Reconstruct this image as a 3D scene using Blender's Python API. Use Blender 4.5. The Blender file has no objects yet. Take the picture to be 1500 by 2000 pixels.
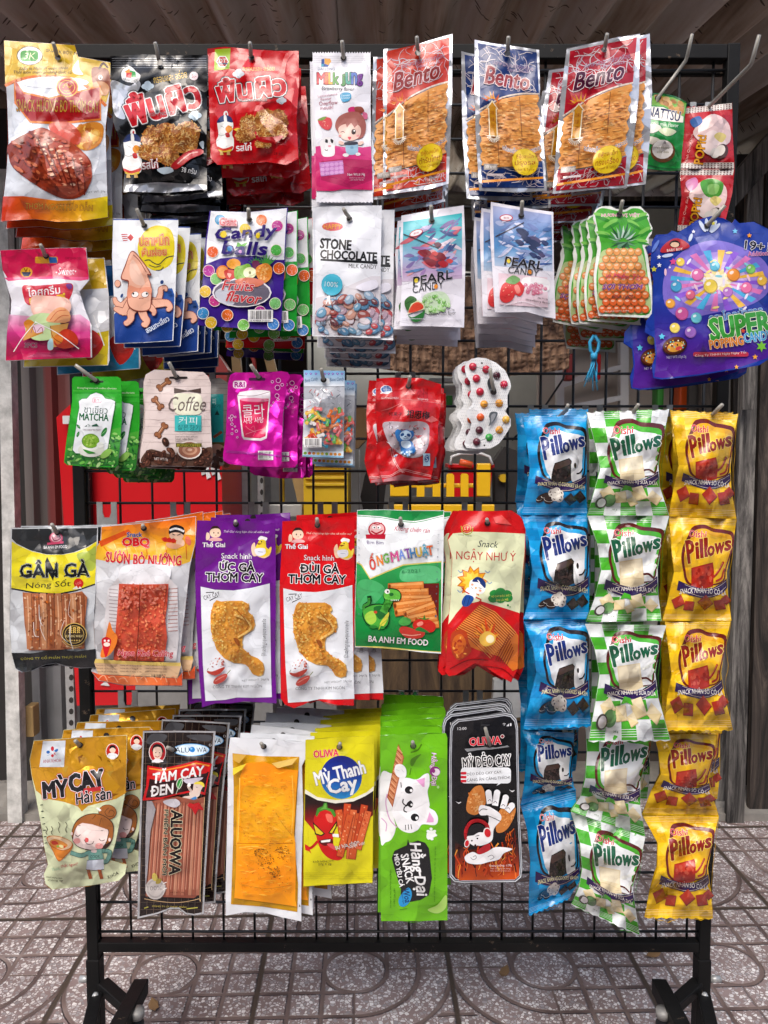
import bpy, bmesh, math, random, unicodedata
from mathutils import Vector, Matrix, noise
from mathutils.geometry import tessellate_polygon

S = bpy.context.scene
COL = S.collection
# ------------------------------------------------------------------ camera
FPX = 1500.0                       # focal length in pixels of the 1500 x 2000 photograph
PITCH = math.atan(0.075)
CH = 0.91                          # camera height
CP, SP = math.cos(PITCH), math.sin(PITCH)
cam = bpy.data.objects.new("camera", bpy.data.cameras.new("camera"))
COL.objects.link(cam); S.camera = cam
cam.location = (0, 0, CH); cam.rotation_euler = (math.pi / 2 - PITCH, 0, 0)
cam.data.sensor_fit = 'VERTICAL'; cam.data.sensor_height = 36; cam.data.lens = FPX / 2000 * 36
cam.data.clip_start = .05; cam.data.clip_end = 3000
# ------------------------------------------------------------------ light
SUN_EL, SUN_AZ = math.radians(52), math.radians(200)
W = bpy.data.worlds.new("World"); S.world = W; W.use_nodes = True
wn = W.node_tree
sky = wn.nodes.new('ShaderNodeTexSky'); sky.sky_type = 'NISHITA'; sky.sun_disc = False
sky.sun_elevation = SUN_EL; sky.sun_rotation = SUN_AZ
sky.air_density = 1.0; sky.dust_density = 4.0; sky.ozone_density = 1.0
wn.links.new(sky.outputs[0], wn.nodes['Background'].inputs[0])
wn.nodes['Background'].inputs[1].default_value = 0.15
sun = bpy.data.objects.new("sun", bpy.data.lights.new("sun", 'SUN')); COL.objects.link(sun)
sun.data.energy = 1.2; sun.data.angle = math.radians(40); sun.data.color = (1, .96, .9)
sd = Vector((math.sin(SUN_AZ) * math.cos(SUN_EL), math.cos(SUN_AZ) * math.cos(SUN_EL), math.sin(SUN_EL)))
sun.rotation_euler = sd.to_track_quat('Z', 'Y').to_euler(); sun.location = sd * 20
S.view_settings.view_transform = 'Standard'; S.view_settings.look = 'None'
S.view_settings.exposure = 0.8; S.view_settings.gamma = 1
S.render.engine = 'CYCLES'; S.cycles.use_denoising = True
S.cycles.max_bounces = 8; S.cycles.transparent_max_bounces = 24; S.cycles.caustics_reflective = False

# ------------------------------------------------------------------ helpers
def ray(px, py):
    xc = (px - 750) / FPX; zc = -(py - 1000) / FPX
    return xc, CP + SP * zc, -SP + CP * zc
def unp(px, py, Y):
    """world point seen at a photo pixel, at depth Y"""
    x, y, z = ray(px, py); t = Y / y
    return Vector((x * t, Y, CH + z * t))
def proj(p):
    x, y, z = p[0], p[1], p[2] - CH
    d = y * CP - z * SP; u = y * SP + z * CP
    return 750 + FPX * x / d, 1000 - FPX * u / d
def lin(c):
    c /= 255.0
    return c / 12.92 if c <= .04045 else ((c + .055) / 1.055) ** 2.4
_hc = {}
def hx(s, k=.86):
    """print colour '#rrggbb' -> linear albedo; a trailing 'm' makes it bare metal foil"""
    if not isinstance(s, str): return s
    if s in _hc: return _hc[s]
    m = s.endswith('m'); t = s.strip('#m')
    if len(t) == 3: t = ''.join(ch * 2 for ch in t)
    c = tuple(lin(int(t[i:i + 2], 16)) * k for i in (0, 2, 4)) + ((0. if m else 1.),)
    _hc[s] = c
    return c
def mixc(a, b, t):
    a, b = hx(a), hx(b); t = max(0, min(1, t))
    return tuple(a[i] + (b[i] - a[i]) * t for i in range(4))
def vgrad(y0, y1, *cols):
    """printed colour gradient down the packet"""
    n = len(cols) - 1
    def f(x, y):
        t = max(0, min(.9999, (y - y0) / (y1 - y0))) * n; i = int(t)
        return mixc(cols[i], cols[i + 1], t - i)
    return f
def hgrad(x0, x1, *cols):
    g = vgrad(x0, x1, *cols)
    return lambda x, y: g(y, x)
def tag(o, label=None, cat=None, group=None, kind=None):
    if label: o['label'] = label
    if cat: o['category'] = cat
    if group: o['group'] = group
    if kind: o['kind'] = kind
    return o
def empty(name, loc, label=None, cat=None, group=None):
    o = bpy.data.objects.new(name, None); COL.objects.link(o); o.location = loc; o.empty_display_size = .02
    return tag(o, label, cat, group)
def link(name, me, parent=None, loc=None):
    o = bpy.data.objects.new(name, me); COL.objects.link(o)
    if parent: o.parent = parent
    if loc is not None: o.location = loc
    return o
def copy_tree(o, parent=None):
    c = o.copy(); COL.objects.link(c); c.parent = parent
    for ch in list(o.children): copy_tree(ch, c)
    return c

# ------------------------------------------------------------------ materials
class NT:
    def __init__(s, name):
        s.m = bpy.data.materials.new(name); s.m.use_nodes = True; s.t = s.m.node_tree
        s.b = s.t.nodes['Principled BSDF']; s.out = s.t.nodes['Material Output']
    def n(s, typ, ins=None, **kw):
        nd = s.t.nodes.new('ShaderNode' + typ)
        for k, v in kw.items(): setattr(nd, k, v)
        for k, v in (ins or {}).items(): s.set(nd.inputs[k], v)
        return nd
    def set(s, sock, v):
        if hasattr(v, 'is_output') or hasattr(v, 'links'): s.t.links.new(v, sock)
        else: sock.default_value = v
    def bs(s, **kw):
        for k, v in kw.items(): s.set(s.b.inputs[k.replace('_', ' ')], v)
        return s
    def ma(s, op, a, b=None, c=None, clamp=False):
        nd = s.n('Math', operation=op); nd.use_clamp = clamp
        for i, v in enumerate((a, b, c)):
            if v is not None: s.set(nd.inputs[i], v)
        return nd.outputs[0]
    def mix(s, f, a, b, typ='MIX'):
        nd = s.n('MixRGB', blend_type=typ); s.set(nd.inputs[0], f); s.set(nd.inputs[1], a); s.set(nd.inputs[2], b)
        return nd.outputs[0]
    def ramp(s, f, stops, interp='LINEAR'):
        nd = s.n('ValToRGB'); nd.color_ramp.interpolation = interp; e = nd.color_ramp.elements
        while len(e) < len(stops): e.new(.5)
        for i, (p, c) in enumerate(stops):
            e[i].position = p; e[i].color = c if len(c) == 4 else (*c, 1)
        s.set(nd.inputs[0], f); return nd.outputs[0]
    def noise(s, scale, vec=None, detail=3, rough=.5, dist=0, out=0):
        nd = s.n('TexNoise'); nd.inputs['Scale'].default_value = scale; nd.inputs['Detail'].default_value = detail
        nd.inputs['Roughness'].default_value = rough; nd.inputs['Distortion'].default_value = dist
        if vec is not None: s.set(nd.inputs['Vector'], vec)
        return nd.outputs[out]
    def voro(s, scale, vec=None, feature='F1', out='Distance', rnd=1):
        nd = s.n('TexVoronoi', feature=feature); nd.inputs['Scale'].default_value = scale
        nd.inputs['Randomness'].default_value = rnd
        if vec is not None: s.set(nd.inputs['Vector'], vec)
        return nd.outputs[out]
    def obj(s): return s.n('TexCoord').outputs['Object']
    def bump(s, h, strength=.3, dist=.002, normal=None):
        nd = s.n('Bump'); nd.inputs['Strength'].default_value = strength; nd.inputs['Distance'].default_value = dist
        s.set(nd.inputs['Height'], h)
        if normal is not None: s.set(nd.inputs['Normal'], normal)
        s.set(s.b.inputs['Normal'], nd.outputs[0]); return nd.outputs[0]
MATS = {}
def print_mat(name, rough, crease, fine, coat=.0, spec=.5):
    """printed packaging: colour attribute 'print' (alpha 0 = bare foil), crinkled film"""
    k = NT(name)
    at = k.n('Attribute', attribute_name='print')
    inf = k.n('ObjectInfo')
    off = k.n('VectorMath', operation='ADD')
    k.set(off.inputs[0], k.obj())
    sc = k.n('VectorMath', operation='SCALE'); sc.inputs[0].default_value = (7.3, 3.1, 5.7)
    k.set(sc.inputs['Scale'], inf.outputs['Random']); k.set(off.inputs[1], sc.outputs[0])
    v = off.outputs[0]
    warp = k.n('VectorMath', operation='ADD'); k.set(warp.inputs[0], v)
    nz = k.n('TexNoise'); nz.inputs['Scale'].default_value = 14; k.set(nz.inputs['Vector'], v)
    w2 = k.n('VectorMath', operation='SCALE'); k.set(w2.inputs[0], nz.outputs['Color']); w2.inputs['Scale'].default_value = .035
    k.set(warp.inputs[1], w2.outputs[0])
    def facets(sc_):
        vn = k.n('TexVoronoi', feature='F1'); vn.inputs['Scale'].default_value = sc_; k.set(vn.inputs['Vector'], warp.outputs[0])
        d = k.n('VectorMath', operation='SUBTRACT'); k.set(d.inputs[0], warp.outputs[0]); k.set(d.inputs[1], vn.outputs['Position'])
        e = k.n('VectorMath', operation='SUBTRACT'); k.set(e.inputs[0], vn.outputs['Color']); e.inputs[1].default_value = (.5, .5, .5)
        f = k.n('VectorMath', operation='DOT_PRODUCT'); k.set(f.inputs[0], d.outputs[0]); k.set(f.inputs[1], e.outputs[0])
        return k.ma('MULTIPLY', f.outputs['Value'], 50.0)
    vo = facets(24); vo2 = facets(58)
    nn = k.noise(26, v, 2)
    h = k.ma('ADD', k.ma('MULTIPLY', vo, crease), k.ma('MULTIPLY', nn, crease * .6))
    h = k.ma('ADD', h, k.ma('MULTIPLY', vo2, fine))
    k.bump(h, 1.0, .02)
    met = k.ma('MULTIPLY', k.ma('SUBTRACT', 1.0, at.outputs['Alpha']), .5)
    k.bs(Base_Color=at.outputs['Color'], Metallic=met, Roughness=k.ma('SUBTRACT', rough, k.ma('MULTIPLY', met, rough * .25)))
    k.b.inputs['Specular IOR Level'].default_value = spec
    k.b.inputs['Coat Weight'].default_value = coat; k.b.inputs['Coat Roughness'].default_value = .12
    MATS[name] = k.m
    return k.m
print_mat('film', .22, .22, .12, .15, .4)
print_mat('foil', .21, .42, .30, .2, .42)
print_mat('matte_film', .32, .16, .08, .05, .35)
print_mat('card', .5, .03, .0, 0, .3)
print_mat('food', .36, .12, .06, .3, .4)
def simple(name, hexc, rough=.5, metal=0., var=.0, vs=20, bumpv=0., bs=40, spec=.5):
    k = NT(name); c = hx(hexc)[:3] + (1,)
    if var:
        f = k.noise(vs, k.obj(), 5, .65)
        d = tuple(x * (1 - var) for x in c[:3]) + (1,)
        l = tuple(min(1, x * (1 + var * .6)) for x in c[:3]) + (1,)
        k.bs(Base_Color=k.ramp(f, [(.3, d), (.7, l)]))
        k.bs(Roughness=k.ma('ADD', rough - .08, k.ma('MULTIPLY', f, .16)))
    else: k.bs(Base_Color=c, Roughness=rough)
    k.bs(Metallic=metal); k.b.inputs['Specular IOR Level'].default_value = spec
    if bumpv: k.bump(k.noise(bs, k.obj(), 4), bumpv, .003)
    MATS[name] = k.m; return k.m

# ------------------------------------------------------------------ text outlines (built-in font)
_tx = {}
def glyphs(s, shear=0., space=1.):
    key = (s, shear, space)
    if key in _tx: return _tx[key]
    # the built-in font fills horned and barred letters badly: draw the plain letter and add horn or bar
    body = ''; marks = []
    for ch in unicodedata.normalize('NFC', s):
        d = unicodedata.normalize('NFD', ch)
        if ch in 'Đđ': marks.append((len(body), ch)); ch = 'D' if ch == 'Đ' else 'd'
        elif '\u031b' in d: marks.append((len(body), 'H' if d[0].isupper() else 'h')); ch = unicodedata.normalize('NFC', d.replace('\u031b', ''))
        body += ch
    extra = []
    for i, kd in marks:
        v0 = glyphs(body[:i], 0, space)[3][1] if body[:i].strip() else 0.; v1 = glyphs(body[:i + 1], 0, space)[3][1]
        if kd == 'Đ': q = [(v0 + .0, .33), (v0 + .36, .33), (v0 + .36, .41), (v0 + .0, .41)]
        elif kd == 'đ': q = [(v1 - .30, .60), (v1 + .06, .60), (v1 + .06, .66), (v1 - .30, .66)]
        else:
            t = .74 if kd == 'H' else .56
            q = [(v1 - .12, t - .14), (v1 - .04, t - .20), (v1 + .07, t - .06), (v1 + .09, t + .06), (v1 + .0, t + .06), (v1 - .01, t - .06)]
        extra.append([(x + shear * y, y) for x, y in q])
    c = bpy.data.curves.new("text", 'FONT'); c.body = body; c.resolution_u = 2; c.shear = shear; c.space_character = space
    o = bpy.data.objects.new("text", c); COL.objects.link(o)
    m = o.to_mesh()
    vs = [(v.co.x, v.co.y) for v in m.vertices]; fs = [tuple(p.vertices) for p in m.polygons]
    o.to_mesh_clear(); bpy.data.objects.remove(o); bpy.data.curves.remove(c)
    for q in extra: fs.append(tuple(range(len(vs), len(vs) + len(q)))); vs += q
    cnt = {}
    for f in fs:
        for i in range(len(f)):
            e = (min(f[i], f[i - 1]), max(f[i], f[i - 1])); cnt[e] = cnt.get(e, 0) + 1
    ed = [e for e, n in cnt.items() if n == 1]
    if not vs: vs = [(0, 0), (1, 0), (1, 1)]; fs = []
    xs = [v[0] for v in vs]; ys = [v[1] for v in vs]
    _tx[key] = (vs, fs, ed, (min(xs), max(xs), min(ys), max(ys)))
    return _tx[key]

# ------------------------------------------------------------------ printed packets
def clip(poly, a, b, c, keep_ge):
    """clip polygon by a*x+b*y >= c (or <=)"""
    out = []; n = len(poly)
    sg = 1 if keep_ge else -1
    ds = [sg * (a * p[0] + b * p[1] - c) for p in poly]
    for i in range(n):
        p, d = poly[i], ds[i]; q, e = poly[(i + 1) % n], ds[(i + 1) % n]
        if d >= 0: out.append(p)
        if (d > 0 and e < 0) or (d < 0 and e > 0):
            t = d / (d - e); out.append((p[0] + (q[0] - p[0]) * t, p[1] + (q[1] - p[1]) * t))
    return out
def area(p):
    s = 0.
    for i in range(len(p)):
        x0, y0 = p[i]; x1, y1 = p[(i + 1) % len(p)]; s += x0 * y1 - x1 * y0
    return s / 2
EPS = 9e-6
class Pk:
    """One packet. Outline and artwork are given where the photo shows the front packet, laid on
    the packet's own plane at depth Y with its real size, bulge, seals, creases and back."""
    def __init__(s, outline, Y, hole, cell=10, bulge=.007, seal=(.08, .06), side=.03, wr=.0012, wave=.002, seed=1,
                 quad=None, yaw=0., tilt=0., back='#ccc', mat='film', base='#fff', curl=0.):
        s.o = outline; s.hole = hole; s.c = cell; s.bulge = bulge; s.seal = seal; s.side = side; s.wr = wr; s.wave = wave
        s.seed = seed; s.mat = mat; s.curl = curl
        if quad is None:
            quad = [min(outline, key=lambda p: p[0] + p[1]), max(outline, key=lambda p: p[0] - p[1]),
                    max(outline, key=lambda p: p[0] + p[1]), min(outline, key=lambda p: p[0] - p[1])]
        s.q = quad
        s.P0 = unp(hole[0], hole[1], Y); s.Y = Y
        n = Vector((math.sin(yaw) * math.cos(tilt), -math.cos(yaw) * math.cos(tilt), math.sin(tilt)))
        s.n = n; s.pn = (s.P0 - Vector((0, 0, CH))).dot(n)
        s.gh = {}; s.gn = {}
        s.warp = lambda x, y: (x, y)
        s.parts = {}; s.order = []; s.cur = None; s.k = 0
        s.part('pouch', mat)
        s.basefront(base, back)
    def unit(s):
        a, b = s.warp(0, 0), s.warp(1, 0); c = s.warp(0, 1)
        return (math.hypot(b[0] - a[0], b[1] - a[1]) + math.hypot(c[0] - a[0], c[1] - a[1])) / 2
    def part(s, name, mat=None, lift=0.):
        if name not in s.parts:
            s.parts[name] = dict(v=[], f=[], c=[], n=[], mat=mat or s.mat, lift=lift); s.order.append(name)
        s.cur = s.parts[name]; return s
    def z(s, ox, oy, k):
        s.warp = lambda x, y: (ox + x / k, oy + y / k); return s
    def px(s): s.warp = lambda x, y: (x, y); return s
    # --- surface
    def plane(s, x, y):
        rx = (x - 750) / FPX; zc = -(y - 1000) / FPX
        ry = CP + SP * zc; rz = -SP + CP * zc
        t = s.pn / (rx * s.n[0] + ry * s.n[1] + rz * s.n[2])
        return rx * t, ry * t, CH + rz * t
    def uv(s, x, y):
        (x0, y0), (x1, y1), (x2, y2), (x3, y3) = s.q
        u = v = .5
        for _ in range(4):
            a, b, c, d = (1 - u) * (1 - v), u * (1 - v), u * v, (1 - u) * v
            ex = a * x0 + b * x1 + c * x2 + d * x3 - x; ey = a * y0 + b * y1 + c * y2 + d * y3 - y
            xu = (1 - v) * (x1 - x0) + v * (x2 - x3); yu = (1 - v) * (y1 - y0) + v * (y2 - y3)
            xv = (1 - u) * (x3 - x0) + u * (x2 - x1); yv = (1 - u) * (y3 - y0) + u * (y2 - y1)
            D = xu * yv - xv * yu or 1e-9
            u -= (ex * yv - ey * xv) / D; v -= (ey * xu - ex * yu) / D
        return u, v
    def hfun(s, x, y):
        u, v = s.uv(x, y)
        a = max(0., min(1., (u - s.side) / (1 - 2 * s.side))); b = max(0., min(1., (v - s.seal[0]) / (1 - s.seal[0] - s.seal[1])))
        bu = math.sin(math.pi * a) ** .7; bv = math.sin(math.pi * b) ** .45
        h = s.bulge * bu * bv
        sd = s.seed * 7.31
        h += s.wr * (noise.noise(Vector((x * .022, y * .022, sd))) * 1.5 + noise.noise(Vector((x * .05 + y * .02, y * .035, sd + 9))) * .8) * (.5 + bu)
        e = max(0, (v - .8) / .2) + max(0, (.12 - v) / .2)
        h += s.wave * e * math.sin(u * 6.28 * (1.1 + (s.seed % 3) * .4) + s.seed) + s.curl * (v ** 3)
        return h
    def gheight(s, i, j):
        k = (i, j)
        if k not in s.gh: s.gh[k] = s.hfun(i * s.c, j * s.c)
        return s.gh[k]
    def hgt(s, x, y):
        fx, fy = x / s.c, y / s.c; i, j = math.floor(fx + 1e-7), math.floor(fy + 1e-7); fx -= i; fy -= j
        if fx + fy <= 1: return s.gheight(i, j) * (1 - fx - fy) + s.gheight(i + 1, j) * fx + s.gheight(i, j + 1) * fy
        return s.gheight(i + 1, j + 1) * (fx + fy - 1) + s.gheight(i, j + 1) * (1 - fx) + s.gheight(i + 1, j) * (1 - fy)
    def gnorm(s, i, j):
        k = (i, j)
        if k not in s.gn:
            g = s.c * s.Y / FPX * 2
            dx = (s.gheight(i + 1, j) - s.gheight(i - 1, j)) / g; dy = (s.gheight(i, j + 1) - s.gheight(i, j - 1)) / g
            v = Vector((-dx + s.n[0], s.n[1], dy + s.n[2])); v.normalize(); s.gn[k] = v
        return s.gn[k]
    def nrm(s, x, y):
        fx, fy = x / s.c, y / s.c; i, j = math.floor(fx), math.floor(fy); fx -= i; fy -= j
        a = s.gnorm(i, j).lerp(s.gnorm(i + 1, j), fx); b = s.gnorm(i, j + 1).lerp(s.gnorm(i + 1, j + 1), fx)
        return a.lerp(b, fy)
    # --- adding faces
    def pieces(s, poly):
        c = s.c; x0 = min(p[0] for p in poly); x1 = max(p[0] for p in poly)
        out = []
        for i in range(math.floor(x0 / c), math.floor(x1 / c - 1e-6) + 1):
            a = poly
            if x0 < i * c: a = clip(a, 1, 0, i * c, True)
            if a and x1 > (i + 1) * c: a = clip(a, 1, 0, (i + 1) * c, False)
            if len(a) < 3: continue
            y0 = min(p[1] for p in a); y1 = max(p[1] for p in a)
            for j in range(math.floor(y0 / c), math.floor(y1 / c - 1e-6) + 1):
                b = a
                if y0 < j * c: b = clip(b, 0, 1, j * c, True)
                if b and y1 > (j + 1) * c: b = clip(b, 0, 1, (j + 1) * c, False)
                if len(b) < 3: continue
                d = (i + j + 1) * c; ss = [p[0] + p[1] for p in b]
                if max(ss) > d + 1e-4 and min(ss) < d - 1e-4:
                    for kk in (True, False):
                        e = clip(b, 1, 1, d, kk)
                        if len(e) > 2: out.append(e)
                else: out.append(b)
        return out
    def emit(s, polys, col, off, flip=False, idx=None):
        P = s.cur; V, Fc, C, Nn = P['v'], P['f'], P['c'], P['n']; lift = P['lift']
        fn = callable(col); cc = None if fn else hx(col)
        idx = {} if idx is None else idx
        n = s.n; O = s.P0
        for q in polys:
            f = []
            for x, y in q:
                k = (round(x, 2), round(y, 2))
                if k not in idx:
                    a, b, c = s.plane(x, y); h = s.hgt(x, y); n = s.n
                    h = h + off + lift if not flip else (h - off - .0005 - s.bulge * 1.2 * (h > .001) * min(1, h / max(1e-5, s.bulge)))
                    if not flip: n = (-a / b, -1., -(c - CH) / b)      # bulge towards the street
                    idx[k] = len(V)
                    V.append((a + n[0] * h - O[0], b + n[1] * h - O[1], c + n[2] * h - O[2]))
                    nv = s.nrm(x, y); Nn.append(tuple(-nv) if flip else tuple(nv))
                    C.append(hx(col(x, y)) if fn else cc)
                if not f or f[-1] != idx[k]: f.append(idx[k])
            if len(f) > 2 and f[0] == f[-1]: f.pop()
            if len(f) < 3: continue
            if (area(q) > 0) == flip: f.reverse()      # photo y runs down: positive area faces away
            Fc.append(f[::-1])
    def tess(s, pts):
        if len(pts) == 3: return [pts]
        t = tessellate_polygon([[Vector((p[0], p[1], 0)) for p in pts]])
        return [[pts[a], pts[b], pts[c]] for a, b, c in t]
    def basefront(s, base, back):
        tris = s.tess(s.o); pc = []
        for t in tris: pc += s.pieces(t)
        s.emit(pc, base, .0003)
        s.emit(pc, back, .0003, True)
        # rim between the two films
        n = len(s.o); P = s.cur
        for i in range(n):
            p, q = s.o[i], s.o[(i + 1) % n]; m = max(1, int(math.hypot(q[0] - p[0], q[1] - p[1]) / s.c))
            for k in range(m):
                a = (p[0] + (q[0] - p[0]) * k / m, p[1] + (q[1] - p[1]) * k / m); b = (p[0] + (q[0] - p[0]) * (k + 1) / m, p[1] + (q[1] - p[1]) * (k + 1) / m)
                i0 = len(P['v'])
                for (x, y), o in ((a, .0003), (b, .0003), (b, -.0008), (a, -.0008)):
                    w = s.plane(x, y); h = s.hgt(x, y) + o
                    P['v'].append((w[0] + s.n[0] * h - s.P0[0], w[1] + s.n[1] * h - s.P0[1], w[2] + s.n[2] * h - s.P0[2]))
                    d = Vector((q[1] - p[1], 0, (q[0] - p[0]))); d.normalize()
                    P['n'].append(tuple(d)); P['c'].append(hx(back))
                P['f'].append((i0, i0 + 1, i0 + 2, i0 + 3))
    def add(s, pts, col, convex=False, sub=True):
        """one flat printed shape, in the current drawing coordinates"""
        w = [s.warp(*p) for p in pts]
        if callable(col):
            pass
        pc = []
        if convex and len(w) > 2: pc = s.pieces(w)
        else:
            for t in s.tess(w): pc += s.pieces(t)
        s.k += 1
        s.emit(pc, col, .0003 + s.k * EPS + .00004)
        return s
    # --- shapes
    def P(s, col, *pts): return s.add(list(pts), col)
    def R(s, x0, y0, x1, y1, col, r=0):
        if not r: return s.add([(x0, y0), (x1, y0), (x1, y1), (x0, y1)], col, True)
        pts = []
        for cx, cy, a0 in ((x1 - r, y0 + r, -90), (x1 - r, y1 - r, 0), (x0 + r, y1 - r, 90), (x0 + r, y0 + r, 180)):
            for k in range(5):
                a = math.radians(a0 + k * 22.5); pts.append((cx + r * math.cos(a), cy + r * math.sin(a)))
        return s.add(pts, col, True)
    def E(s, cx, cy, rx, ry, col, ang=0, n=18):
        ca, sa = math.cos(math.radians(ang)), math.sin(math.radians(ang)); pts = []
        for i in range(n):
            a = 2 * math.pi * i / n; x, y = rx * math.cos(a), ry * math.sin(a)
            pts.append((cx + x * ca - y * sa, cy + x * sa + y * ca))
        return s.add(pts, col, True)
    def B(s, col, *pts, n=5):
        """closed smooth blob through points"""
        out = []; m = len(pts)
        for i in range(m):
            p0, p1, p2, p3 = pts[i - 1], pts[i], pts[(i + 1) % m], pts[(i + 2) % m]
            for k in range(n):
                t = k / n
                out.append(tuple(.5 * (2 * p1[d] + (p2[d] - p0[d]) * t + (2 * p0[d] - 5 * p1[d] + 4 * p2[d] - p3[d]) * t * t + (3 * p1[d] - p0[d] - 3 * p2[d] + p3[d]) * t ** 3) for d in (0, 1)))
        return s.add(out, col)
    def L(s, col, w, *pts, smooth=True):
        """stroke"""
        if smooth and len(pts) > 2:
            q = []; m = len(pts)
            for i in range(m - 1):
                p0, p1, p2, p3 = pts[max(0, i - 1)], pts[i], pts[i + 1], pts[min(m - 1, i + 2)]
                for k in range(4):
                    t = k / 4
                    q.append(tuple(.5 * (2 * p1[d] + (p2[d] - p0[d]) * t + (2 * p0[d] - 5 * p1[d] + 4 * p2[d] - p3[d]) * t * t + (3 * p1[d] - p0[d] - 3 * p2[d] + p3[d]) * t ** 3) for d in (0, 1)))
            pts = q + [pts[-1]]
        pc = []
        for i in range(len(pts) - 1):
            (x0, y0), (x1, y1) = pts[i], pts[i + 1]; l = math.hypot(x1 - x0, y1 - y0) or 1
            ex, ey = (x1 - x0) / l * w * .25, (y1 - y0) / l * w * .25
            nx, ny = -(y1 - y0) / l * w / 2, (x1 - x0) / l * w / 2
            x0 -= ex; y0 -= ey; x1 += ex; y1 += ey
            pc += s.pieces([s.warp(x0 + nx, y0 + ny), s.warp(x1 + nx, y1 + ny), s.warp(x1 - nx, y1 - ny), s.warp(x0 - nx, y0 - ny)])
        s.k += 1; s.emit(pc, col, .00034 + s.k * EPS); return s
    def T(s, txt, cx, cy, w, h, col, ang=0, oc=None, ow=.04, bold=0., shear=0., arc=0., space=1., oc2=None, taper=0.):
        """lettering fitted to a w x h box centred on (cx, cy)"""
        bold *= .55; ow *= .75
        vs, fs, ed, (bx0, bx1, by0, by1) = glyphs(txt, shear, space)
        ca, sa = math.cos(math.radians(ang)), math.sin(math.radians(ang))
        for c, o in ((oc2, bold + ow * 2), (oc, bold + ow), (col, bold)):
            if c is None: continue
            P = []
            for x, y in vs:
                X = ((x - bx0) / (bx1 - bx0) - .5); Y = (.5 - (y - by0) / max(1e-6, by1 - by0))
                X2 = X * w; Y2 = Y * h * (1 + taper * X) + arc * (4 * X * X - .5)
                P.append(s.warp(cx + X2 * ca - Y2 * sa, cy + X2 * sa + Y2 * ca))
            pc = []
            for f in fs: pc += s.pieces([P[i] for i in f])
            s.k += 2; s.emit(pc, c, .00034 + s.k * EPS)
            if o > 0:      # heavier strokes: a band along every contour
                kx, ky = w / (bx1 - bx0), h / max(1e-6, by1 - by0)
                wd = o * min((kx + ky) / 2, 1.25 * min(kx, ky)) * s.unit()
                if wd > .25:
                    bands = ([], [], [])
                    for i, (a, b) in enumerate(ed):
                        (x0, y0), (x1, y1) = P[a], P[b]; l = math.hypot(x1 - x0, y1 - y0)
                        if l < 1e-4: continue
                        ex, ey = (x1 - x0) / l * wd * .6, (y1 - y0) / l * wd * .6; nx, ny = -(y1 - y0) / l * wd, (x1 - x0) / l * wd
                        x0 -= ex; y0 -= ey; x1 += ex; y1 += ey
                        bands[i % 3].extend(s.pieces([(x0 + nx, y0 + ny), (x1 + nx, y1 + ny), (x1 - nx, y1 - ny), (x0 - nx, y0 - ny)]))
                    for j, bd in enumerate(bands):
                        if bd: s.emit(bd, c, .00034 + s.k * EPS + (j + 1) * 3e-6)
                    s.k += 1
        return s
    def star(s, cx, cy, r, col, n=5, inner=.45, ang=-90, ry=None):
        ry = ry or r
        return s.add([(cx + (r if i % 2 == 0 else r * inner) * math.cos(math.radians(ang + i * 180 / n)),
                       cy + (ry if i % 2 == 0 else ry * inner) * math.sin(math.radians(ang + i * 180 / n))) for i in range(2 * n)], col)
    def bar(s, x0, y0, x1, y1, seed=1, digits=None, bg='#f2f2f2'):
        """bar code"""
        r = random.Random(seed)
        if bg: s.R(x0, y0, x1, y1, bg)
        w = x1 - x0; x = x0 + w * .08; yb = y1 - (y1 - y0) * (.22 if digits else .08)
        while x < x1 - w * .1:
            t = w * r.choice((.015, .02, .035)); s.R(x, y0 + (y1 - y0) * .08, x + t, yb, '#222'); x += t + w * r.choice((.02, .03, .045))
        if digits: s.T(digits, (x0 + x1) / 2, y1 - (y1 - y0) * .1, w * .8, (y1 - y0) * .12, '#222')
        return s
    def scat(s, n, area_, cols, size, seed=1, kind='e', ang=(0, 180), asp=1.):
        """many small pieces inside a polygon or (cx,cy,rx,ry) ellipse"""
        r = random.Random(seed)
        if len(area_) == 4 and not isinstance(area_[0], tuple):
            cx, cy, rx, ry = area_; ins = lambda x, y: ((x - cx) / rx) ** 2 + ((y - cy) / ry) ** 2 < 1
            bb = (cx - rx, cy - ry, cx + rx, cy + ry)
        else:
            pg = area_
            def ins(x, y):
                c = False
                for i in range(len(pg)):
                    (xa, ya), (xb, yb) = pg[i], pg[i - 1]
                    if (ya > y) != (yb > y) and x < (xb - xa) * (y - ya) / (yb - ya) + xa: c = not c
                return c
            bb = (min(p[0] for p in pg), min(p[1] for p in pg), max(p[0] for p in pg), max(p[1] for p in pg))
        m = 0
        while m < n:
            x, y = r.uniform(bb[0], bb[2]), r.uniform(bb[1], bb[3])
            if not ins(x, y): m += .2; continue
            m += 1; z = r.uniform(*size); c = r.choice(cols); a = r.uniform(*ang)
            if kind == 'e': s.E(x, y, z, z * asp, c, a, 7)
            elif kind == 'n':   # noodle curl
                ca, sa = math.cos(math.radians(a)) * z, math.sin(math.radians(a)) * z
                s.L(c, z * asp, (x - ca, y - sa), (x + sa * .6, y - ca * .6), (x + ca, y + sa), smooth=False)
            elif kind == 'ball':
                s.E(x, y, z, z, c, 0, 12); s.E(x - z * .25, y - z * .3, z * .35, z * .3, mixc(c, '#ffffff', .55), 0, 7)
        return s
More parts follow.
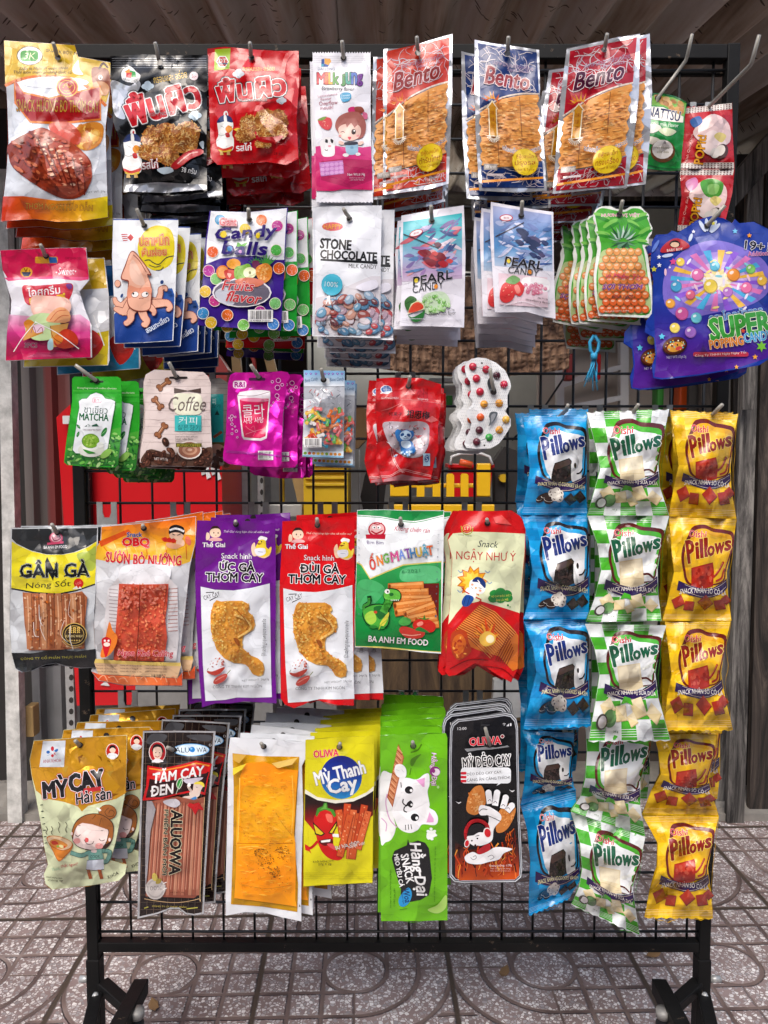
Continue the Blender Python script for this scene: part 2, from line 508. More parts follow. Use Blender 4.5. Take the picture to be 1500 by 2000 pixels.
    # --- finish
    def build(s, name):
        root = None
        objs = []
        for pn in s.order:
            P = s.parts[pn]
            if not P['f']: continue
            me = bpy.data.meshes.new(pn if len(s.order) > 1 else name)
            me.from_pydata(P['v'], [], P['f'])
            a = me.color_attributes.new('print', 'FLOAT_COLOR', 'POINT')
            a.data.foreach_set('color', [x for c in P['c'] for x in c])
            me.materials.append(MATS[P['mat']])
            me.polygons.foreach_set('use_smooth', [True] * len(me.polygons))
            me.normals_split_custom_set_from_vertices(P['n'])
            objs.append((pn, me))
        if len(objs) == 1: return link(name, objs[0][1], None, s.P0)
        root = empty(name, s.P0)
        for pn, me in objs: link(pn, me, root)
        return root
# ------------------------------------------------------------------ plain materials
k = NT('black_paint'); f = k.noise(55, k.obj(), 6, .75); g = k.noise(7, k.obj(), 3)
sc_ = k.ma('MULTIPLY', k.ma('GREATER_THAN', f, .62), k.ma('GREATER_THAN', g, .5))
k.bs(Base_Color=k.mix(k.ma('MULTIPLY', sc_, .7), k.ramp(g, [(.3, (.004, .004, .0045)), (.7, (.011, .011, .011))]), hx('#6a5a4c')[:3] + (1,)), Roughness=k.ma('ADD', .38, k.ma('MULTIPLY', f, .25))); k.b.inputs['Specular IOR Level'].default_value = .15; k.bump(f, .12, .002); MATS['black_paint'] = k.m
simple('wire_paint', '#151618', .4)
simple('zinc', '#b0b2b2', .36, .3, .2, 60)
simple('hook_grey', '#a09d94', .4, .1, .2, 80)
simple('white_paint', '#d2d2ce', .6, 0, .5, 22, .5, 60)
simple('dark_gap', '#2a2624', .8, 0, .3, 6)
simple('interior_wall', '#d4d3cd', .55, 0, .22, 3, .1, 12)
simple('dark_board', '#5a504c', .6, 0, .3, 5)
simple('red_plastic', '#c8141c', .32, 0, .06, 4)
simple('yellow_plastic', '#f6c01c', .38, 0, .1, 8)
simple('olive_yellow', '#d8b01c', .45, 0, .12, 8)
simple('white_plastic', '#d8d8d8', .4)
simple('beige_paint', '#c9bdb0', .5, 0, .08, 5)
simple('pine', '#b99a66', .55, 0, .2, 12)
simple('brown_card', '#8a6a44', .7, 0, .25, 9)
simple('orange_plastic', '#d8541c', .4)
simple('green_plastic', '#3a8a34', .4)
simple('blue_string', '#2a9ac8', .6)
simple('green_string', '#1f7a3c', .6)
simple('red_paint', '#a83a34', .5, 0, .2, 8)
simple('concrete', '#8a8680', .85, 0, .35, 10, .6, 40)
simple('clear_wrap', '#b8bab8', .2, 0, .3, 9, .5, 30)
simple('rubber', '#26262a', .7)
simple('grey_metal', '#8b8a88', .5, .1, .3, 9)
def wood_mat(name, c1, c2, c3, sx=60):
    k = NT(name); mp = k.n('Mapping'); mp.inputs['Scale'].default_value = (sx, sx, 2.2); k.set(mp.inputs[0], k.obj())
    f = k.noise(1.0, mp.outputs[0], 8, .75, .8); g = k.noise(5, k.obj(), 5, .7)
    col = k.ramp(f, [(.40, hx(c3)[:3]), (.5, hx(c1)[:3]), (.61, hx(c2)[:3])])
    k.bs(Base_Color=k.mix(k.ma('MULTIPLY', g, .5), col, hx(c3)[:3] + (1,)), Roughness=.8); k.bump(f, .6, .003); MATS[name] = k.m
wood_mat('grey_wood', '#6e6a66', '#a8a39c', '#1e1b1a', 22); wood_mat('dark_wood', '#463c36', '#70645a', '#161210', 20); wood_mat('brown_board', '#5c4832', '#7a6242', '#3a2c1e', 14)

GZ = -.085; DEEP = .17      # street level; how much further back the shop front stands
def box_bm(bm, x0, x1, y0, y1, z0, z1, bev=0.):
    r = bmesh.ops.create_cube(bm, size=1)
    M = Matrix.Translation(((x0 + x1) / 2, (y0 + y1) / 2, (z0 + z1) / 2)) @ Matrix.Diagonal((x1 - x0, y1 - y0, z1 - z0, 1))
    bmesh.ops.transform(bm, matrix=M, verts=r['verts'])
    if bev:
        es = list({e for v in r['verts'] for e in v.link_edges}); bmesh.ops.bevel(bm, geom=es, offset=bev, segments=2, affect='EDGES', profile=.5)
def bmlink(name, bm, mat, parent=None, loc=None, smooth=False):
    me = bpy.data.meshes.new(name); bm.to_mesh(me); bm.free(); me.materials.append(MATS[mat])
    if smooth: me.polygons.foreach_set('use_smooth', [True] * len(me.polygons))
    o = link(name, me, parent)
    if loc is not None: o.location = loc
    return o
def box(name, x0, x1, y0, y1, z0, z1, mat, parent=None, bev=.0):
    """box whose origin sits at the middle of its base"""
    c = Vector(((x0 + x1) / 2, (y0 + y1) / 2, z0)); bm = bmesh.new()
    box_bm(bm, x0 - c.x, x1 - c.x, y0 - c.y, y1 - c.y, 0, z1 - z0, bev)
    if parent is not None: c = c - parent.location
    return bmlink(name, bm, mat, parent, c)
def bpx(name, a, b, c, d, Y, t, mat, parent=None, bev=.003):
    """box whose front face fills a photo rectangle at depth Y"""
    Y += DEEP
    p, q = unp(a, b, Y), unp(c, d, Y)
    return box(name, min(p.x, q.x), max(p.x, q.x), Y, Y + t, min(p.z, q.z), max(p.z, q.z), mat, parent, bev)
def tube(name, pts, r, mat, parent=None, n=8, taper=None, off=None):
    bm = bmesh.new(); rings = []; pts = [Vector(p) for p in pts]; o = off if off is not None else Vector((0, 0, 0))
    up = Vector((0, 0, 1)); prev = None
    for i, p in enumerate(pts):
        t = (pts[min(i + 1, len(pts) - 1)] - pts[max(i - 1, 0)]).normalized()
        a = prev if prev is not None else (t.orthogonal())
        a = (a - t * a.dot(t)).normalized(); prev = a; b = t.cross(a); rr = r if taper is None else r * taper[i]
        rings.append([bm.verts.new(p - o + (a * math.cos(k * 2 * math.pi / n) + b * math.sin(k * 2 * math.pi / n)) * rr) for k in range(n)])
    for i in range(len(rings) - 1):
        for k in range(n): bm.faces.new((rings[i][k], rings[i][(k + 1) % n], rings[i + 1][(k + 1) % n], rings[i + 1][k]))
    bm.faces.new(rings[0][::-1]); bm.faces.new(rings[-1])
    bmesh.ops.recalc_face_normals(bm, faces=bm.faces)
    return bmlink(name, bm, mat, parent, None, True)
def prism(name, pts, y0, y1, mat, parent=None, loc=None):
    """outline in x, z extruded in depth"""
    bm = bmesh.new(); f = [bm.verts.new((x, y0, z)) for x, z in pts]; b = [bm.verts.new((x, y1, z)) for x, z in pts]
    n = len(pts); bm.faces.new(f); bm.faces.new(b[::-1])
    for i in range(n): bm.faces.new((f[i], b[i], b[(i + 1) % n], f[(i + 1) % n]))
    bmesh.ops.recalc_face_normals(bm, faces=bm.faces)
    return bmlink(name, bm, mat, parent, loc)
def ppx(name, pts, Y, t, mat, parent=None):
    """extruded outline given at photo pixels and depth Y"""
    Y += DEEP; w = [unp(x, y, Y) for x, y in pts]; c = parent.location if parent else Vector((sum(p.x for p in w) / len(w), Y, min(p.z for p in w)))
    o = prism(name, [(p.x - c.x, p.z - c.z) for p in w], Y - c.y, Y - c.y + t, mat, parent)
    if not parent: o.location = c
    return o
def ground(px, py):
    x, y, z = ray(px, py); t = -(CH - GZ) / z; return Vector((x * t, y * t, 0))

# ------------------------------------------------------------------ paving
TILE = (ground(873, 1863) - ground(517, 1863)).length
k = NT('paving'); co = k.n('SeparateXYZ'); k.set(co.inputs[0], k.obj())
P = k.ma('ADD', k.ma('DIVIDE', co.outputs[0], TILE), .5); Q = k.ma('ADD', k.ma('DIVIDE', co.outputs[1], TILE), .5)
pf = k.ma('SUBTRACT', k.ma('FRACT', P), .5); qf = k.ma('SUBTRACT', k.ma('FRACT', Q), .5)
par = k.ma('SUBTRACT', k.ma('MULTIPLY', k.ma('FLOORED_MODULO', k.ma('FLOOR', P), 2.0), -2.0), -1.0)
pm = k.ma('MULTIPLY', pf, par)
R_ = k.ma('SQRT', k.ma('ADD', k.ma('MULTIPLY', pf, pf), k.ma('MULTIPLY', qf, qf)))
def gline(v, step=1 / 6): return k.ma('ABSOLUTE', k.ma('SUBTRACT', v, k.ma('MULTIPLY', k.ma('ROUND', k.ma('DIVIDE', v, step)), step)))
grid = k.ma('MINIMUM', gline(pf), gline(qf)); arcs = gline(R_)
inq = k.ma('MULTIPLY', k.ma('GREATER_THAN', pm, 0.0), k.ma('LESS_THAN', qf, 0.0))
inq = k.ma('MULTIPLY', inq, k.ma('LESS_THAN', R_, .53))
inc = k.ma('LESS_THAN', R_, 1 / 6)
sel = k.ma('MAXIMUM', inq, inc)
circ = k.ma('ABSOLUTE', k.ma('SUBTRACT', R_, 1 / 6))
arc2 = k.ma('ADD', k.ma('MULTIPLY', inc, circ), k.ma('MULTIPLY', k.ma('SUBTRACT', 1.0, inc), arcs))
dist = k.ma('ADD', k.ma('MULTIPLY', sel, arc2), k.ma('MULTIPLY', k.ma('SUBTRACT', 1.0, sel), k.ma('MINIMUM', grid, circ)))
wob = k.ma('MULTIPLY', k.ma('SUBTRACT', k.noise(30, k.obj(), 2), .5), .008)
dist = k.ma('ADD', dist, wob)
seam = k.ma('SUBTRACT', .5, k.ma('MAXIMUM', k.ma('ABSOLUTE', pf), k.ma('ABSOLUTE', qf)))
groove = k.n('MapRange'); groove.interpolation_type = 'SMOOTHSTEP'; k.set(groove.inputs[0], dist); groove.inputs[1].default_value = .008; groove.inputs[2].default_value = .017; groove = groove.outputs[0]
sm = k.n('MapRange'); sm.interpolation_type = 'SMOOTHSTEP'; k.set(sm.inputs[0], k.ma('ADD', seam, wob)); sm.inputs[1].default_value = .008; sm.inputs[2].default_value = .02; sm = sm.outputs[0]
v1 = k.voro(150, k.obj(), 'DISTANCE_TO_EDGE', 'Distance'); vc = k.voro(150, k.obj(), 'F1', 'Color')
sep = k.n('SeparateColor'); k.set(sep.inputs[0], vc)
chip = k.ma('MULTIPLY', k.ma('GREATER_THAN', v1, k.ma('ADD', .06, k.ma('MULTIPLY', sep.outputs[1], .10))), k.ma('GREATER_THAN', sep.outputs[0], .22))
base = k.ramp(k.noise(5, k.obj(), 4), [(.3, hx('#7e6c69')[:3]), (.7, hx('#9a8885')[:3])])
chipc = k.ramp(sep.outputs[2], [(.0, hx('#8f8a8c')[:3]), (.4, hx('#c8c4c4')[:3]), (1, hx('#f0eeec')[:3])])
tc = k.mix(chip, base, chipc)
dirt = k.ramp(k.noise(2.3, k.obj(), 5, .7), [(.32, (.66, .62, .60)), (.6, (1, 1, 1))]); tc = k.mix(1.0, tc, dirt, 'MULTIPLY')
gc = k.ramp(k.noise(9, k.obj(), 3), [(.35, hx('#564642')[:3]), (.6, hx('#7a6862')[:3]), (.75, hx('#9a8e8a')[:3])])
tc = k.mix(k.ma('SUBTRACT', 1.0, groove), tc, gc); tc = k.mix(k.ma('SUBTRACT', 1.0, sm), tc, hx('#463a30')[:3] + (1,))
k.bs(Base_Color=tc, Roughness=k.ma('ADD', .5, k.ma('MULTIPLY', k.noise(12, k.obj(), 3), .3)))
hgt = k.ma('ADD', k.ma('MULTIPLY', k.ma('MINIMUM', groove, sm), .8), k.ma('MULTIPLY', chip, .04)); k.bump(hgt, .8, .006)
MATS['paving'] = k.m
fo = ground(695, 1895); PZ = GZ; bm = bmesh.new(); bmesh.ops.create_grid(bm, x_segments=20, y_segments=20, size=60)
fl = bmlink('paving', bm, 'paving'); fl.location = (fo.x, fo.y, GZ); fl.rotation_euler = (0, 0, math.atan(.0267)); tag(fl, kind='structure')
o = box('shop_floor', -1.8, 1.8, 2.16, 4.3, GZ - .02, GZ + .004, 'concrete'); tag(o, kind='structure')

o = box('unseen_road', -30, 30, -9, -1.6, GZ - .1, GZ + .003, 'rubber'); tag(o, kind='structure')  # unseen dark strip behind the camera, added so lower reflections stay dark
fr = empty('unseen_frontage', (0, -9.5, 0)); tag(fr, kind='structure')  # unseen row opposite, added to darken what the packets reflect
for i in range(8): box('unseen_facade', -16 + i * 4, -12.02 + i * 4, -10, -9.2 - .1 * (i % 2), 0, 4.6 + (i * 37 % 5) * .55, ('dark_wood', 'concrete', 'dark_board')[i % 3], fr)
# ------------------------------------------------------------------ roof of cement sheets
k = NT('roof_sheet'); mp = k.n('Mapping'); mp.inputs['Scale'].default_value = (9, .5, 1); k.set(mp.inputs[0], k.obj())
st = k.noise(1.0, mp.outputs[0], 5, .7); mp2 = k.n('Mapping'); mp2.inputs['Scale'].default_value = (26, 60, 1); k.set(mp2.inputs[0], k.obj())
sp = k.voro(1.0, mp2.outputs[0]); spm = k.noise(5, k.obj(), 3)
c = k.ramp(st, [(.34, hx('#5e4630')[:3]), (.46, hx('#a89a8c')[:3]), (.60, hx('#c0bcb8')[:3]), (.8, hx('#d0cac0')[:3])])
spot = k.ma('MULTIPLY', k.ma('LESS_THAN', sp, .20), k.ma('GREATER_THAN', spm, .48)); c = k.mix(k.ma('MULTIPLY', spot, .85), c, hx('#2c2520')[:3] + (1,))
k.bs(Base_Color=c, Roughness=.9); k.bump(k.noise(60, k.obj(), 4), .3, .003); MATS['roof_sheet'] = k.m
RX, RS, RZ = -.033, .138, 1.60
roof = empty('roof', (0, 1.2, RZ + RS * 1.2), 'dark stained corrugated cement roof sloping up behind the rack', 'roof')
def sheet(x0, x1, y0, y1, dz):
    bm = bmesh.new(); n = 120; rows = []
    for y in (y0, y0 + (y1 - y0) * .33, y0 + (y1 - y0) * .66, y1):
        rows.append([bm.verts.new((x0 + (x1 - x0) * i / n + RX * y, y - 1.2, RS * (y - 1.2) + dz + .028 * math.cos((x0 + (x1 - x0) * i / n) * 2 * math.pi / .11))) for i in range(n + 1)])
    for a, b in zip(rows, rows[1:]):
        for i in range(n): bm.faces.new((a[i], b[i], b[i + 1], a[i + 1]))
    bmlink('roof_sheet', bm, 'roof_sheet', roof, None, True)
for i in range(4): sheet(-2.2 + i * 1.1 - (.04 if i else 0), -1.1 + i * 1.1, 1.48, 4.3, .006 * (i % 2))
for y in (3.5,): box('purlin', -2.2, 2.2, y, y + .05, RZ + RS * y - .075, RZ + RS * y - .032, 'dark_wood', roof)

# ------------------------------------------------------------------ walls round the opening
wl = empty('shop_wall', (0, 3.5, 0), 'grey painted rear wall of the shop seen through the wire grid', 'wall')
box('wall', -1.7, 1.7, 3.5, 3.6, GZ, 2.03, 'interior_wall', wl)
for x in (-.55, .12, .80): box('batten', x, x + .035, 3.485, 3.4985, .05, 2.0, 'zinc', wl)
for sx, lb in ((-1, 'dark boarded left side wall inside the shop'), (1, 'dark boarded right side wall inside the shop')):
    o = box('side_wall', sx * 1.62 - .02, sx * 1.62 + .02, 2.14, 3.5, GZ, 1.95, 'dark_board'); tag(o, lb, 'wall')
# left: corrugated metal leaf
k = NT('metal_sheet'); xs = k.n('SeparateXYZ'); k.set(xs.inputs[0], k.obj())
rr = k.ramp(k.ma('ADD', xs.outputs[0], k.ma('MULTIPLY', k.noise(3, k.obj(), 2), .03)), [(.0, hx('#8f8883')[:3]), (.07, hx('#77706c')[:3]), (.085, hx('#8a3f3c')[:3]), (.14, hx('#7d4a46')[:3]), (.17, hx('#7a706c')[:3]), (.3, hx('#5a4644')[:3])])
lo = k.ma('LESS_THAN', xs.outputs[2], .66); k.bs(Base_Color=k.mix(lo, rr, k.ramp(k.noise(8, k.obj(), 4), [(.3, hx('#6f7072')[:3]), (.7, hx('#8c8e90')[:3])])), Roughness=.5, Metallic=.25); k.bump(k.noise(20, k.obj(), 3), .15, .003); MATS['metal_sheet'] = k.m
a = unp(40, 700, 2.12)
bm = bmesh.new(); cols = []; prof = [(0, 0), (.022, 0), (.03, .022), (.052, .022), (.06, 0)]
xx = [i * .06 + p for i in range(3) for p, _ in prof[:-1]] + [.18]; yy = [d for i in range(3) for _, d in prof[:-1]] + [0]
for z in (GZ + .01, 1.6): cols.append([bm.verts.new((x, d, z)) for x, d in zip(xx, yy)])
for i in range(len(xx) - 1): bm.faces.new((cols[0][i], cols[0][i + 1], cols[1][i + 1], cols[1][i]))
o = bmlink('metal_sheet', bm, 'metal_sheet'); o.location = (a.x, 2.12, 0); tag(o, 'ribbed grey and faded red metal sheet standing behind the left white post', 'sheet')
o = box('gap_shade_sheet', a.x - .35, a.x + .012, 2.17, 2.20, GZ, 1.85, 'dark_gap'); tag(o, 'dark sheet standing in for the shaded gap behind the left white post', 'panel')  # its dark colour stands in for the shade in the gap
pw = [(-10, 330), (12, 330), (44, 1652), (16, 1652)]; o = ppx('white_post', pw, 1.84, .035, 'white_paint'); tag(o, 'chipped white painted post leaning slightly at the left edge', 'post')
o = ppx('corner_sheet', [(36, 436), (60, 442), (86, 476), (150, 500), (215, 505), (215, 535), (120, 545), (40, 560)], 1.90, .012, 'white_paint'); tag(o, 'whitish torn sheet behind the pink gummy pouch on the left', 'sheet')
fe = empty('chain_link_fence', (-1.15, 2.03, 0), 'rusty chain link fence at the far left edge behind the white post', 'fence')
for i in range(7):
    x0 = -.99 - i * .045; pts = [(x0 - .09 + (.022 if j % 2 else -.022), 2.03 + (.004 if j % 2 else -.004), .02 + j * .05) for j in range(14)]
    tube('fence_wire', pts, .0022, 'zinc', fe, 6, off=fe.location)
o = bpx('wood_block', 48, 1380, 66, 1440, 1.88, .04, 'pine'); tag(o, 'pale wood offcut wedged between the white post and metal sheet', 'block')
def slotted(name, x0, y0, x1, y1, Y, lab):
    root = empty(name, unp((x0 + x1) / 2, y1, Y + DEEP), lab, 'post')
    bpx('angle_bar', x0, y0, x1, y1, Y, .02, 'zinc', root, .001)
    n = max(2, int((y1 - y0) / 22)); cx = (x0 + x1) / 2; w = (x1 - x0) * .18
    for i in range(n):
        y = y0 + (i + .5) * (y1 - y0) / n; z = [(cx + w * math.cos(t * .785) , y + 6 * math.sin(t * .785)) for t in range(8)]
        ppx('slot', z, Y - .0006, .0005, 'dark_gap', root)
slotted('slotted_post', 126, 1290, 152, 1600, 1.90, 'grey slotted steel post left of the gold noodle pouches')
slotted('slotted_post', 354, 1320, 380, 1470, 1.80, 'short grey slotted steel post above the dark stick wallets')
slotted('slotted_post', 440, 905, 463, 1400, 1.98, 'mauve grey slotted steel post below the magenta pouches, left of its pair')
slotted('slotted_post', 502, 905, 520, 1400, 1.99, 'narrow slotted steel post behind the wooden easel')
o = bpx('steel_post', 466, 905, 494, 1400, 2.02, .03, 'zinc'); tag(o, 'plain pale steel post between the two slotted posts', 'post')
# right: planks
pk = empty('plank_wall', (1.0, 2.03, GZ), 'weathered grey plank wall with leaning boards at the right edge', 'wall')
for i, (x0, x1, y0, x2, x3, y1, Y, m) in enumerate(((1368, 1398, 380, 1372, 1402, 1630, 1.93, 'dark_wood'), (1400, 1428, 380, 1398, 1424, 1630, 1.91, 'grey_wood'), (1436, 1452, 380, 1424, 1438, 1640, 1.92, 'dark_wood'), (1462, 1492, 330, 1418, 1452, 1662, 1.84, 'grey_wood'), (1496, 1560, 330, 1462, 1530, 1640, 1.88, 'dark_wood'), (1565, 1640, 330, 1534, 1610, 1640, 1.90, 'grey_wood'))):
    ppx('plank', [(x0, y0), (x1, y0), (x3, y1), (x2, y1)], Y, .018, m, pk)
bpx('backing_board', 1360, 300, 1760, 1632, 1.97, .02, 'dark_gap', pk)
o = ppx('beam', [(1510, 250), (1530, 300), (1392, 452), (1372, 412)], 1.80, .04, 'grey_wood'); tag(o, 'grey timber brace running diagonally up to the roof at top right', 'beam')
o = ppx('broken_board', [(1452, 690), (1480, 700), (1472, 800), (1450, 800)], 1.80, .012, 'grey_wood'); tag(o, 'short pale board nailed to the plank wall under the popping candy bag', 'board')
for sx, lab in ((-1, 'rough concrete footing under the left white post'), (1, 'rough concrete footing under the right plank wall')):
    bm = bmesh.new(); bmesh.ops.create_grid(bm, x_segments=24, y_segments=6, size=.5); rnd = random.Random(sx)
    for v in bm.verts: v.co = Vector((v.co.x * .9, v.co.y * .26, .02 + rnd.uniform(0, .035) * (abs(v.co.y) < .3)))
    g = bmesh.ops.extrude_face_region(bm, geom=bm.faces[:]); 
    for v in [q for q in g['geom'] if isinstance(q, bmesh.types.BMVert)]: v.co.z = -.01
    bmesh.ops.recalc_face_normals(bm, faces=bm.faces)
    o = bmlink('footing', bm, 'concrete'); o.location = (sx * 1.36, 2.15, GZ); tag(o, lab, 'footing')

k = NT('fill_glow'); k.bs(Base_Color=(.9, .9, .9, 1), Emission_Color=(1, .98, .94, 1), Emission_Strength=70.0); MATS['fill_glow'] = k.m  # glowing tube added at a bright streak to brighten the shop interior
lm = empty('added_tube', unp(772, 600, 3.2), 'added bright tube lamp seen upright between the chocolate and pearl candy packets', 'lamp')
tube('glow_tube', [unp(772, 508, 3.2), unp(772, 590, 3.2)], .018, 'fill_glow', lm, 10, off=lm.location)
for y in (502, 596): tube('cap', [unp(772, y - 4, 3.2), unp(772, y + 4, 3.2)], .021, 'white_plastic', lm, 10, off=lm.location)
# ------------------------------------------------------------------ things inside the shop
cab = empty('red_cabinet', unp(300, 1370, 1.92), 'glossy red cabinet with a white band behind the left of the wire grid', 'cabinet')
ppx('body', [(172, 868), (432, 862), (440, 1372), (180, 1378)], 1.75, .4, 'red_plastic', cab)
bpx('label_band', 122, 812, 150, 828, 1.744, .003, 'white_plastic', cab, 0)
for k_, (x, y) in enumerate(((392, 905), (402, 912), (412, 905), (422, 915))):
    ppx('sticker_stroke', [(x, y - 40), (x + 7, y - 40), (x + 6, y + 8), (x + 10, y + 20), (x + 2, y + 24), (x - 1, y + 8)], 1.746, .003, 'white_plastic' if k_ % 2 else 'clear_wrap', cab)
ppx('emblem', [(196, 1338), (206, 1330), (214, 1340)], 1.746, .003, 'white_plastic', cab)
ppx('side_panel', [(110, 815), (148, 780), (172, 868), (180, 1378), (150, 1378)], 1.76, .3, 'red_plastic', cab)
o = bpx('black_post', 150, 770, 182, 1180, 1.72, .02, 'black_paint'); tag(o, 'black upright strip at the left edge of the red cabinet', 'post')
o = bpx('grey_carton', 263, 1322, 690, 1500, 1.70, .03, 'grey_metal'); tag(o, 'dusty grey metal box low behind the drumstick packets', 'box')
ea = empty('easel', unp(520, 1010, 2.27), 'pale wooden easel standing inside the shop behind the magenta pouches', 'easel')
for pts in ([(448, 640), (464, 640), (474, 760), (456, 760)], [(502, 640), (520, 640), (610, 1010), (588, 1010)]): ppx('leg', pts, 2.1, .02, 'pine', ea)
bpx('crossbar', 500, 882, 572, 898, 2.08, .018, 'pine', ea)
o = tube('hose', [unp(x, y, 2.22) for x, y in ((470, 660), (485, 680), (496, 705), (500, 740))], .006, 'red_paint')
tag(o, 'thin red hose looping beside the wooden easel', 'hose')
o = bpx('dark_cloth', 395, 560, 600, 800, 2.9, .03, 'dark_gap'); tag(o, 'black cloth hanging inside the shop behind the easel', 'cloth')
o = ppx('dotted_bag', [(385, 700), (425, 690), (445, 722), (440, 760), (390, 760)], 2.0, .06, 'red_paint'); tag(o, 'dark red patterned bag behind the coffee candy pouches', 'bag')
yb = empty('yellow_crate', unp(635, 1010, 2.12), 'olive yellow ribbed plastic crate under the bag of bone sweets', 'crate')
bpx('body', 592, 880, 680, 1010, 1.95, .2, 'olive_yellow', yb)
for y in (905, 918, 931, 944): bpx('rib', 596, y, 676, y + 5, 1.941, .009, 'olive_yellow', yb, .001)
o = ppx('brown_cone', [(690, 790), (720, 800), (742, 830), (700, 875), (682, 880)], 2.2, .1, 'brown_card'); tag(o, 'brown paper roll beside the crinkled red pouches', 'roll')
o = ppx('guitar_case', [(712, 930), (724, 905), (746, 900), (756, 930), (748, 1000), (712, 1010), (704, 970)], 2.3, .06, 'dark_gap'); tag(o, 'black rounded case standing behind the crinkled red pouches', 'case')
# white sheet of wrapping near the top
k = NT('veil'); k.bs(Base_Color=hx('#8f8e8a')[:3] + (1,), Roughness=.25); k.bump(k.noise(7, k.obj(), 4), 1.0, .03); MATS['veil'] = k.m
bm = bmesh.new(); bmesh.ops.create_grid(bm, x_segments=60, y_segments=30, size=.5)
for v in bm.verts:
    x, y = v.co.x, v.co.y; v.co = Vector((x * 1.25, .05 * noise.noise(Vector((x * 5, y * 3, 1))) + .02 * noise.noise(Vector((x * 16, y * 12, 4))), y * .30))
o = bmlink('plastic_sheet', bm, 'veil', None, unp(800, 450, 2.95), True); tag(o, 'creased grey plastic sheet stretched behind the top of the grid', 'sheet')
# knitted mat
k = NT('knit'); mp = k.n('Mapping'); mp.inputs['Scale'].default_value = (1, 1, .7); k.set(mp.inputs[0], k.obj()); vo = k.voro(44, mp.outputs[0]); 
k.bs(Base_Color=k.ramp(vo, [(.0, hx('#b08e72')[:3]), (.5, hx('#8a6a54')[:3]), (.9, hx('#4a342a')[:3])]), Roughness=.95); k.bump(vo, 1, .02).node.invert = True; MATS['knit'] = k.m
bm = bmesh.new(); bmesh.ops.create_grid(bm, x_segments=90, y_segments=40, size=.5)
A, B_ = unp(745, 560, 2.0), unp(1112, 735, 2.0)
for v in bm.verts:
    x, y = v.co.x, v.co.y; edge = 1 - .5 * max(0, abs(x) - .3) * (y < 0); sag = .18 * math.cos(x * 2.6) * (.5 - y)
    v.co = Vector((x * (B_.x - A.x), .012 * abs(math.sin(x * 80)) * abs(math.cos(y * 50)), (y + .12 - sag * .7) * (A.z - B_.z)))
o = bmlink('knitted_mat', bm, 'knit', None, (A + B_) / 2, True); tag(o, 'chunky brown knitted mat hanging behind the pearl candy packets', 'mat')
sh = empty('white_shelf', unp(1180, 860, 2.37), 'white shelf unit with slanted boards seen behind the blue string tassel', 'shelf')
for pts in ([(1088, 560), (1102, 560), (1102, 870), (1088, 870)], [(1212, 520), (1228, 520), (1228, 870), (1212, 870)], [(1102, 742), (1212, 712), (1212, 722), (1102, 756)], [(1102, 660), (1212, 640), (1212, 650), (1102, 672)], [(1102, 792), (1212, 772), (1212, 782), (1102, 806)]): ppx('board', pts, 2.2, .03, 'white_plastic', sh)
ppx('backboard', [(1050, 560), (1310, 560), (1310, 870), (1050, 870)], 2.3, .02, 'beige_paint', sh)
for i, (x0, x1, c, l) in enumerate(((1106, 1124, 'red_paint', 'red box on the white shelf left of the tassel'), (1168, 1174, 'red_plastic', 'pink strip standing on the white shelf right of the tassel'), (1285, 1297, 'green_plastic', 'green bottle beside the orange one right of the white shelf'), (1328, 1350, 'orange_plastic', 'orange bottle in the dark below the popping candy bag'), (1354, 1384, 'red_paint', 'red and white carton in the dark below the popping candy bag'))):
    o = bpx('carton' if i != 3 else 'bottle', x0, 735 if i > 1 else 690, x1, 800 if i > 1 else 742, 2.1, .05, c, None, .006); tag(o, l, 'box' if i != 3 else 'bottle')
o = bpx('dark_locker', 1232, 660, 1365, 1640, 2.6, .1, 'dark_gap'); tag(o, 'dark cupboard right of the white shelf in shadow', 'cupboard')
# yellow picket planter with red bucket
pl = empty('picket_planter', unp(862, 1010, 1.97), 'bright yellow toy picket fence planter behind the crinkled red pouches', 'planter')
bpx('end_board', 762, 934, 801, 970, 1.8, .02, 'yellow_plastic', pl); bpx('end_board', 932, 905, 958, 970, 1.8, .02, 'yellow_plastic', pl)
for x, y in ((814, 938), (845, 925), (872, 925), (900, 925)):
    ppx('picket', [(x, y + 4), (x + 3, y), (x + 12, y), (x + 15, y + 4), (x + 15, 970), (x, 970)], 1.795, .012, 'yellow_plastic', pl)
bpx('rail', 803, 944, 930, 953, 1.81, .01, 'yellow_plastic', pl); bpx('base_strip', 760, 971, 960, 984, 1.795, .03, 'dark_gap', pl); bpx('base_board', 758, 985, 966, 1010, 1.79, .03, 'yellow_plastic', pl)
bk = empty('red_bucket', unp(918, 970, 2.07), 'small red bucket with a white handle behind the yellow pickets', 'bucket')
ppx('body', [(880, 912), (962, 912), (955, 985), (888, 985)], 1.9, .1, 'red_plastic', bk); bpx('rim', 876, 906, 966, 914, 1.888, .12, 'red_plastic', bk, .002)
tube('handle', [unp(x, y, 2.05) for x, y in ((880, 908), (882, 892), (900, 886), (940, 886), (956, 892), (962, 908))], .004, 'white_plastic', bk, off=bk.location)
o = tube('carrot_toy', [unp(898, 902, 1.86), unp(922, 908, 1.86)], .008, 'orange_plastic'); tag(o, 'orange stick lying across the top of the red bucket', 'toy')
o = tube('cable', [unp(x, y, 2.22) for x, y in ((1112, 690), (1100, 740), (1080, 770), (1060, 800), (1030, 830), (1000, 860))], .003, 'rubber'); tag(o, 'thin black cable sagging in front of the white shelf', 'cable')
o = bpx('brown_board', 690, 1225, 1040, 1420, 2.0, .03, 'brown_board'); tag(o, 'stained brown wooden board behind the grid above the lime packets', 'board')
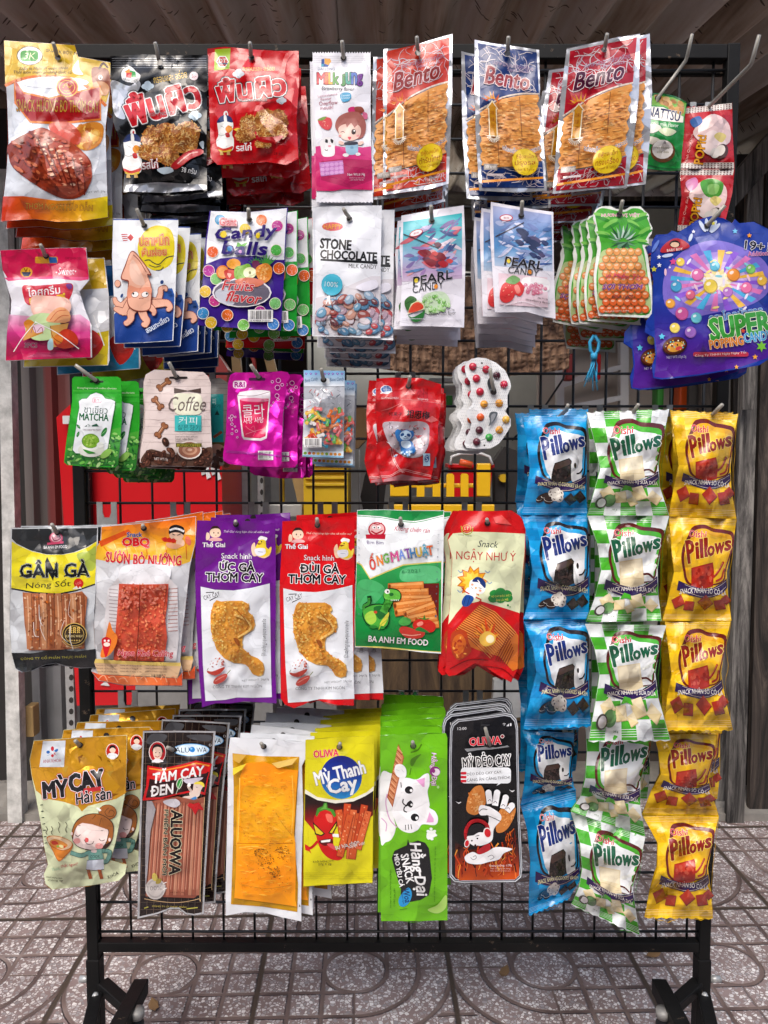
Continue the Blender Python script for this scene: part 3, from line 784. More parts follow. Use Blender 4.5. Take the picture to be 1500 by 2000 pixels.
o = bpx('low_cupboard', -100, 1420, 1360, 1600, 2.25, .05, 'dark_board'); tag(o, 'dark low cupboard front across the back of the shop', 'cupboard')
o = ppx('clear_bag', [(965, 1330), (1010, 1318), (1030, 1400), (960, 1405)], 1.9, .03, 'clear_wrap'); tag(o, 'clear crumpled bag in front of the brown board', 'bag')

for a_, c_, Y_, t_, m_, nm, lb, ct in (((862, 752, 894, 792), 0, 2.6, .02, 'white_plastic', 'window_pane', 'small bright white pane behind the blister packs', 'window'), ((838, 738, 912, 746), 0, 2.5, .06, 'clear_wrap', 'glass_ledge', 'thin glass ledge above the small white pane', 'ledge'), ((872, 772, 884, 792), 0, 2.55, .02, 'green_plastic', 'green_carton', 'green carton leaning on the small white pane', 'carton'),
        ((700, 878, 704, 1010), 0, 2.2, .01, 'zinc', 'metal_rod', 'thin pale metal rod right of the yellow crate', 'rod'), ((524, 985, 590, 1010), 0, 2.05, .1, 'clear_wrap', 'wrapped_bundle', 'pale wrapped bundle at the foot of the wooden easel', 'bundle'), ((545, 905, 556, 1000), 0, 2.2, .01, 'olive_yellow', 'yellow_stick', 'yellow stick leaning behind the wooden easel', 'stick')):
    tag(bpx(nm, *a_, Y_, t_, m_), lb, ct)
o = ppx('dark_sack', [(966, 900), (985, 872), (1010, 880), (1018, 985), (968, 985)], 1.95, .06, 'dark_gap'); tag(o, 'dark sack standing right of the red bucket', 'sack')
o = ppx('yellow_ball', [(984 + 9 * math.cos(t * .628), 934 + 8 * math.sin(t * .628)) for t in range(10)], 1.93, .03, 'olive_yellow'); tag(o, 'small yellow ball in front of the dark sack', 'ball')
for (px_, py_), rz, lb in (((1276, 1868), .4, 'curled brown leaf on the paving under the right end of the rack'), ((300, 1968), 2.0, 'dry brown leaf on the paving beside the left foot of the rack'), ((985, 1902), 1.1, 'small dry leaf on the paving under the middle of the bottom bar')):
    bm = bmesh.new(); vs_ = [bm.verts.new((x, y, .004 + .006 * abs(y) * 60 * .02 + .003 * (x * 50) ** 2)) for x, y in ((-.018, 0), (-.008, .008), (.006, .009), (.02, 0), (.006, -.009), (-.008, -.008))]; bm.faces.new(vs_)
    o = bmlink('fallen_leaf', bm, 'brown_card', None, ground(px_, py_) + Vector((0, 0, GZ))); o.rotation_euler.z = rz; tag(o, lb, 'leaf')
# ------------------------------------------------------------------ the rack
GY = 1.19
WX = [-.0095 + .05 * i for i in range(-9, 11)]; WZ = [.8349 + .0495 * i for i in range(-15, 14)]
FX0, FX1, FZ0, FZ1 = -.478, .525, .155, 1.514
rack = empty('display_rack', (.02, GY, 0), 'black square tube display rack with a wire grid panel full of snacks', 'display rack')
T_ = .0185
for x in (FX0, FX1 - T_): box('upright', x, x + T_, GY - .012, GY + .007, GZ + .06, FZ1, 'black_paint', rack, .0015)
box('top_bar', FX0 + T_, FX1 - T_, GY - .0115, GY + .0085, FZ1 - .022, FZ1 - .001, 'black_paint', rack, .0015)
box('bottom_bar', FX0 + T_, FX1 - T_, GY - .0115, GY + .006, .111, .127, 'black_paint', rack, .0012)
box('inner_bar', FX0 + T_, FX1 - T_, GY + .0005, GY + .008, FZ1 - .040, FZ1 - .034, 'black_paint', rack, .001)
gr = empty('wire_grid', (0, 0, 0)); gr.parent = rack
mv = mh = None
for x in WX:
    if mv is None: mv = tube('wire', [(0, 0, 0), (0, 0, FZ1 - .022 - .127)], .0021, 'wire_paint', gr, 6); o = mv
    else: o = mv.copy(); COL.objects.link(o); o.parent = gr
    o.location = Vector((x, GY, .127)) - rack.location
for z in WZ:
    if z < .14 or z > FZ1 - .03: continue
    if mh is None: mh = tube('wire', [(0, 0, 0), (FX1 - FX0 - 2 * T_, 0, 0)], .0021, 'wire_paint', gr, 6); o = mh
    else: o = mh.copy(); COL.objects.link(o); o.parent = gr
    o.location = Vector((FX0 + T_, GY - .004, z)) - rack.location
for s_, x in ((-1, FX0), (1, FX1 - T_)):
    box('sleeve', x - .0015, x + T_ + .0015, GY - .0140, GY + .0090, GZ + .05, .099, 'black_paint', rack, .0015)
    xi = x + T_ / 2
    # slanted foot bar beside the sleeve, tie bar, brace strap, wheel
    fx = xi - s_ * .058
    rl = rack.location
    def bar(name, a, b, w, h, mat):
        a, b = Vector(a), Vector(b); d = (b - a); L_ = d.length; bm = bmesh.new(); box_bm(bm, -w / 2, w / 2, 0, L_, -h / 2, h / 2, .0015)
        o = bmlink(name, bm, mat, rack); o.rotation_mode = 'QUATERNION'; o.rotation_quaternion = d.to_track_quat('Y', 'Z'); o.location = a - rl
    F = lambda x, y, Y: unp(x, y, Y) if s_ < 0 else unp(1563 - x, y, Y)
    bar('foot_bar', F(276, 1926, 1.20), F(206, 2060, 1.02), .024, .024, 'black_paint')
    bar('tie_bar', F(200, 1922, 1.185), F(262, 1978, 1.14), .020, .016, 'black_paint')
    bar('brace_strap', F(188, 1942, 1.170), F(166, 2040, 1.03), .020, .005, 'black_paint')
    for pa, pb, r_ in (((176, 1912, 1.19), (156, 1912, 1.19), .0055), ((187, 1943, 1.172), (186, 1946, 1.160), .005)): tube('bolt', [F(*pa), F(*pb)], r_, 'zinc', rack, 10, off=rl)
    c0 = F(268, 1986, 1.12); tube('caster_cup', [c0 + Vector((0, 0, .0)), c0 + Vector((0, 0, .012))], .011, 'grey_metal', rack, 16, off=rl)
    c1 = F(258, 2010, 1.12); tube('caster_wheel', [c1 + Vector((-.011, 0, -.012)), c1 + Vector((.011, 0, -.012))], .025, 'rubber', rack, 18, off=rl)
# ------------------------------------------------------------------ packets: registration
def zz(z, *pts): return [(z[0] + x / z[2], z[1] + y / z[2]) for x, y in pts]
Z1 = (0, 0, 3.5714); Z2 = (400, 50, 4.4118); Z3 = (720, 40, 4.1667); Z4 = (1060, 40, 3.4091)
Z5 = (0, 390, 3.5714); Z6 = (380, 390, 3.75); Z7 = (760, 380, 4.1667); Z8 = (1080, 380, 3.5714)
Y1 = (100, 700, 4.1667); Y2 = (420, 680, 5.0); Y3 = (690, 680, 4.5455); Y4 = (990, 780, 3.2609)
Y7 = (0, 980, 3.75); Y8 = (360, 980, 4.1667)
W1 = (680, 970, 4.1667); W2 = (40, 1360, 5.0); W3 = (250, 1360, 4.35); W4 = (420, 1350, 4.2545); W5 = (720, 1340, 4.1656)
ORD = ['', 'second', 'third', 'fourth', 'fifth', 'sixth', 'seventh', 'eighth']
HOOKS = []
def reg(p, name, label, cat, short, tip, copies=(), sp=.016, group=None, variants=None, rear=False, hook=True):
    """link the front packet, then its repeats behind it on the same hook"""
    if hook: p.part(p.order[0]); p.px(); p.k += 10; p.E(p.hole[0], p.hole[1], 6, 5.5, '#2a2626', 0, 12)
    root = p.build(name)
    tag(root, label, cat, group)
    if hook: HOOKS.append((p.P0.copy(), unp(tip[0], tip[1], p.Y - .018), short))
    y = 0.
    for i, (dx, dz, roll, yaw) in enumerate(copies):
        src = root if not variants else variants[i % len(variants)]
        c = copy_tree(src)
        rr = random.Random(i * 13 + len(short)); y += sp * rr.uniform(.7, 1.25); dx += rr.uniform(-.002, .002); roll += rr.uniform(-1.3, 1.3); yaw += rr.uniform(-4, 4)
        c.location = p.P0 + Vector((dx, y, dz - .105 * y)); c.rotation_euler = (math.radians(-1.5 - i * .3), math.radians(roll), math.radians(yaw))
        nm = ORD[i + 1] if i + 1 < len(ORD) else str(i + 2) + 'th'
        tag(c, '%s, %s from the front on its hook' % (short, nm), cat, group)
    return root
def rc(n, seed, dx=.005, dz=.004, roll=2.2, yaw=4., trend=0., tz=0.):
    r = random.Random(seed)
    return [(r.uniform(-dx, dx) + trend * (i + 1), r.uniform(-dz, dz) + tz * (i + 1), r.uniform(-roll, roll), r.uniform(-yaw, yaw)) for i in range(n)]
def chicken(p, ox, oy, k):
    """small cartoon chicken in a cap, breathing fire"""
    q = lambda *a: [(ox + x * k, oy + y * k) for x, y in a]
    p.B('#f3f3f0', *q((0, 0), (48, -45), (115, -40), (140, 20), (130, 110), (145, 160), (130, 250), (20, 250), (-10, 170), (10, 110)))
    p.B('#f3f3f0', *q((60, -90), (85, -95), (95, -60), (80, -40), (55, -55)))
    p.B('#c8242a', *q((72, -80), (84, -78), (84, -50), (70, -48)))
    p.B('#1d2f66', *q((-2, 8), (20, -40), (70, -62), (120, -40), (134, 5), (70, -5)))
    p.B('#eeeeea', *q((58, -55), (78, -55), (84, 0), (62, 0)))
    p.B('#e9952c', *q((70, 60), (100, 30), (135, 60), (98, 100)))
    p.B('#c4262a', *q((70, 100), (100, 95), (110, 130), (80, 135)))
    p.L('#333', 3 * k, *q((30, 35), (55, 48))); p.L('#333', 3 * k, *q((115, 48), (130, 38)))
    p.L('#555', 2.5 * k, *q((5, 110), (40, 120), (70, 112), (110, 122)))
    p.B('#d03a2c', *q((0, 215), (60, 235), (135, 212), (120, 250), (60, 262), (15, 250)))
    p.B('#e3c23a', *q((10, 240), (60, 256), (125, 240), (110, 262), (30, 264)))
    for x in (25, 85): p.P('#d9b26a', *q((x, 258), (x + 22, 258), (x + 30, 290), (x - 2, 290)))
    p.P('#d8261c', *q((130, 62), (165, 40), (225, 48), (245, 60), (220, 75), (240, 88), (180, 95)))
    p.P('#f0d03a', *q((140, 66), (180, 52), (205, 62), (170, 82)))
def cloud(p, x, y, r, c='#dfe6ec'):
    for a, b in ((-.6, .1), (0, -.5), (.6, 0), (0, .4)): p.E(x + a * r, y + b * r, r * .7, r * .55, c, 0, 12)
    p.L('#8ea0ac', r * .1, (x, y + r * .6), (x + r * .2, y + r * 1.1)); p.L('#8ea0ac', r * .1, (x - r * .2, y + r * .5), (x - r * .05, y + r * 1.0))
def noodle_ball(p, cx, cy, rx, ry, seed, n=90):
    p.E(cx, cy, rx, ry, '#a8642c')
    p.scat(n, (cx, cy, rx, ry), ['#d9a45c', '#c98a44', '#e2b876', '#9c5a26', '#d0913f'], (10, 17), seed, 'n', (0, 360), .55)

# ------------------------------------------------------------------ row one
p = Pk(zz(Z1, (28, 282), (520, 314), (545, 395), (772, 435), (765, 640), (735, 900), (745, 1250), (753, 1515), (560, 1545), (400, 1550), (250, 1530), (5, 1545), (40, 1250), (60, 1000), (50, 700), (35, 500)),
       1.0, (113, 112), bulge=.011, wr=.0022, seed=1, back='#b9301e', mat='foil', base='#d6dbe3')
p.z(*Z1)
p.P('#d2ab22', (28, 283), (520, 315), (545, 396), (771, 437), (764, 640), (740, 720), (560, 560), (330, 520), (120, 560), (37, 600))
for k in range(7): p.L('#e6c84e', 7, (60 + k * 70, 300 + k * 6), (90 + k * 72, 420), (60 + k * 75, 500 + (k % 2) * 20))
p.L('#e0711c', 22, (40, 595), (150, 552), (330, 532), (560, 570), (735, 735))
p.E(207, 388, 92, 68, '#5c4a18'); p.E(207, 388, 86, 62, '#f4f2ea'); p.R(142, 352, 266, 428, '#3f9a3a', 24); p.T('3K', 206, 390, 82, 46, '#eef2c4', shear=.2, bold=.02)
p.T('SNACK BỘT M', 430, 362, 218, 32, '#43200f', 6, bold=.015)
p.T('Dẫn là Mực Vị quân chiên', 305, 476, 340, 30, '#54300f', -1, shear=.3); p.T('Thôi luôn thèm phương thức cũ', 300, 505, 410, 30, '#54300f', 0, shear=.3)
p.B('#8a3d1c', (640, 480), (700, 470), (760, 500), (764, 640), (700, 650), (650, 590)); p.B('#c58a5a', (650, 580), (720, 570), (762, 610), (740, 665), (670, 650)); p.E(700, 540, 14, 18, '#fff'); p.E(703, 545, 6, 9, '#222'); p.B('#e8e4da', (505, 480), (545, 420), (555, 480), (580, 520), (520, 515)); p.L('#5a2410', 14, (690, 480), (720, 440), (750, 470))
p.E(380, 575, 240, 40, '#e4e8ee')
p.P('#e07b26', (96, 545), (165, 640), (340, 680), (520, 640), (704, 596), (706, 840), (420, 868), (210, 858), (100, 720))
p.P('#a01016', (106, 560), (165, 652), (340, 692), (520, 652), (694, 608), (696, 826), (420, 852), (210, 842), (112, 715))
p.E(468, 608, 78, 70, '#d7a63a'); p.E(468, 608, 70, 62, '#b0141a'); p.E(468, 608, 56, 49, '#d7a63a'); p.E(468, 608, 51, 44, '#9c1016'); p.L('#d7a63a', 8, (440, 610), (460, 585), (480, 610), (500, 595)); p.L('#d7a63a', 6, (450, 630), (475, 635), (490, 625))
p.T('SNACK HƯƠNG BÒ THƠM CAY', 402, 728, 575, 108, '#c4932c', 1, oc='#5a1409', ow=.035, bold=.02)
p.B('#d98a2e', (520, 900), (640, 850), (720, 880), (700, 1000), (600, 1050), (520, 1000)); p.scat(26, (615, 945, 95, 75), ['#e8a83e', '#c77a22', '#f0c060', '#b8621c'], (16, 34), 4)
p.B('#c84a34', (340, 870), (470, 850), (560, 930), (540, 1010), (400, 960))
p.B('#8c3018', (66, 1000), (240, 905), (330, 900), (500, 1010), (610, 1090), (640, 1180), (600, 1340), (480, 1388), (330, 1340), (110, 1190), (60, 1090))
p.B('#b04a30', (235, 915), (330, 905), (560, 1040), (638, 1180), (615, 1300), (470, 1370), (330, 1210), (255, 1060))
st = [(240, 920), (330, 910), (560, 1050), (630, 1180), (605, 1300), (470, 1360), (330, 1200), (260, 1060)]
p.scat(150, st, ['#d3785a', '#e6a07c', '#8a2a1a', '#c05a3c', '#f0c0a0', '#7a2012'], (10, 24), 5, asp=.45, ang=(-20, 30))
p.scat(60, [(75, 1000), (240, 910), (270, 1070), (350, 1240), (460, 1370), (330, 1330), (110, 1180)], ['#a8482a', '#6a2010', '#c8693e', '#7c2a16'], (12, 28), 6, asp=.5, ang=(20, 60))
for k in range(6): p.L('#6c1c10', 9, (262 + k * 60, 960 + k * 34), (300 + k * 58, 1060 + k * 40), (390 + k * 40, 1230 + k * 26))
p.T('NET WT: 50g', 670, 1340, 130, 18, '#555', -4)
p.P(hgrad(0, 211, '#c02a14', '#d8621c', '#e8a022', '#dcc81e'), (22, 1370), (160, 1368), (400, 1400), (600, 1392), (750, 1368), (752, 1514), (560, 1543), (400, 1548), (250, 1528), (7, 1543))
p.T('THƠM NGON HẤP DẪN', 412, 1432, 470, 66, '#dca83a', 2, oc='#7e1c0c', ow=.03, bold=.02)
reg(p, 'snack_pouch', 'gold and white foil pouch showing grilled beef steak, top left corner of the rack', 'snack packet', 'beef steak snack pouch',
    (104, 84), rc(4, 1, trend=.003, tz=-.004), .02, 'beef snack pouches on the top left hook')

def noodle_packet(red):
    if red:
        p = Pk(zz(Z2, (22, 198), (180, 182), (400, 205), (620, 218), (808, 218), (812, 500), (790, 800), (800, 1000), (806, 1150), (700, 1200), (540, 1175), (330, 1190), (110, 1200), (50, 1140), (45, 900), (35, 600)),
               1.0, (491, 112), bulge=.010, wr=.0024, seed=3, back='#a01016', mat='foil', base='#c8101a')
        p.z(*Z2)
        p.P('#9fc12c', (88, 205), (222, 196), (212, 372), (80, 390)); p.star(152, 310, 55, '#f4f4f4', 6, .87, 0); p.star(152, 310, 47, '#b8141c', 6, .87, 0); p.T('DT', 152, 303, 60, 34, '#f0f0f0', bold=.03); p.R(108, 322, 196, 334, '#2a3a6a')
        o = (0, 0); tx = (395, 545); c0 = '#101010'; rot = -7
        p.T('กรอบและ อร่อย', 464, 366, 275, 48, '#e4b94a', -1, bold=.02); cloud(p, 290, 415, 40); cloud(p, 660, 645, 34)
        p.T('ฟิ้นผิว', 395, 530, 590, 195, '#d21420', -7, oc='#f2f2f2', ow=.035, bold=.075, oc2='#151010'); p.T('CRISPY NOODLES', 410, 640, 250, 24, '#b98f8f', -1, bold=.02, oc='#3a0c10')
        chicken(p, 108, 830, .98)
        noodle_ball(p, 380, 850, 80, 80, 3, 60); noodle_ball(p, 350, 940, 85, 60, 4, 50); noodle_ball(p, 520, 800, 90, 80, 5, 70); noodle_ball(p, 630, 830, 85, 110, 6, 80); noodle_ball(p, 530, 900, 90, 75, 7, 70); noodle_ball(p, 660, 920, 55, 60, 8, 40); noodle_ball(p, 500, 1020, 70, 35, 9, 40)
        p.B('#a80c12', (440, 960), (560, 960), (680, 950), (600, 1010), (480, 1000))
        p.T('รสไก่', 335, 1045, 130, 66, '#f0f0f0', -4, bold=.04, oc='#d2303a', ow=.05); p.T('28 กรัม', 640, 1105, 90, 28, '#4a0c10', 8)
    else:
        p = Pk(zz(Z1, (772, 395), (1000, 378), (1200, 388), (1450, 383), (1445, 700), (1440, 1000), (1445, 1345), (1250, 1368), (1000, 1360), (858, 1340), (872, 1150), (840, 1000), (790, 850), (775, 600)),
               1.0, (312, 122), bulge=.012, wr=.003, seed=2, back='#222', mat='foil', base='#0d0d0f')
        p.z(*Z1)
        for k in range(5): p.R(780, 405 + k * 16, 1440, 409 + k * 16, '#8a8c90m')
        p.B('#c9ccd2m', (780, 560), (900, 600), (960, 560), (980, 600), (930, 680), (870, 760), (870, 830), (800, 800), (782, 680))
        p.B('#f2f2f2', (850, 500), (905, 462), (950, 500), (980, 530), (950, 575), (860, 560)); p.P('#e28a28', (870, 500), (905, 475), (905, 530)); p.P('#3a9a4a', (905, 490), (945, 500), (950, 540), (905, 540)); p.P('#c8242a', (880, 510), (920, 505), (915, 545), (880, 540)); p.T('NANA COON', 910, 558, 100, 20, '#3a3a3a', 6, bold=.02)
        p.T('กรอบและ อร่อย', 1186, 532, 235, 60, '#e8c050', -10, bold=.03); p.E(1352, 530, 30, 30, '#f4e0e4'); p.T('5.-', 1352, 530, 34, 26, '#c01c2c', bold=.03)
        cloud(p, 1030, 600, 34, '#c8dcea'); cloud(p, 1360, 805, 36, '#c8dcea')
        p.T('ฟิ้นผิว', 1128, 705, 520, 215, '#cc1624', -16, oc='#f2f2f2', ow=.035, bold=.075, oc2='#3a3a3e'); p.T('CRISPY NOODLES', 1135, 792, 230, 26, '#a8a8aa', -5, bold=.02)
        chicken(p, 862, 985, .88)
        noodle_ball(p, 1060, 960, 70, 80, 13, 60); noodle_ball(p, 1040, 1060, 75, 60, 14, 50); noodle_ball(p, 1160, 930, 80, 75, 15, 70); noodle_ball(p, 1310, 930, 85, 85, 16, 80); noodle_ball(p, 1190, 1010, 80, 75, 17, 70); noodle_ball(p, 1300, 1010, 80, 65, 18, 60); noodle_ball(p, 1180, 1100, 75, 55, 19, 50)
        p.B('#b8141c', (1195, 1150), (1300, 1060), (1400, 1040), (1415, 1070), (1330, 1110), (1230, 1180)); p.L('#f0b0a8', 8, (1240, 1140), (1320, 1075), (1380, 1060)); p.B('#b8c8d4', (1095, 1180), (1180, 1165), (1210, 1195), (1140, 1215)); p.B('#b8c8d4', (1390, 1000), (1420, 985), (1418, 1040))
        p.T('รสไก่', 1045, 1143, 110, 66, '#f0f0f0', -6, bold=.04, oc='#c8303a', ow=.05); p.T('38 กรัม', 1318, 1188, 105, 40, '#e8e8e8', 10, bold=.01)
        p.P('#8e9096m', (880, 1290), (1100, 1270), (1440, 1290), (1442, 1320), (1150, 1345), (866, 1335))
    return p
p = noodle_packet(False)
reg(p, 'noodle_packet', 'glossy black crispy noodle packet with red lettering and a chicken in a cap', 'snack packet', 'black noodle packet',
    (303, 83), rc(5, 2, trend=.004, tz=-.006, roll=3), .022, 'black noodle packets')
p = noodle_packet(True)
reg(p, 'noodle_packet', 'red crispy noodle packet with a lime green corner badge and fried noodle clumps', 'snack packet', 'red noodle packet',
    (488, 83), rc(3, 3, trend=.002, tz=-.008, roll=2.5), .022, 'red noodle packets')

# milk candy sachet
zig = lambda x0, x1, y, n, d: [(x0 + (x1 - x0) * i / n, y + (d if i % 2 else 0)) for i in range(n + 1)]
p = Pk(zz(Z2, *zig(928, 1428, 225, 44, 14), (1428, 700), (1440, 1200), (1450, 1530), *zig(1450, 962, 1528, 30, -10), (960, 1100), (940, 700)),
       1.0, (671, 113), bulge=.006, seal=(.11, .07), seed=4, back='#dadbe2', mat='matte_film', base='#e9e9f1')
p.z(*Z2)
for k in range(4): p.R(934, 262 + k * 18, 1424, 265 + k * 18, '#c9cad4')
p.P('#1d4f9e', (1005, 290), (1030, 285), (1030, 330), (1075, 330), (1060, 355), (1003, 355)); p.P('#e2a03a', (1032, 283), (1080, 285), (1090, 310), (1065, 340), (1032, 328)); p.P('#3aa0c0', (1003, 330), (1028, 330), (1022, 354), (1003, 354))
p.T('DAI LONG', 1047, 374, 145, 24, '#24507e', 1, bold=.03)
for ch, x, w, c in (('M', 1003, 70, '#c8243a'), ('i', 1050, 20, '#e05a2a'), ('L', 1087, 38, '#d9a82a'), ('k', 1130, 46, '#4a9a3a'), ('j', 1194, 36, '#2f8a3c'), ('u', 1240, 50, '#2a9a8a'), ('n', 1288, 44, '#5a7ac8'), ('g', 1336, 44, '#7a3a9a')):
    p.T(ch, x, 455 + (14 if ch in 'jg' else 0), w, 96, c, oc='#2a1620', ow=.035, bold=.05)
p.T('Strawberry flavor', 1148, 546, 282, 40, '#26262c', 2, shear=.1)
p.T('Leisurelytime', 1058, 602, 168, 26, '#b06a82', -8); p.T('flavour', 1044, 630, 96, 22, '#b0506a', -8); p.T('Overflow', 1064, 666, 160, 36, '#a84a64', -5); p.T('mouth!', 1050, 706, 112, 32, '#b0506a', -5)
p.B('#3f9fcc', (1165, 600), (1200, 576), (1250, 580), (1262, 615), (1235, 650), (1185, 655)); p.T('Sweet', 1212, 600, 76, 20, '#d8f0fa', -4); p.T('happy', 1214, 624, 76, 20, '#d8f0fa', -4)
p.B('#d84a52', (975, 810), (1030, 790), (1085, 800), (1095, 860), (1062, 900), (1000, 870)); p.B('#7aa04a', (970, 815), (1010, 790), (1050, 785), (1020, 815)); p.scat(12, (1035, 850, 45, 35), ['#f0a8a0', '#f4c8a8'], (3, 5), 8)
p.B('#c8246c', (1290, 700), (1240, 710), (1240, 745), (1300, 750)); p.B('#8a3c2a', (1290, 705), (1350, 700), (1372, 740), (1310, 760)); p.B('#d46a90', (1365, 745), (1400, 760), (1398, 805), (1360, 795))
p.B('#a8625a', (1125, 880), (1150, 790), (1240, 745), (1330, 750), (1385, 830), (1380, 930), (1330, 975), (1200, 960)); p.B('#f3cdbf', (1150, 890), (1200, 850), (1300, 845), (1345, 890), (1330, 960), (1260, 992), (1180, 970)); p.P('#b27068', (1140, 880), (1210, 830), (1225, 880), (1260, 835), (1290, 880), (1330, 840), (1350, 880), (1300, 800), (1200, 800))
p.E(1282, 915, 20, 24, '#3a2a2a'); p.E(1288, 906, 7, 8, '#fff', 0, 8); p.L('#6a3a38', 5, (1170, 920), (1190, 912), (1205, 922)); p.B('#d8485a', (1232, 960), (1262, 960), (1248, 985)); p.E(1165, 950, 14, 9, '#eca0a0'); p.E(1320, 950, 14, 9, '#eca0a0')
hot = vgrad(284, 380, '#d63a86', '#d2246f', '#cb1e62')
p.P(hot, (954, 1042), (1000, 1036), (1060, 1046), (1130, 1036), (1200, 1048), (1280, 1040), (1360, 1050), (1432, 1040), (1446, 1416), (1200, 1410), (1100, 1425), (962, 1424))
p.P('#b01a58', (1000, 1170), (1200, 1145), (1440, 1160), (1446, 1330), (1250, 1400), (1000, 1330))
p.B('#f2f0f2', (995, 1000), (1050, 960), (1110, 980), (1120, 1050), (1110, 1120), (1020, 1125), (1000, 1060)); p.B('#2c2a30', (1040, 980), (1060, 985), (1058, 1010), (1038, 1005)); p.B('#2c2a30', (1085, 975), (1108, 990), (1100, 1015), (1085, 1000)); p.E(1075, 1038, 14, 9, '#eaa0b0'); p.L('#2c2a30', 5, (1035, 1068), (1048, 1078), (1060, 1070))
p.B('#9cc4dc', (1220, 1020), (1310, 1010), (1320, 1090), (1300, 1110), (1225, 1105)); p.B('#3a3a48', (1210, 1005), (1310, 1000), (1310, 1025), (1215, 1030)); p.E(1175, 1010, 26, 16, '#f3cdbf', 20); p.E(1345, 1012, 26, 16, '#f3cdbf', -20); p.E(1215, 1115, 26, 16, '#f4f0f2'); p.E(1320, 1108, 22, 14, '#f4f0f2'); p.R(1255, 1040, 1280, 1062, '#7aa8c8', 4)
p.P('#c07ac0', (985, 1180), (1190, 1160), (1200, 1275), (1000, 1300))
for j in range(3):
    for i in range(5): p.E(1015 + i * 40, 1205 + j * 36 - i * 4, 19, 16, '#d9a0d8', 0, 10)
p.T('Net Wt:±14g', 1305, 1285, 150, 30, '#f0e4ec', -1, bold=.02); p.T('PRODUCT BY: DAI LONG', 1312, 1312, 130, 12, '#e4b4cc'); p.T('SAN XUAT TAI VN', 1312, 1330, 110, 12, '#e4b4cc')
reg(p, 'candy_sachet', 'slim white and pink milk candy sachet with a cartoon girl and a small cow', 'candy packet', 'pink and white milk candy sachet',
    (668, 80), rc(3, 4, trend=-.0005, tz=-.001), .014, 'milk candy sachets')

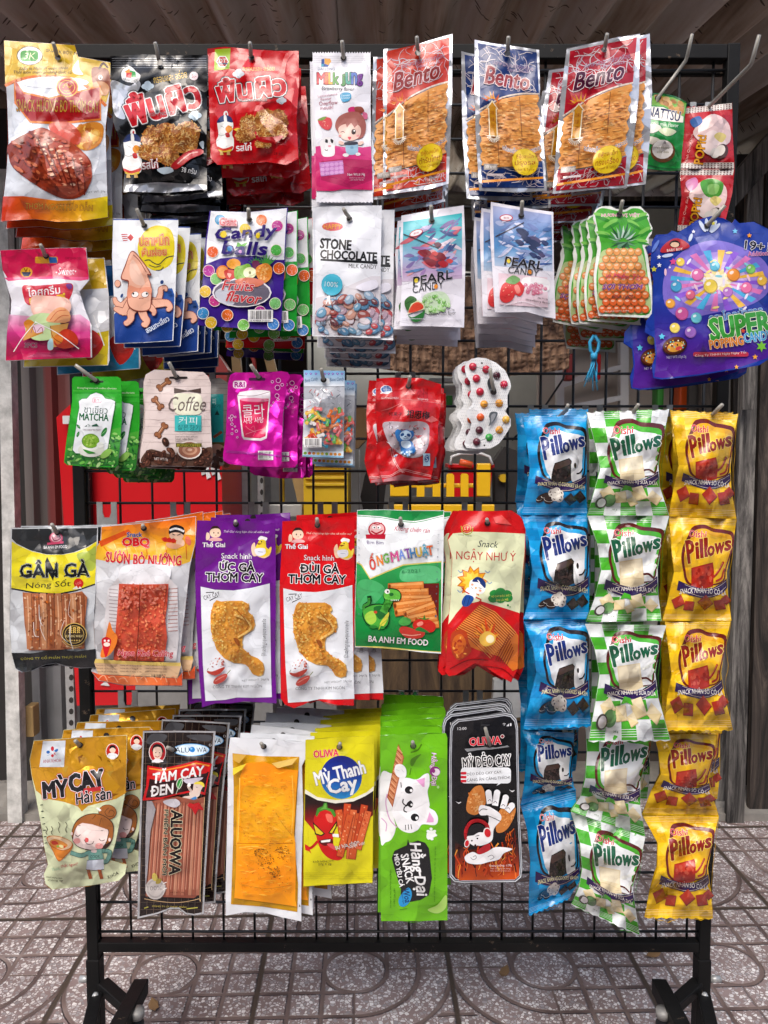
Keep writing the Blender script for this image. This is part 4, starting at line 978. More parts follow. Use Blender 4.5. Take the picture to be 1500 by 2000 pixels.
# squid sheets in clear wallets
def squid(kind):
    z = Z3
    if kind == 'orange':
        o = zz(Z3, (122, 232), (300, 225), (440, 180), (682, 108), (680, 600), (665, 1000), (650, 1330), (500, 1370), (118, 1420), (120, 900), (118, 500)); hole = (816, 103); fl, dk = '#c83014', '#8c1a14'; sd = 5
        off = (0, 0)
    elif kind == 'blue':
        o = zz(Z3, (862, 155), (1000, 185), (1200, 210), (1388, 240), (1395, 600), (1425, 1000), (1450, 1385), (1200, 1400), (900, 1385), (870, 900), (862, 500)); hole = (991, 104); fl, dk = '#12306e', '#8c1420'; sd = 6
    else:
        o = zz(Z4, (160, 190), (330, 150), (500, 110), (648, 88), (640, 500), (600, 850), (560, 1115), (400, 1120), (66, 1155), (90, 850), (120, 500)); hole = (1180, 97); fl, dk = '#aa1226', '#4a1030'; sd = 7
    p = Pk(o, 1.0, hole, bulge=.004, seal=(.06, .04), side=.04, wr=.0014, seed=sd, back='#d8dadfm', mat='foil', base='#d4d6dcm')
    q = p.q
    # drawing square: u right 0..100, v down 0..200
    def w(x, y):
        u, v = x / 100, y / 200; a, b, c, d = (1 - u) * (1 - v), u * (1 - v), u * v, (1 - u) * v
        return a * q[0][0] + b * q[1][0] + c * q[2][0] + d * q[3][0], a * q[0][1] + b * q[1][1] + c * q[2][1] + d * q[3][1]
    p.warp = w
    r = random.Random(sd)
    def marble(y0, y1, n):
        for _ in range(n):
            x, y = r.uniform(8, 92), r.uniform(y0 + 2, y1 - 2); a = r.uniform(0, 6.28); pts = [(x, y)]
            for _ in range(3):
                a += r.uniform(-.9, .9); x = max(5, min(95, x + 8 * math.cos(a))); y = max(y0, min(y1, y + 7 * math.sin(a))); pts.append((x, y))
            p.L(r.choice(['#e8dfe2', '#d8c8d0', '#c9c4d2']), r.uniform(.5, 1.1), *pts)
    p.P(fl, (5, 4), (96, 4), (96, 62), (70, 64), (35, 78), (5, 92)); marble(6, 62, 46)
    p.P(fl, (4, 166), (30, 170), (60, 168), (96, 158), (96, 196), (4, 196)); marble(168, 194, 34)
    p.T('ปลาหมึกอบทรงเครื่อง', 58, 27, 62, 7, '#a58aa8', -2 if kind != 'blue' else 2, bold=.03); p.T('Squid Snack', 66, 34, 34, 6, '#b59ab4', -1)
    p.T('Bento', 48, 46, 68, 24, dk, -5 if kind != 'blue' else 3, shear=.25, bold=.04, oc='#f0d8dc', ow=.035)
    p.L('#e9d9cc', 2.2, (4, 93), (20, 84), (40, 73), (70, 65), (96, 63))
    p.part('squid_sheet', 'food', .0006)
    ed = [(96 + 2.2 * math.sin(i * 1.7) - 2, 64 + i * 4.9) for i in range(20)]; le = [(4.5 + 2 * math.sin(i * 1.9), 166 - i * 4.6) for i in range(16)]
    p.P('#e69e4c', (20, 86), (40, 75), (70, 67), *ed, (60, 166), (30, 168), *le)
    sh = [(8, 96), (24, 86), (42, 77), (70, 69), (93, 70), (93, 155), (60, 164), (30, 166), (8, 164)]
    p.scat(420, sh, ['#eca854', '#e49844', '#f0b464', '#dc8c38', '#eeae5a', '#f4c47c'], (1.6, 4.2), sd, asp=.3, ang=(-8, 8))
    for k in range(90):
        x, y = r.uniform(8, 82), r.uniform(92, 160)
        if k % 2 == 0 and x > 45: y -= 18
        p.L('#7a4418', .45, (x, y), (x + r.uniform(3, 9), y + r.uniform(-.8, .3)), (x + 12, y - .6))
    for x, a, b in ((66, 70, 125), (30, 122, 166)): p.L('#70380f', .8, (x, a), (x + 1, b), smooth=False)
    p.part('pouch'); p.k += 60
    p.part('printed_badge', 'foil', .0012)
    for k in range(9):
        a = -150 + k * 15
        p.P(r.choice(['#e0781c', '#e8a02c', '#c8481a']), (24 + 9 * math.cos(math.radians(a)), 84 + 8 * math.sin(math.radians(a))), (24 + 19 * math.cos(math.radians(a + r.uniform(-10, 10))), 84 + r.uniform(14, 22) * math.sin(math.radians(a))), (24 + 9 * math.cos(math.radians(a + 22)), 84 + 8 * math.sin(math.radians(a + 22))))
    p.P('#f0e2c0', (24, 78), (33, 90), (30.5, 90), (30.5, 127), (17.5, 127), (17.5, 90), (14, 90)); p.P('#c88a1c', (24, 80.5), (31, 89), (29, 89), (29, 126), (19, 126), (19, 89), (17, 89))
    for k in range(12):
        a = math.radians(k * 16); p.L('#efe6d2', 1, (24 + 5 * math.cos(a), 126 + 4 * math.sin(a)), (24 + 10 * math.cos(a), 126 + 9 * math.sin(a)), smooth=False)
    for k, ch in enumerate('香味本天' if kind == 'orange' else '味味元'): p.T(ch, 24, 95 + k * 9, 6, 6, '#a85a12')
    p.T('อร่อยเด็ด..เผ็ดจาการะเด', 66, 142, 58, 8, '#20306e', -3, bold=.03, oc='#e6dccf', ow=.04, arc=-7)
    p.E(70, 160, 20, 19, '#c8a018'); p.E(70, 160, 19, 18, '#e4c422')
    t = {'orange': ('ซีฟู้ดสแน็ค', 'ตำรับไทย', 'Thai Original'), 'blue': ('ซีฟู้ดสแน็ค', 'ปรุงรส', 'Hot & Spicy'), 'red': ('ซีฟู้ดสแน็ค', 'ทรงเครื่อง', 'Sweet & Spicy')}[kind]
    p.T(t[0], 70, 153, 26, 8, '#a83a14', -4, bold=.02); p.T(t[1], 70, 162, 31, 9, '#a83a14', -3, bold=.03); p.T(t[2], 70, 171, 27, 4.4, '#a85a14', -3)
    p.R(8, 164, 28, 172, '#9c948c'); p.T('30 บาท', 18, 168, 16, 4, '#e4e0da')
    p.R(12, 177, 36, 180, '#c8b8b8'); p.P('#dc8a1e', (4, 186), (96, 180), (96, 183), (4, 189.5))
    p.part('pouch')
    return p
p = squid('orange')
reg(p, 'squid_snack_wallet', 'clear foil wallet of pressed squid sheet with a red orange printed top', 'snack packet', 'orange topped squid sheet wallet',
    (814, 72), [(-.012, -.004, 1.5, 2), (-.004, -.012, .5, -1), (-.002, -.018, -.6, 1), (.0, -.024, .2, 0)], .018, 'squid sheet wallets with orange tops')
p = squid('blue')
reg(p, 'squid_snack_wallet', 'clear foil wallet of pressed squid sheet with a dark blue printed top', 'snack packet', 'blue topped squid sheet wallet',
    (993, 72), [(-.014, -.004, 1.2, 2), (.004, -.012, -1.2, -1), (-.002, -.018, .6, 1), (.004, -.024, -.5, 0)], .018, 'squid sheet wallets with blue tops')
p = squid('red')
reg(p, 'squid_snack_wallet', 'clear foil wallet of pressed squid sheet with a crimson printed top', 'snack packet', 'crimson topped squid sheet wallet',
    (1186, 66), [(.018, .008, -4, -2), (-.014, -.006, 2, 1), (-.02, -.022, 2.5, 1), (-.022, -.03, 2, 0), (-.02, -.036, 1.5, 0)], .018, 'squid sheet wallets with crimson tops')

# green nut packet at the back of its hook
p = Pk(zz(Z4, (660, 505), (760, 488), (870, 505), (960, 550), (945, 640), (940, 760), (915, 1000), (820, 1000), (682, 985), (680, 800), (665, 650)), 1.15, (1285, 191), bulge=.010, wr=.002, seed=8, back='#1c6a34', mat='foil', base='#1f8a3e')
p.z(*Z4)
p.P('#7ab04c', (662, 515), (760, 496), (870, 512), (955, 552), (942, 640), (800, 570), (664, 560)); p.scat(26, [(672, 515), (760, 505), (860, 525), (940, 560), (930, 620), (800, 570), (690, 545)], ['#c89a5a', '#b5813f', '#dab47a', '#a8743a'], (22, 34), 9, asp=.6, ang=(0, 60))
p.L('#1c6a34', 10, (662, 500), (760, 488), (870, 505), (955, 545)); p.P('#ece6d8', (664, 570), (800, 576), (938, 640), (935, 680), (800, 668), (668, 650))
p.T('BINATTSU', 785, 618, 262, 66, '#1d2850', 10, oc='#f0ece4', ow=.03, bold=.04); p.T('Coconut milk Flavor', 790, 688, 230, 26, '#e0ecd8', 6, bold=.01)
p.B('#e6e2d6', (690, 700), (760, 690), (790, 720), (720, 750)); p.B('#cfd8b0', (770, 730), (830, 715), (890, 740), (830, 770)); p.E(735, 800, 60, 26, '#ded8c8', 14); p.E(800, 870, 82, 76, '#6a4428'); p.E(798, 858, 70, 64, '#ece8e2'); p.T('Vị Nước', 800, 848, 82, 20, '#7a6a22', bold=.02); p.T('cốt dừa', 800, 872, 78, 20, '#7a6a22', bold=.02)
p.B('#b06a40', (682, 780), (700, 800), (690, 850), (682, 860)); p.L('#135c2a', 12, (690, 960), (800, 985), (915, 990))
reg(p, 'nut_packet', 'small green coconut nut packet hanging far back beside the crimson squid wallets', 'snack packet', 'green nut packet', (1352, 66), (), .02)

# popping sweets strip: two joined sachets
def pop_sachet(o, seed, first):
    p = Pk(o, 1.15, (1385, 208), bulge=.009, seal=(.09, .09), wr=.002, seed=seed, back='#8c1620', mat='foil', base='#b3161f')
    q = p.q
    def w(x, y):
        u, v = x / 100, y / 100; a, b, c, d = (1 - u) * (1 - v), u * (1 - v), u * v, (1 - u) * v
        return a * q[0][0] + b * q[1][0] + c * q[2][0] + d * q[3][0], a * q[0][1] + b * q[1][1] + c * q[2][1] + d * q[3][1]
    p.warp = w
    for y0 in (1, 91):
        p.R(1, y0, 99, y0 + 9, '#d8cfc8')
        for i in range(16):
            for j in range(3): p.P('#5a1a20', (2 + i * 6, y0 + 1 + j * 3), (6 + i * 6, y0 + 1 + j * 3), (4 + i * 6, y0 + 3 + j * 3))
    p.B('#e8c8c4', (20, 40), (55, 15), (90, 30), (92, 60), (60, 66), (40, 60)); p.B('#f2dcd8', (35, 55), (60, 40), (85, 60), (70, 80), (45, 75))
    if first: p.B('#2a5a9c', (12, 22), (30, 16), (38, 26), (22, 34))
    else: p.B('#c87aa8', (12, 22), (30, 14), (36, 26), (22, 36)); p.B('#4f9a34', (40, 22), (62, 16), (84, 24), (80, 44), (54, 44)); p.B('#8cc46a', (56, 26), (76, 26), (74, 40), (58, 40))
    p.B('#e0cc7a', (62, 50), (72, 44), (86, 50), (76, 60)); p.E(76, 74, 14, 11, '#4a2a20', -30); p.E(74, 72, 10, 8, '#e8ddd0', -30); p.E(64, 76, 9, 8, '#e4dcd4')
    p.T('POPit!', 36, 70, 46, 17, '#e8a024', -84, bold=.05, oc='#2a1010', ow=.03); p.T('Hình Quay Sình', 15, 68, 48, 6, '#e4a8a0', -80, shear=.2)
    return p
pr = unp(1385, 208, 1.15)
root = empty('sweet_strip', pr, 'strip of two joined red popping sweet sachets hanging at the far right back', 'sweet strip')
for o, sd, first in ((zz(Z4, (950, 580), *zig(955, 1262, 580, 18, -10), (1262, 545), (1265, 760), (1278, 985), (1100, 985), (912, 985), (925, 800)), 31, True), (zz(Z4, (912, 988), (1100, 988), (1278, 988), (1262, 1150), (1200, 1400), (895, 1400), (925, 1180)), 32, False)):
    m = pop_sachet(o, sd, first).build('sachet'); m.parent = root; m.location = (0, 0, 0)
HOOKS.append((pr, unp(1483, 68, 1.0), 'joined red sweet strip'))
# ------------------------------------------------------------------ row two
p = Pk(zz(Z5, (0, 352), (300, 340), (600, 333), (612, 460), (622, 560), (555, 640), (590, 760), (640, 880), (640, 1100), (400, 1108), (38, 1125), (45, 960), (70, 860), (80, 700), (50, 600), (20, 500)),
       1.01, (90, 500), bulge=.009, seal=(.27, .10), wr=.002, seed=11, back='#d8d0d8', mat='foil', base='#dfdde4', quad=zz(Z5, (0, 352), (600, 333), (640, 1100), (38, 1125)))
p.z(*Z5)
p.P('#c9194c', (2, 353), (300, 341), (598, 334), (611, 458), (620, 545), (560, 560), (400, 545), (200, 548), (60, 560), (18, 490)); p.P('#e0447a', (30, 545), (200, 538), (400, 536), (615, 540), (620, 556), (560, 566), (400, 552), (200, 556), (58, 568))
p.R(245, 398, 402, 444, '#d79a2a', 10); p.P('#2a5a9a', (340, 400), (395, 402), (400, 442), (345, 442))
p.E(184, 506, 42, 36, '#e2a32c'); p.P('#1d2a50', (150, 505), (218, 505), (200, 535), (165, 535)); p.L('#4a2a10', 5, (170, 480), (180, 500), (190, 480)); p.L('#4a2a10', 4, (205, 490), (212, 520))
p.T('Sweet', 462, 498, 112, 48, '#f4e2e8', 0, shear=.15, bold=.01); p.T('YUMMY CANDY', 470, 524, 66, 10, '#f0c8d4'); p.T('♥', 394, 508, 12, 12, '#f0d0da'); p.T('♥', 526, 500, 12, 12, '#f0d0da'); p.T('EXP 23-05-2022', 512, 408, 110, 16, '#8a1030')
p.P(vgrad(595, 705, '#dfdde4', '#e49ac0', '#d8388a', '#c71a5c', '#c4184e'), (60, 800), (300, 820), (560, 800), (628, 850), (632, 1098), (40, 1122), (46, 960))
p.B('#c8283e', (160, 600), (250, 600), (380, 590), (500, 585), (500, 660), (440, 740), (330, 745), (200, 735), (165, 680)); p.T('ไอศกรีม', 305, 635, 225, 62, '#f2e8ea', -6, bold=.03, oc='#b01c34', ow=.03); p.T('เยลลี่', 330, 690, 250, 60, '#e8c020', -4, bold=.03, oc='#b01c34', ow=.03); p.T('MIXED FRUIT FLAVOR', 320, 733, 160, 20, '#e6c0cc', -2)
p.B('#7a3a8a', (460, 595), (490, 585), (505, 610), (480, 625))
p.part('gummies', 'film', .004)
p.B('#e8b8a8', (220, 680), (330, 670), (470, 690), (495, 760), (440, 830), (330, 840), (230, 800)); p.B('#bcd49c', (190, 830), (300, 790), (420, 830), (380, 960), (250, 980), (180, 920))
p.B('#d8862a', (165, 860), (200, 835), (240, 860), (230, 900), (190, 905)); p.P('#c98a3a', (190, 880), (250, 870), (300, 930), (160, 985)); p.B('#e2c2d2', (230, 880), (290, 870), (310, 910), (250, 930)); p.L('#8a3a5a', 4, (215, 930), (235, 885), (250, 930)); p.L('#8a3a5a', 4, (260, 920), (290, 890), (300, 935))
p.B('#e0a070', (320, 840), (390, 760), (450, 755), (490, 800), (480, 850), (400, 860)); p.L('#c05a3a', 5, (350, 840), (400, 780), (460, 770)); p.L('#c05a3a', 5, (380, 850), (430, 810), (480, 810)); p.P('#d09a50', (350, 880), (480, 860), (430, 1020), (365, 1030)); p.B('#c43a24', (390, 950), (460, 900), (530, 940), (540, 1010), (450, 1040), (380, 1010)); p.B('#d87a30', (375, 960), (420, 930), (440, 980), (400, 1010)); p.L('#7a3a14', 4, (350, 880), (370, 960), (430, 1000)); p.B('#b0d4dc', (335, 990), (365, 970), (370, 1040), (335, 1045))
p.L('#f0f0ee', 6, (250, 855), (400, 930), (550, 1040)); p.L('#f0f0ee', 5, (250, 850), (160, 960), (95, 1060))
p.part('pouch'); p.T('3PCS', 215, 1015, 88, 32, '#6a1030', 0, bold=.03, oc='#e8b0c8', ow=.03)
for k in range(4): p.R(250 - k * 20, 1068 + k * 9, 480 + k * 10, 1071 + k * 9, '#d86a94')
reg(p, 'gummy_pouch', 'pink and clear ice cream gummy pouch with a deep pink header', 'candy packet', 'pink ice cream gummy pouch', (79, 478), (), .02)
gum_col = []
def gummy_back(dx, dy, dz, rot, c1, c2, lab):
    """pouches of other flavours behind the pink one"""
    p = Pk([(10, 486), (170, 484), (180, 560), (183, 690), (180, 700), (12, 704), (14, 640), (10, 560)], 1.01, (90, 500), cell=16, bulge=.009, seal=(.27, .1), wr=.002, seed=12 + len(gum_col), back='#d8d0d8', mat='foil', base='#dde0e6')
    p.px(); p.P(c1, (11, 487), (169, 485), (176, 545), (100, 550), (12, 548)); p.P(c2, (15, 640), (90, 650), (181, 630), (179, 699), (13, 703)); p.B('#c4302a', (120, 640), (150, 630), (170, 660), (140, 690)); p.B('#e4b83a', (60, 600), (100, 590), (110, 640), (70, 650)); p.L('#f0f0f0', 2, (150, 600), (172, 660))
    gum_col.append(1)
    o = p.build('gummy_pouch'); o.location = p.P0 + Vector((dx, dy, dz)); o.rotation_euler = (math.radians(-2), math.radians(rot), 0)
    tag(o, lab, 'candy packet')
gummy_back(.014, .022, -.007, 0, '#d9b01e', '#d8c02a', 'yellow headed gummy pouch directly behind the pink ice cream one')
gummy_back(.042, .044, -.012, -3, '#2a68a8', '#2a8cba', 'blue gummy pouch tilted out to the right behind the pink ice cream one')
gummy_back(.064, .075, -.022, -9, '#d8b41e', '#c9b020', 'large yellow gummy pouch, its bottom swinging right above the green tea pouches')
gummy_back(.050, .10, -.02, -5, '#c81a4c', '#a81a58', 'deep pink gummy pouch rearmost behind the yellow and blue ones')

p = Pk(zz(Z5, (790, 132), (1010, 134), (1245, 142), (1232, 400), (1222, 700), (1205, 985), (1000, 998), (800, 1004), (795, 700), (782, 400)), 1.0, (282, 441), bulge=.004, wr=.0012, seed=14, back='#e6e6ea', mat='matte_film', base='#e9edf2')
p.z(*Z5)
p.R(790, 134, 1240, 142, '#2a4a98'); p.B('#e8d422', (960, 330), (1000, 230), (1090, 180), (1190, 210), (1218, 330), (1190, 450), (1080, 495), (990, 430))
for k in range(4): p.P('#c02a38', (846 + k * 4, 240 + k * 14), (890, 238 + k * 14), (890, 244 + k * 14), (846 + k * 4, 247 + k * 14))
p.P('#c02a30', (912, 238), (933, 263), (912, 290), (888, 264))
p.T('ปลาหมึก', 1075, 280, 205, 80, '#dd7434', -2, bold=.03, oc='#f6e6b4', ow=.03, oc2='#c23a1e'); p.T('หั่นฝอย', 1075, 362, 170, 62, '#dd7434', -3, bold=.03, oc='#f6e6b4', ow=.03, oc2='#c23a1e')
sea = vgrad(560, 672, '#2f62b4', '#1c4596', '#163a86')
p.P(sea, (795, 800), (850, 745), (1000, 720), (1100, 690), (1160, 620), (1200, 618), (1222, 680), (1206, 980), (1000, 994), (802, 1000)); p.P('#e9edf2', (1218, 640), (1224, 640), (1208, 984), (1202, 984))
p.L('#1c2440', 6, (1010, 425), (1040, 420), (1070, 440), (1110, 450), (1160, 405), (1210, 392)); p.L('#1c2440', 5, (1040, 455), (1080, 470), (1120, 460)); p.L('#1c2440', 5, (1090, 492), (1120, 490), (1140, 470))
bd = '#8a3a2a'; sk = '#eeb49a'; sk2 = '#e8997a'
def tent(*pts, w=44):
    q = []; m = len(pts)
    for i in range(m - 1):
        p0, p1, p2, p3 = pts[max(0, i - 1)], pts[i], pts[i + 1], pts[min(m - 1, i + 2)]
        for k in range(4):
            t = k / 4; q.append(tuple(.5 * (2 * p1[d] + (p2[d] - p0[d]) * t + (2 * p0[d] - 5 * p1[d] + 4 * p2[d] - p3[d]) * t * t + (3 * p1[d] - p0[d] - 3 * p2[d] + p3[d]) * t ** 3) for d in (0, 1)))
    pts = q + [pts[-1]]; n = len(pts); p.E(*pts[-1], w * .2 + 4, w * .2 + 4, bd, 0, 10)
    for i in range(n - 1):
        ww = w * (1 - .6 * i / (n - 1)); p.L(bd, ww + 8, pts[i], pts[i + 1], smooth=False)
    for i in range(n - 1):
        ww = w * (1 - .6 * i / (n - 1)); p.L(sk, ww, pts[i], pts[i + 1], smooth=False); p.E(*pts[i + 1], ww * .48, ww * .48, sk, 0, 10)
tent((900, 700), (850, 740), (812, 720), (800, 690), w=50); tent((905, 730), (870, 780), (830, 770), (806, 760), w=60); p.E(820, 585, 22, 26, bd); p.E(820, 585, 19, 23, sk)
tent((1040, 700), (1095, 705), (1118, 660), (1122, 622), (1152, 612), (1158, 630), w=44); tent((1040, 730), (1110, 722), (1165, 722), (1186, 750), (1172, 768), w=60); tent((950, 740), (915, 790), (912, 830), (885, 862), (876, 856), w=56); tent((985, 760), (1005, 815), (1025, 845), (1014, 874), (998, 868), w=56); tent((1050, 750), (1075, 780), (1070, 800), w=40)
p.B(bd, (885, 690), (892, 600), (890, 570), (842, 550), (870, 460), (920, 356), (990, 420), (1054, 515), (1048, 530), (1030, 530), (1056, 600), (1058, 700), (1040, 770), (960, 780), (900, 750))
p.B(sk, (890, 690), (898, 600), (895, 562), (850, 545), (876, 465), (920, 364), (985, 424), (1045, 515), (1026, 522), (1050, 600), (1052, 700), (1036, 764), (960, 773), (906, 745))
p.B(sk2, (898, 600), (960, 615), (1050, 610), (1050, 660), (970, 650), (892, 690)); p.L(bd, 5, (930, 385), (975, 430), (1020, 505)); p.B('#f2c8b4', (905, 460), (930, 420), (980, 500), (1010, 590), (950, 590), (910, 540))
for ex in (942, 1012): p.E(ex, 662, 27, 22, bd, -15); p.E(ex, 661, 24, 19, '#f6f2ee', -15); p.E(ex - 12 + (ex > 1000) * 24, 655, 7, 8, '#222')
p.L(bd, 4, (970, 690), (985, 686), (1000, 690)); p.E(850, 670, 9, 16, '#22407a', 20); p.E(1130, 575, 12, 15, '#22407a', 20); p.E(1183, 645, 16, 13, '#22407a')
p.T('สอนทะเลี่ยว', 1095, 868, 180, 44, '#e6eef8', -30, bold=.04, oc='#2a58a8', ow=.03)
reg(p, 'dried_squid_packet', 'white and blue dried squid packet with a smiling cartoon squid under a yellow sun', 'snack packet', 'blue and white squid packet', (267, 408),
    [(.011, -.003, .6, -2), (.021, -.008, -.4, -2), (.027, -.006, -.8, -3), (.034, -.004, -1.2, -3), (.041, -.008, -1, -2), (.040, -.016, -.5, 0), (.036, -.02, .5, 1)], .015, 'blue squid packets on one hook')

def candy_balls(bg, bg2, seed):
    p = Pk(zz(Z6, (110, 82), (400, 90), (684, 58), (668, 300), (655, 560), (632, 960), (330, 940), (22, 920), (60, 600), (80, 300)), 1.0, (487, 429), bulge=.006, wr=.0012, seed=seed, back=bg2, mat='film', base=bg)
    p.z(*Z6); r = random.Random(2)
    p.P('#e9ecf2', (120, 84), (400, 92), (676, 62), (664, 260), (656, 440), (560, 440), (450, 410), (330, 415), (190, 430), (84, 472), (90, 300))
    def ball(x, y, rr, c): p.E(x, y, rr, rr, '#f0e4d8'); p.E(x, y, rr - 4, rr - 4, c); p.scat(16, (x, y, rr * .8, rr * .8), [mixc(c, '#ffffff', .35), mixc(c, '#ffffff', .18), mixc(c, '#000000', .15)], (3, 5), int(x + y))
    for x, y, c in ((188, 148, '#2f94c4'), (490, 150, '#e06a1c'), (606, 192, '#b8308c'), (370, 215, '#e6c41e'), (132, 382, '#dd5a1c'), (598, 370, '#4fae4a'), (104, 520, '#b53a9a'), (618, 502, '#e0601c'), (158, 580, '#8ac87a'), (78, 672, '#e8c048'), (590, 760, '#7cc474'), (148, 740, '#c03a84'), (62, 832, '#3a8ac4'), (240, 845, '#df6a24'), (120, 900, '#e6bc2c'), (358, 918, '#7cc05a'), (576, 912, '#3a7cc0'), (480, 820, '#b53a9a')): ball(x, y, 44, c)
    p.R(180, 132, 312, 190, '#f0d8dc', 12); p.T('Giant', 246, 162, 122, 56, '#c8283c', 0, oc='#f4f0f0', ow=.04, bold=.04, oc2='#b8283a')
    p.T('Candy', 378, 250, 450, 108, '#2a1570', -4, bold=.05, shear=.15); p.T('balls', 366, 355, 330, 92, '#2a1570', 2, bold=.05, shear=.15)
    p.E(212, 254, 24, 26, '#e4c822', 20); p.E(464, 262, 16, 22, '#e4c822', 10); p.E(258, 358, 20, 20, '#2f84c4'); p.E(334, 380, 12, 12, '#c890c8'); p.B('#5aa83c', (310, 345), (316, 312), (345, 335)); p.B('#5aa83c', (335, 335), (385, 312), (370, 340))
    p.E(346, 680, 218, 108, '#e8e4ea'); p.E(346, 682, 206, 98, '#6e6878'); p.B('#c8ccd8', (150, 680), (230, 640), (300, 700), (280, 770), (190, 750))
    p.E(286, 470, 52, 38, '#e29a34'); p.E(206, 530, 48, 50, '#e07c2c'); p.E(206, 530, 38, 40, '#e8a05c'); p.B('#c43a30', (215, 525), (260, 510), (300, 525), (290, 575), (240, 585)); p.B('#e8b0a0', (240, 540), (270, 545), (255, 572)); p.B('#7cae3a', (295, 500), (350, 480), (400, 470), (420, 520), (380, 570), (300, 580)); p.E(405, 535, 48, 42, '#dfe2b4'); p.E(405, 535, 9, 12, '#7a7a40')
    for k in range(7): p.P('#3f8a34', (430, 470), (380 + k * 24, 410 + abs(3 - k) * 12), (450 + k * 3, 470)); p.P('#4a9a40', (510, 480), (450 + k * 26, 385 + abs(3 - k) * 14), (530 + k * 3, 480))
    p.B('#6a2a50', (425, 450), (470, 450), (475, 500), (430, 500)); p.B('#e08a34', (450, 500), (520, 465), (565, 500), (560, 570), (510, 610), (460, 570)); p.scat(30, (510, 540, 48, 55), ['#e8a85a', '#d4781f', '#f0b870'], (7, 10), 5); p.B('#d87a60', (300, 590), (400, 570), (510, 600), (450, 640), (330, 630))
    p.T('Fruits', 318, 630, 235, 72, '#c02a34', 3, bold=.03, shear=.3, oc='#f0dede', ow=.03); p.T('flavor', 362, 716, 260, 76, '#c02a34', 6, bold=.03, shear=.3, oc='#f0dede', ow=.03)
    p.bar(392, 806, 574, 894, 3, '8 424564 315557')
    return p
pv = candy_balls('#3a1d86', '#4a2a90', 16)
g = candy_balls('#1f9a32', '#2aa03c', 17).build('candy_packet'); rd = candy_balls('#c8141e', '#b0141c', 18).build('candy_packet')
root = reg(pv, 'candy_packet', 'purple fruit candy balls packet printed with coloured balls and a fruit bowl', 'candy packet', 'purple candy balls packet', (485, 408))
TMP = []
lab = ['green candy balls packet next behind the purple one', 'second green candy balls packet, its edge showing right of the purple one', 'red candy balls packet leaning out furthest to the right behind the purple one', 'red candy balls packet hanging lowest behind the purple one', 'green candy balls packet rearmost behind the purple one', 'purple candy balls packet at the back of its hook, mostly hidden']
for i, (src, dx, dz, rt) in enumerate(((g, .012, 0, -3), (g, .024, -.004, -5), (rd, .03, -.002, -8), (rd, .018, -.012, -3), (g, .024, -.012, 1), (root, .02, -.02, 0))):
    c = src if i in (0, 2) else copy_tree(src)
    y = .014 * (i + 1); c.location = pv.P0 + Vector((dx, y, dz - .105 * y)); c.rotation_euler = (math.radians(-2), math.radians(rt), 0); tag(c, lab[i], 'candy packet', 'fruit candy balls packets')
tag(root, group='fruit candy balls packets')

p = Pk(zz(Z6, (868, 55), (1120, 45), (1372, 42), (1365, 400), (1362, 800), (1362, 1015), (1100, 1005), (862, 998), (870, 500)), 1.0, (682, 427), bulge=.006, wr=.0016, seed=19, back='#d4d4da', mat='matte_film', base='#e6e9f0')
p.z(*Z6)
p.E(1010, 197, 77, 32, '#d86068'); p.T('HAPPY', 1010, 197, 128, 36, '#e8a040', 0, bold=.04, oc='#8a3030', ow=.02)
p.T('STONE', 1034, 326, 225, 72, '#17181c', 4, bold=.07); p.T('CHOCOLATE', 1128, 408, 412, 62, '#17181c', 3, bold=.07); p.P('#17181c', (922, 432), (1342, 452), (1340, 472), (922, 446)); p.T('MILK CANDY', 1232, 488, 206, 32, '#1d1f24', 2, bold=.04)
p.P('#d8d4da', (890, 720), (1000, 690), (1150, 620), (1290, 560), (1362, 560), (1360, 996), (880, 990))
r = random.Random(7); cols = ['#c85a5e', '#b8565c', '#dcd4dc', '#8a5048', '#5a88ac', '#d9a79a', '#b9a0b0', '#7a4a50', '#9ab4cc', '#e6dce2', '#a85a54', '#6a9ab8', '#c89888']
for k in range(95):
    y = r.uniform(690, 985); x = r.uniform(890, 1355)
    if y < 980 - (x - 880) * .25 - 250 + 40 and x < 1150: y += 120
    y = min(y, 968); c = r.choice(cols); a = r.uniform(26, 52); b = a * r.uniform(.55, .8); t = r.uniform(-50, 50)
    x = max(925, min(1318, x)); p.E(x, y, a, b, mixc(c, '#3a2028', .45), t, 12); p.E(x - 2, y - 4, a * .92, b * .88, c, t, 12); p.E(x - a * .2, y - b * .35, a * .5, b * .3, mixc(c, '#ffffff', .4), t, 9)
p.B('#e4e2ee', (1180, 640), (1260, 600), (1330, 590), (1340, 640), (1250, 670)); p.E(1006, 622, 78, 80, '#46b4d0'); p.E(1006, 622, 66, 68, '#58bcd6'); p.E(1006, 622, 63, 65, '#46b4d0'); p.T('100%', 1002, 620, 98, 38, '#d8f0f6', 4, bold=.03, oc='#2a8aa8', ow=.02); p.P('#eef4f6', (975, 705), (990, 700), (998, 770), (985, 765), (978, 735), (968, 765), (960, 770))
p.T('NET WT:16G', 1000, 912, 160, 34, '#4a3238', 4, bold=.01)
p.L('#eceef2', 7, (866, 70), (872, 500), (866, 996), (1360, 1008), smooth=False)
reg(p, 'candy_packet', 'white packet of pebble shaped chocolate sweets with black capital lettering', 'candy packet', 'white pebble chocolate packet', (671, 408), [(.017, 0, -1, -1), (.006, -.008, .6, 1), (.014, -.012, -.6, 0), (.012, -.018, .4, 0), (.014, -.025, .2, 1)], .014, 'white pebble chocolate packets')

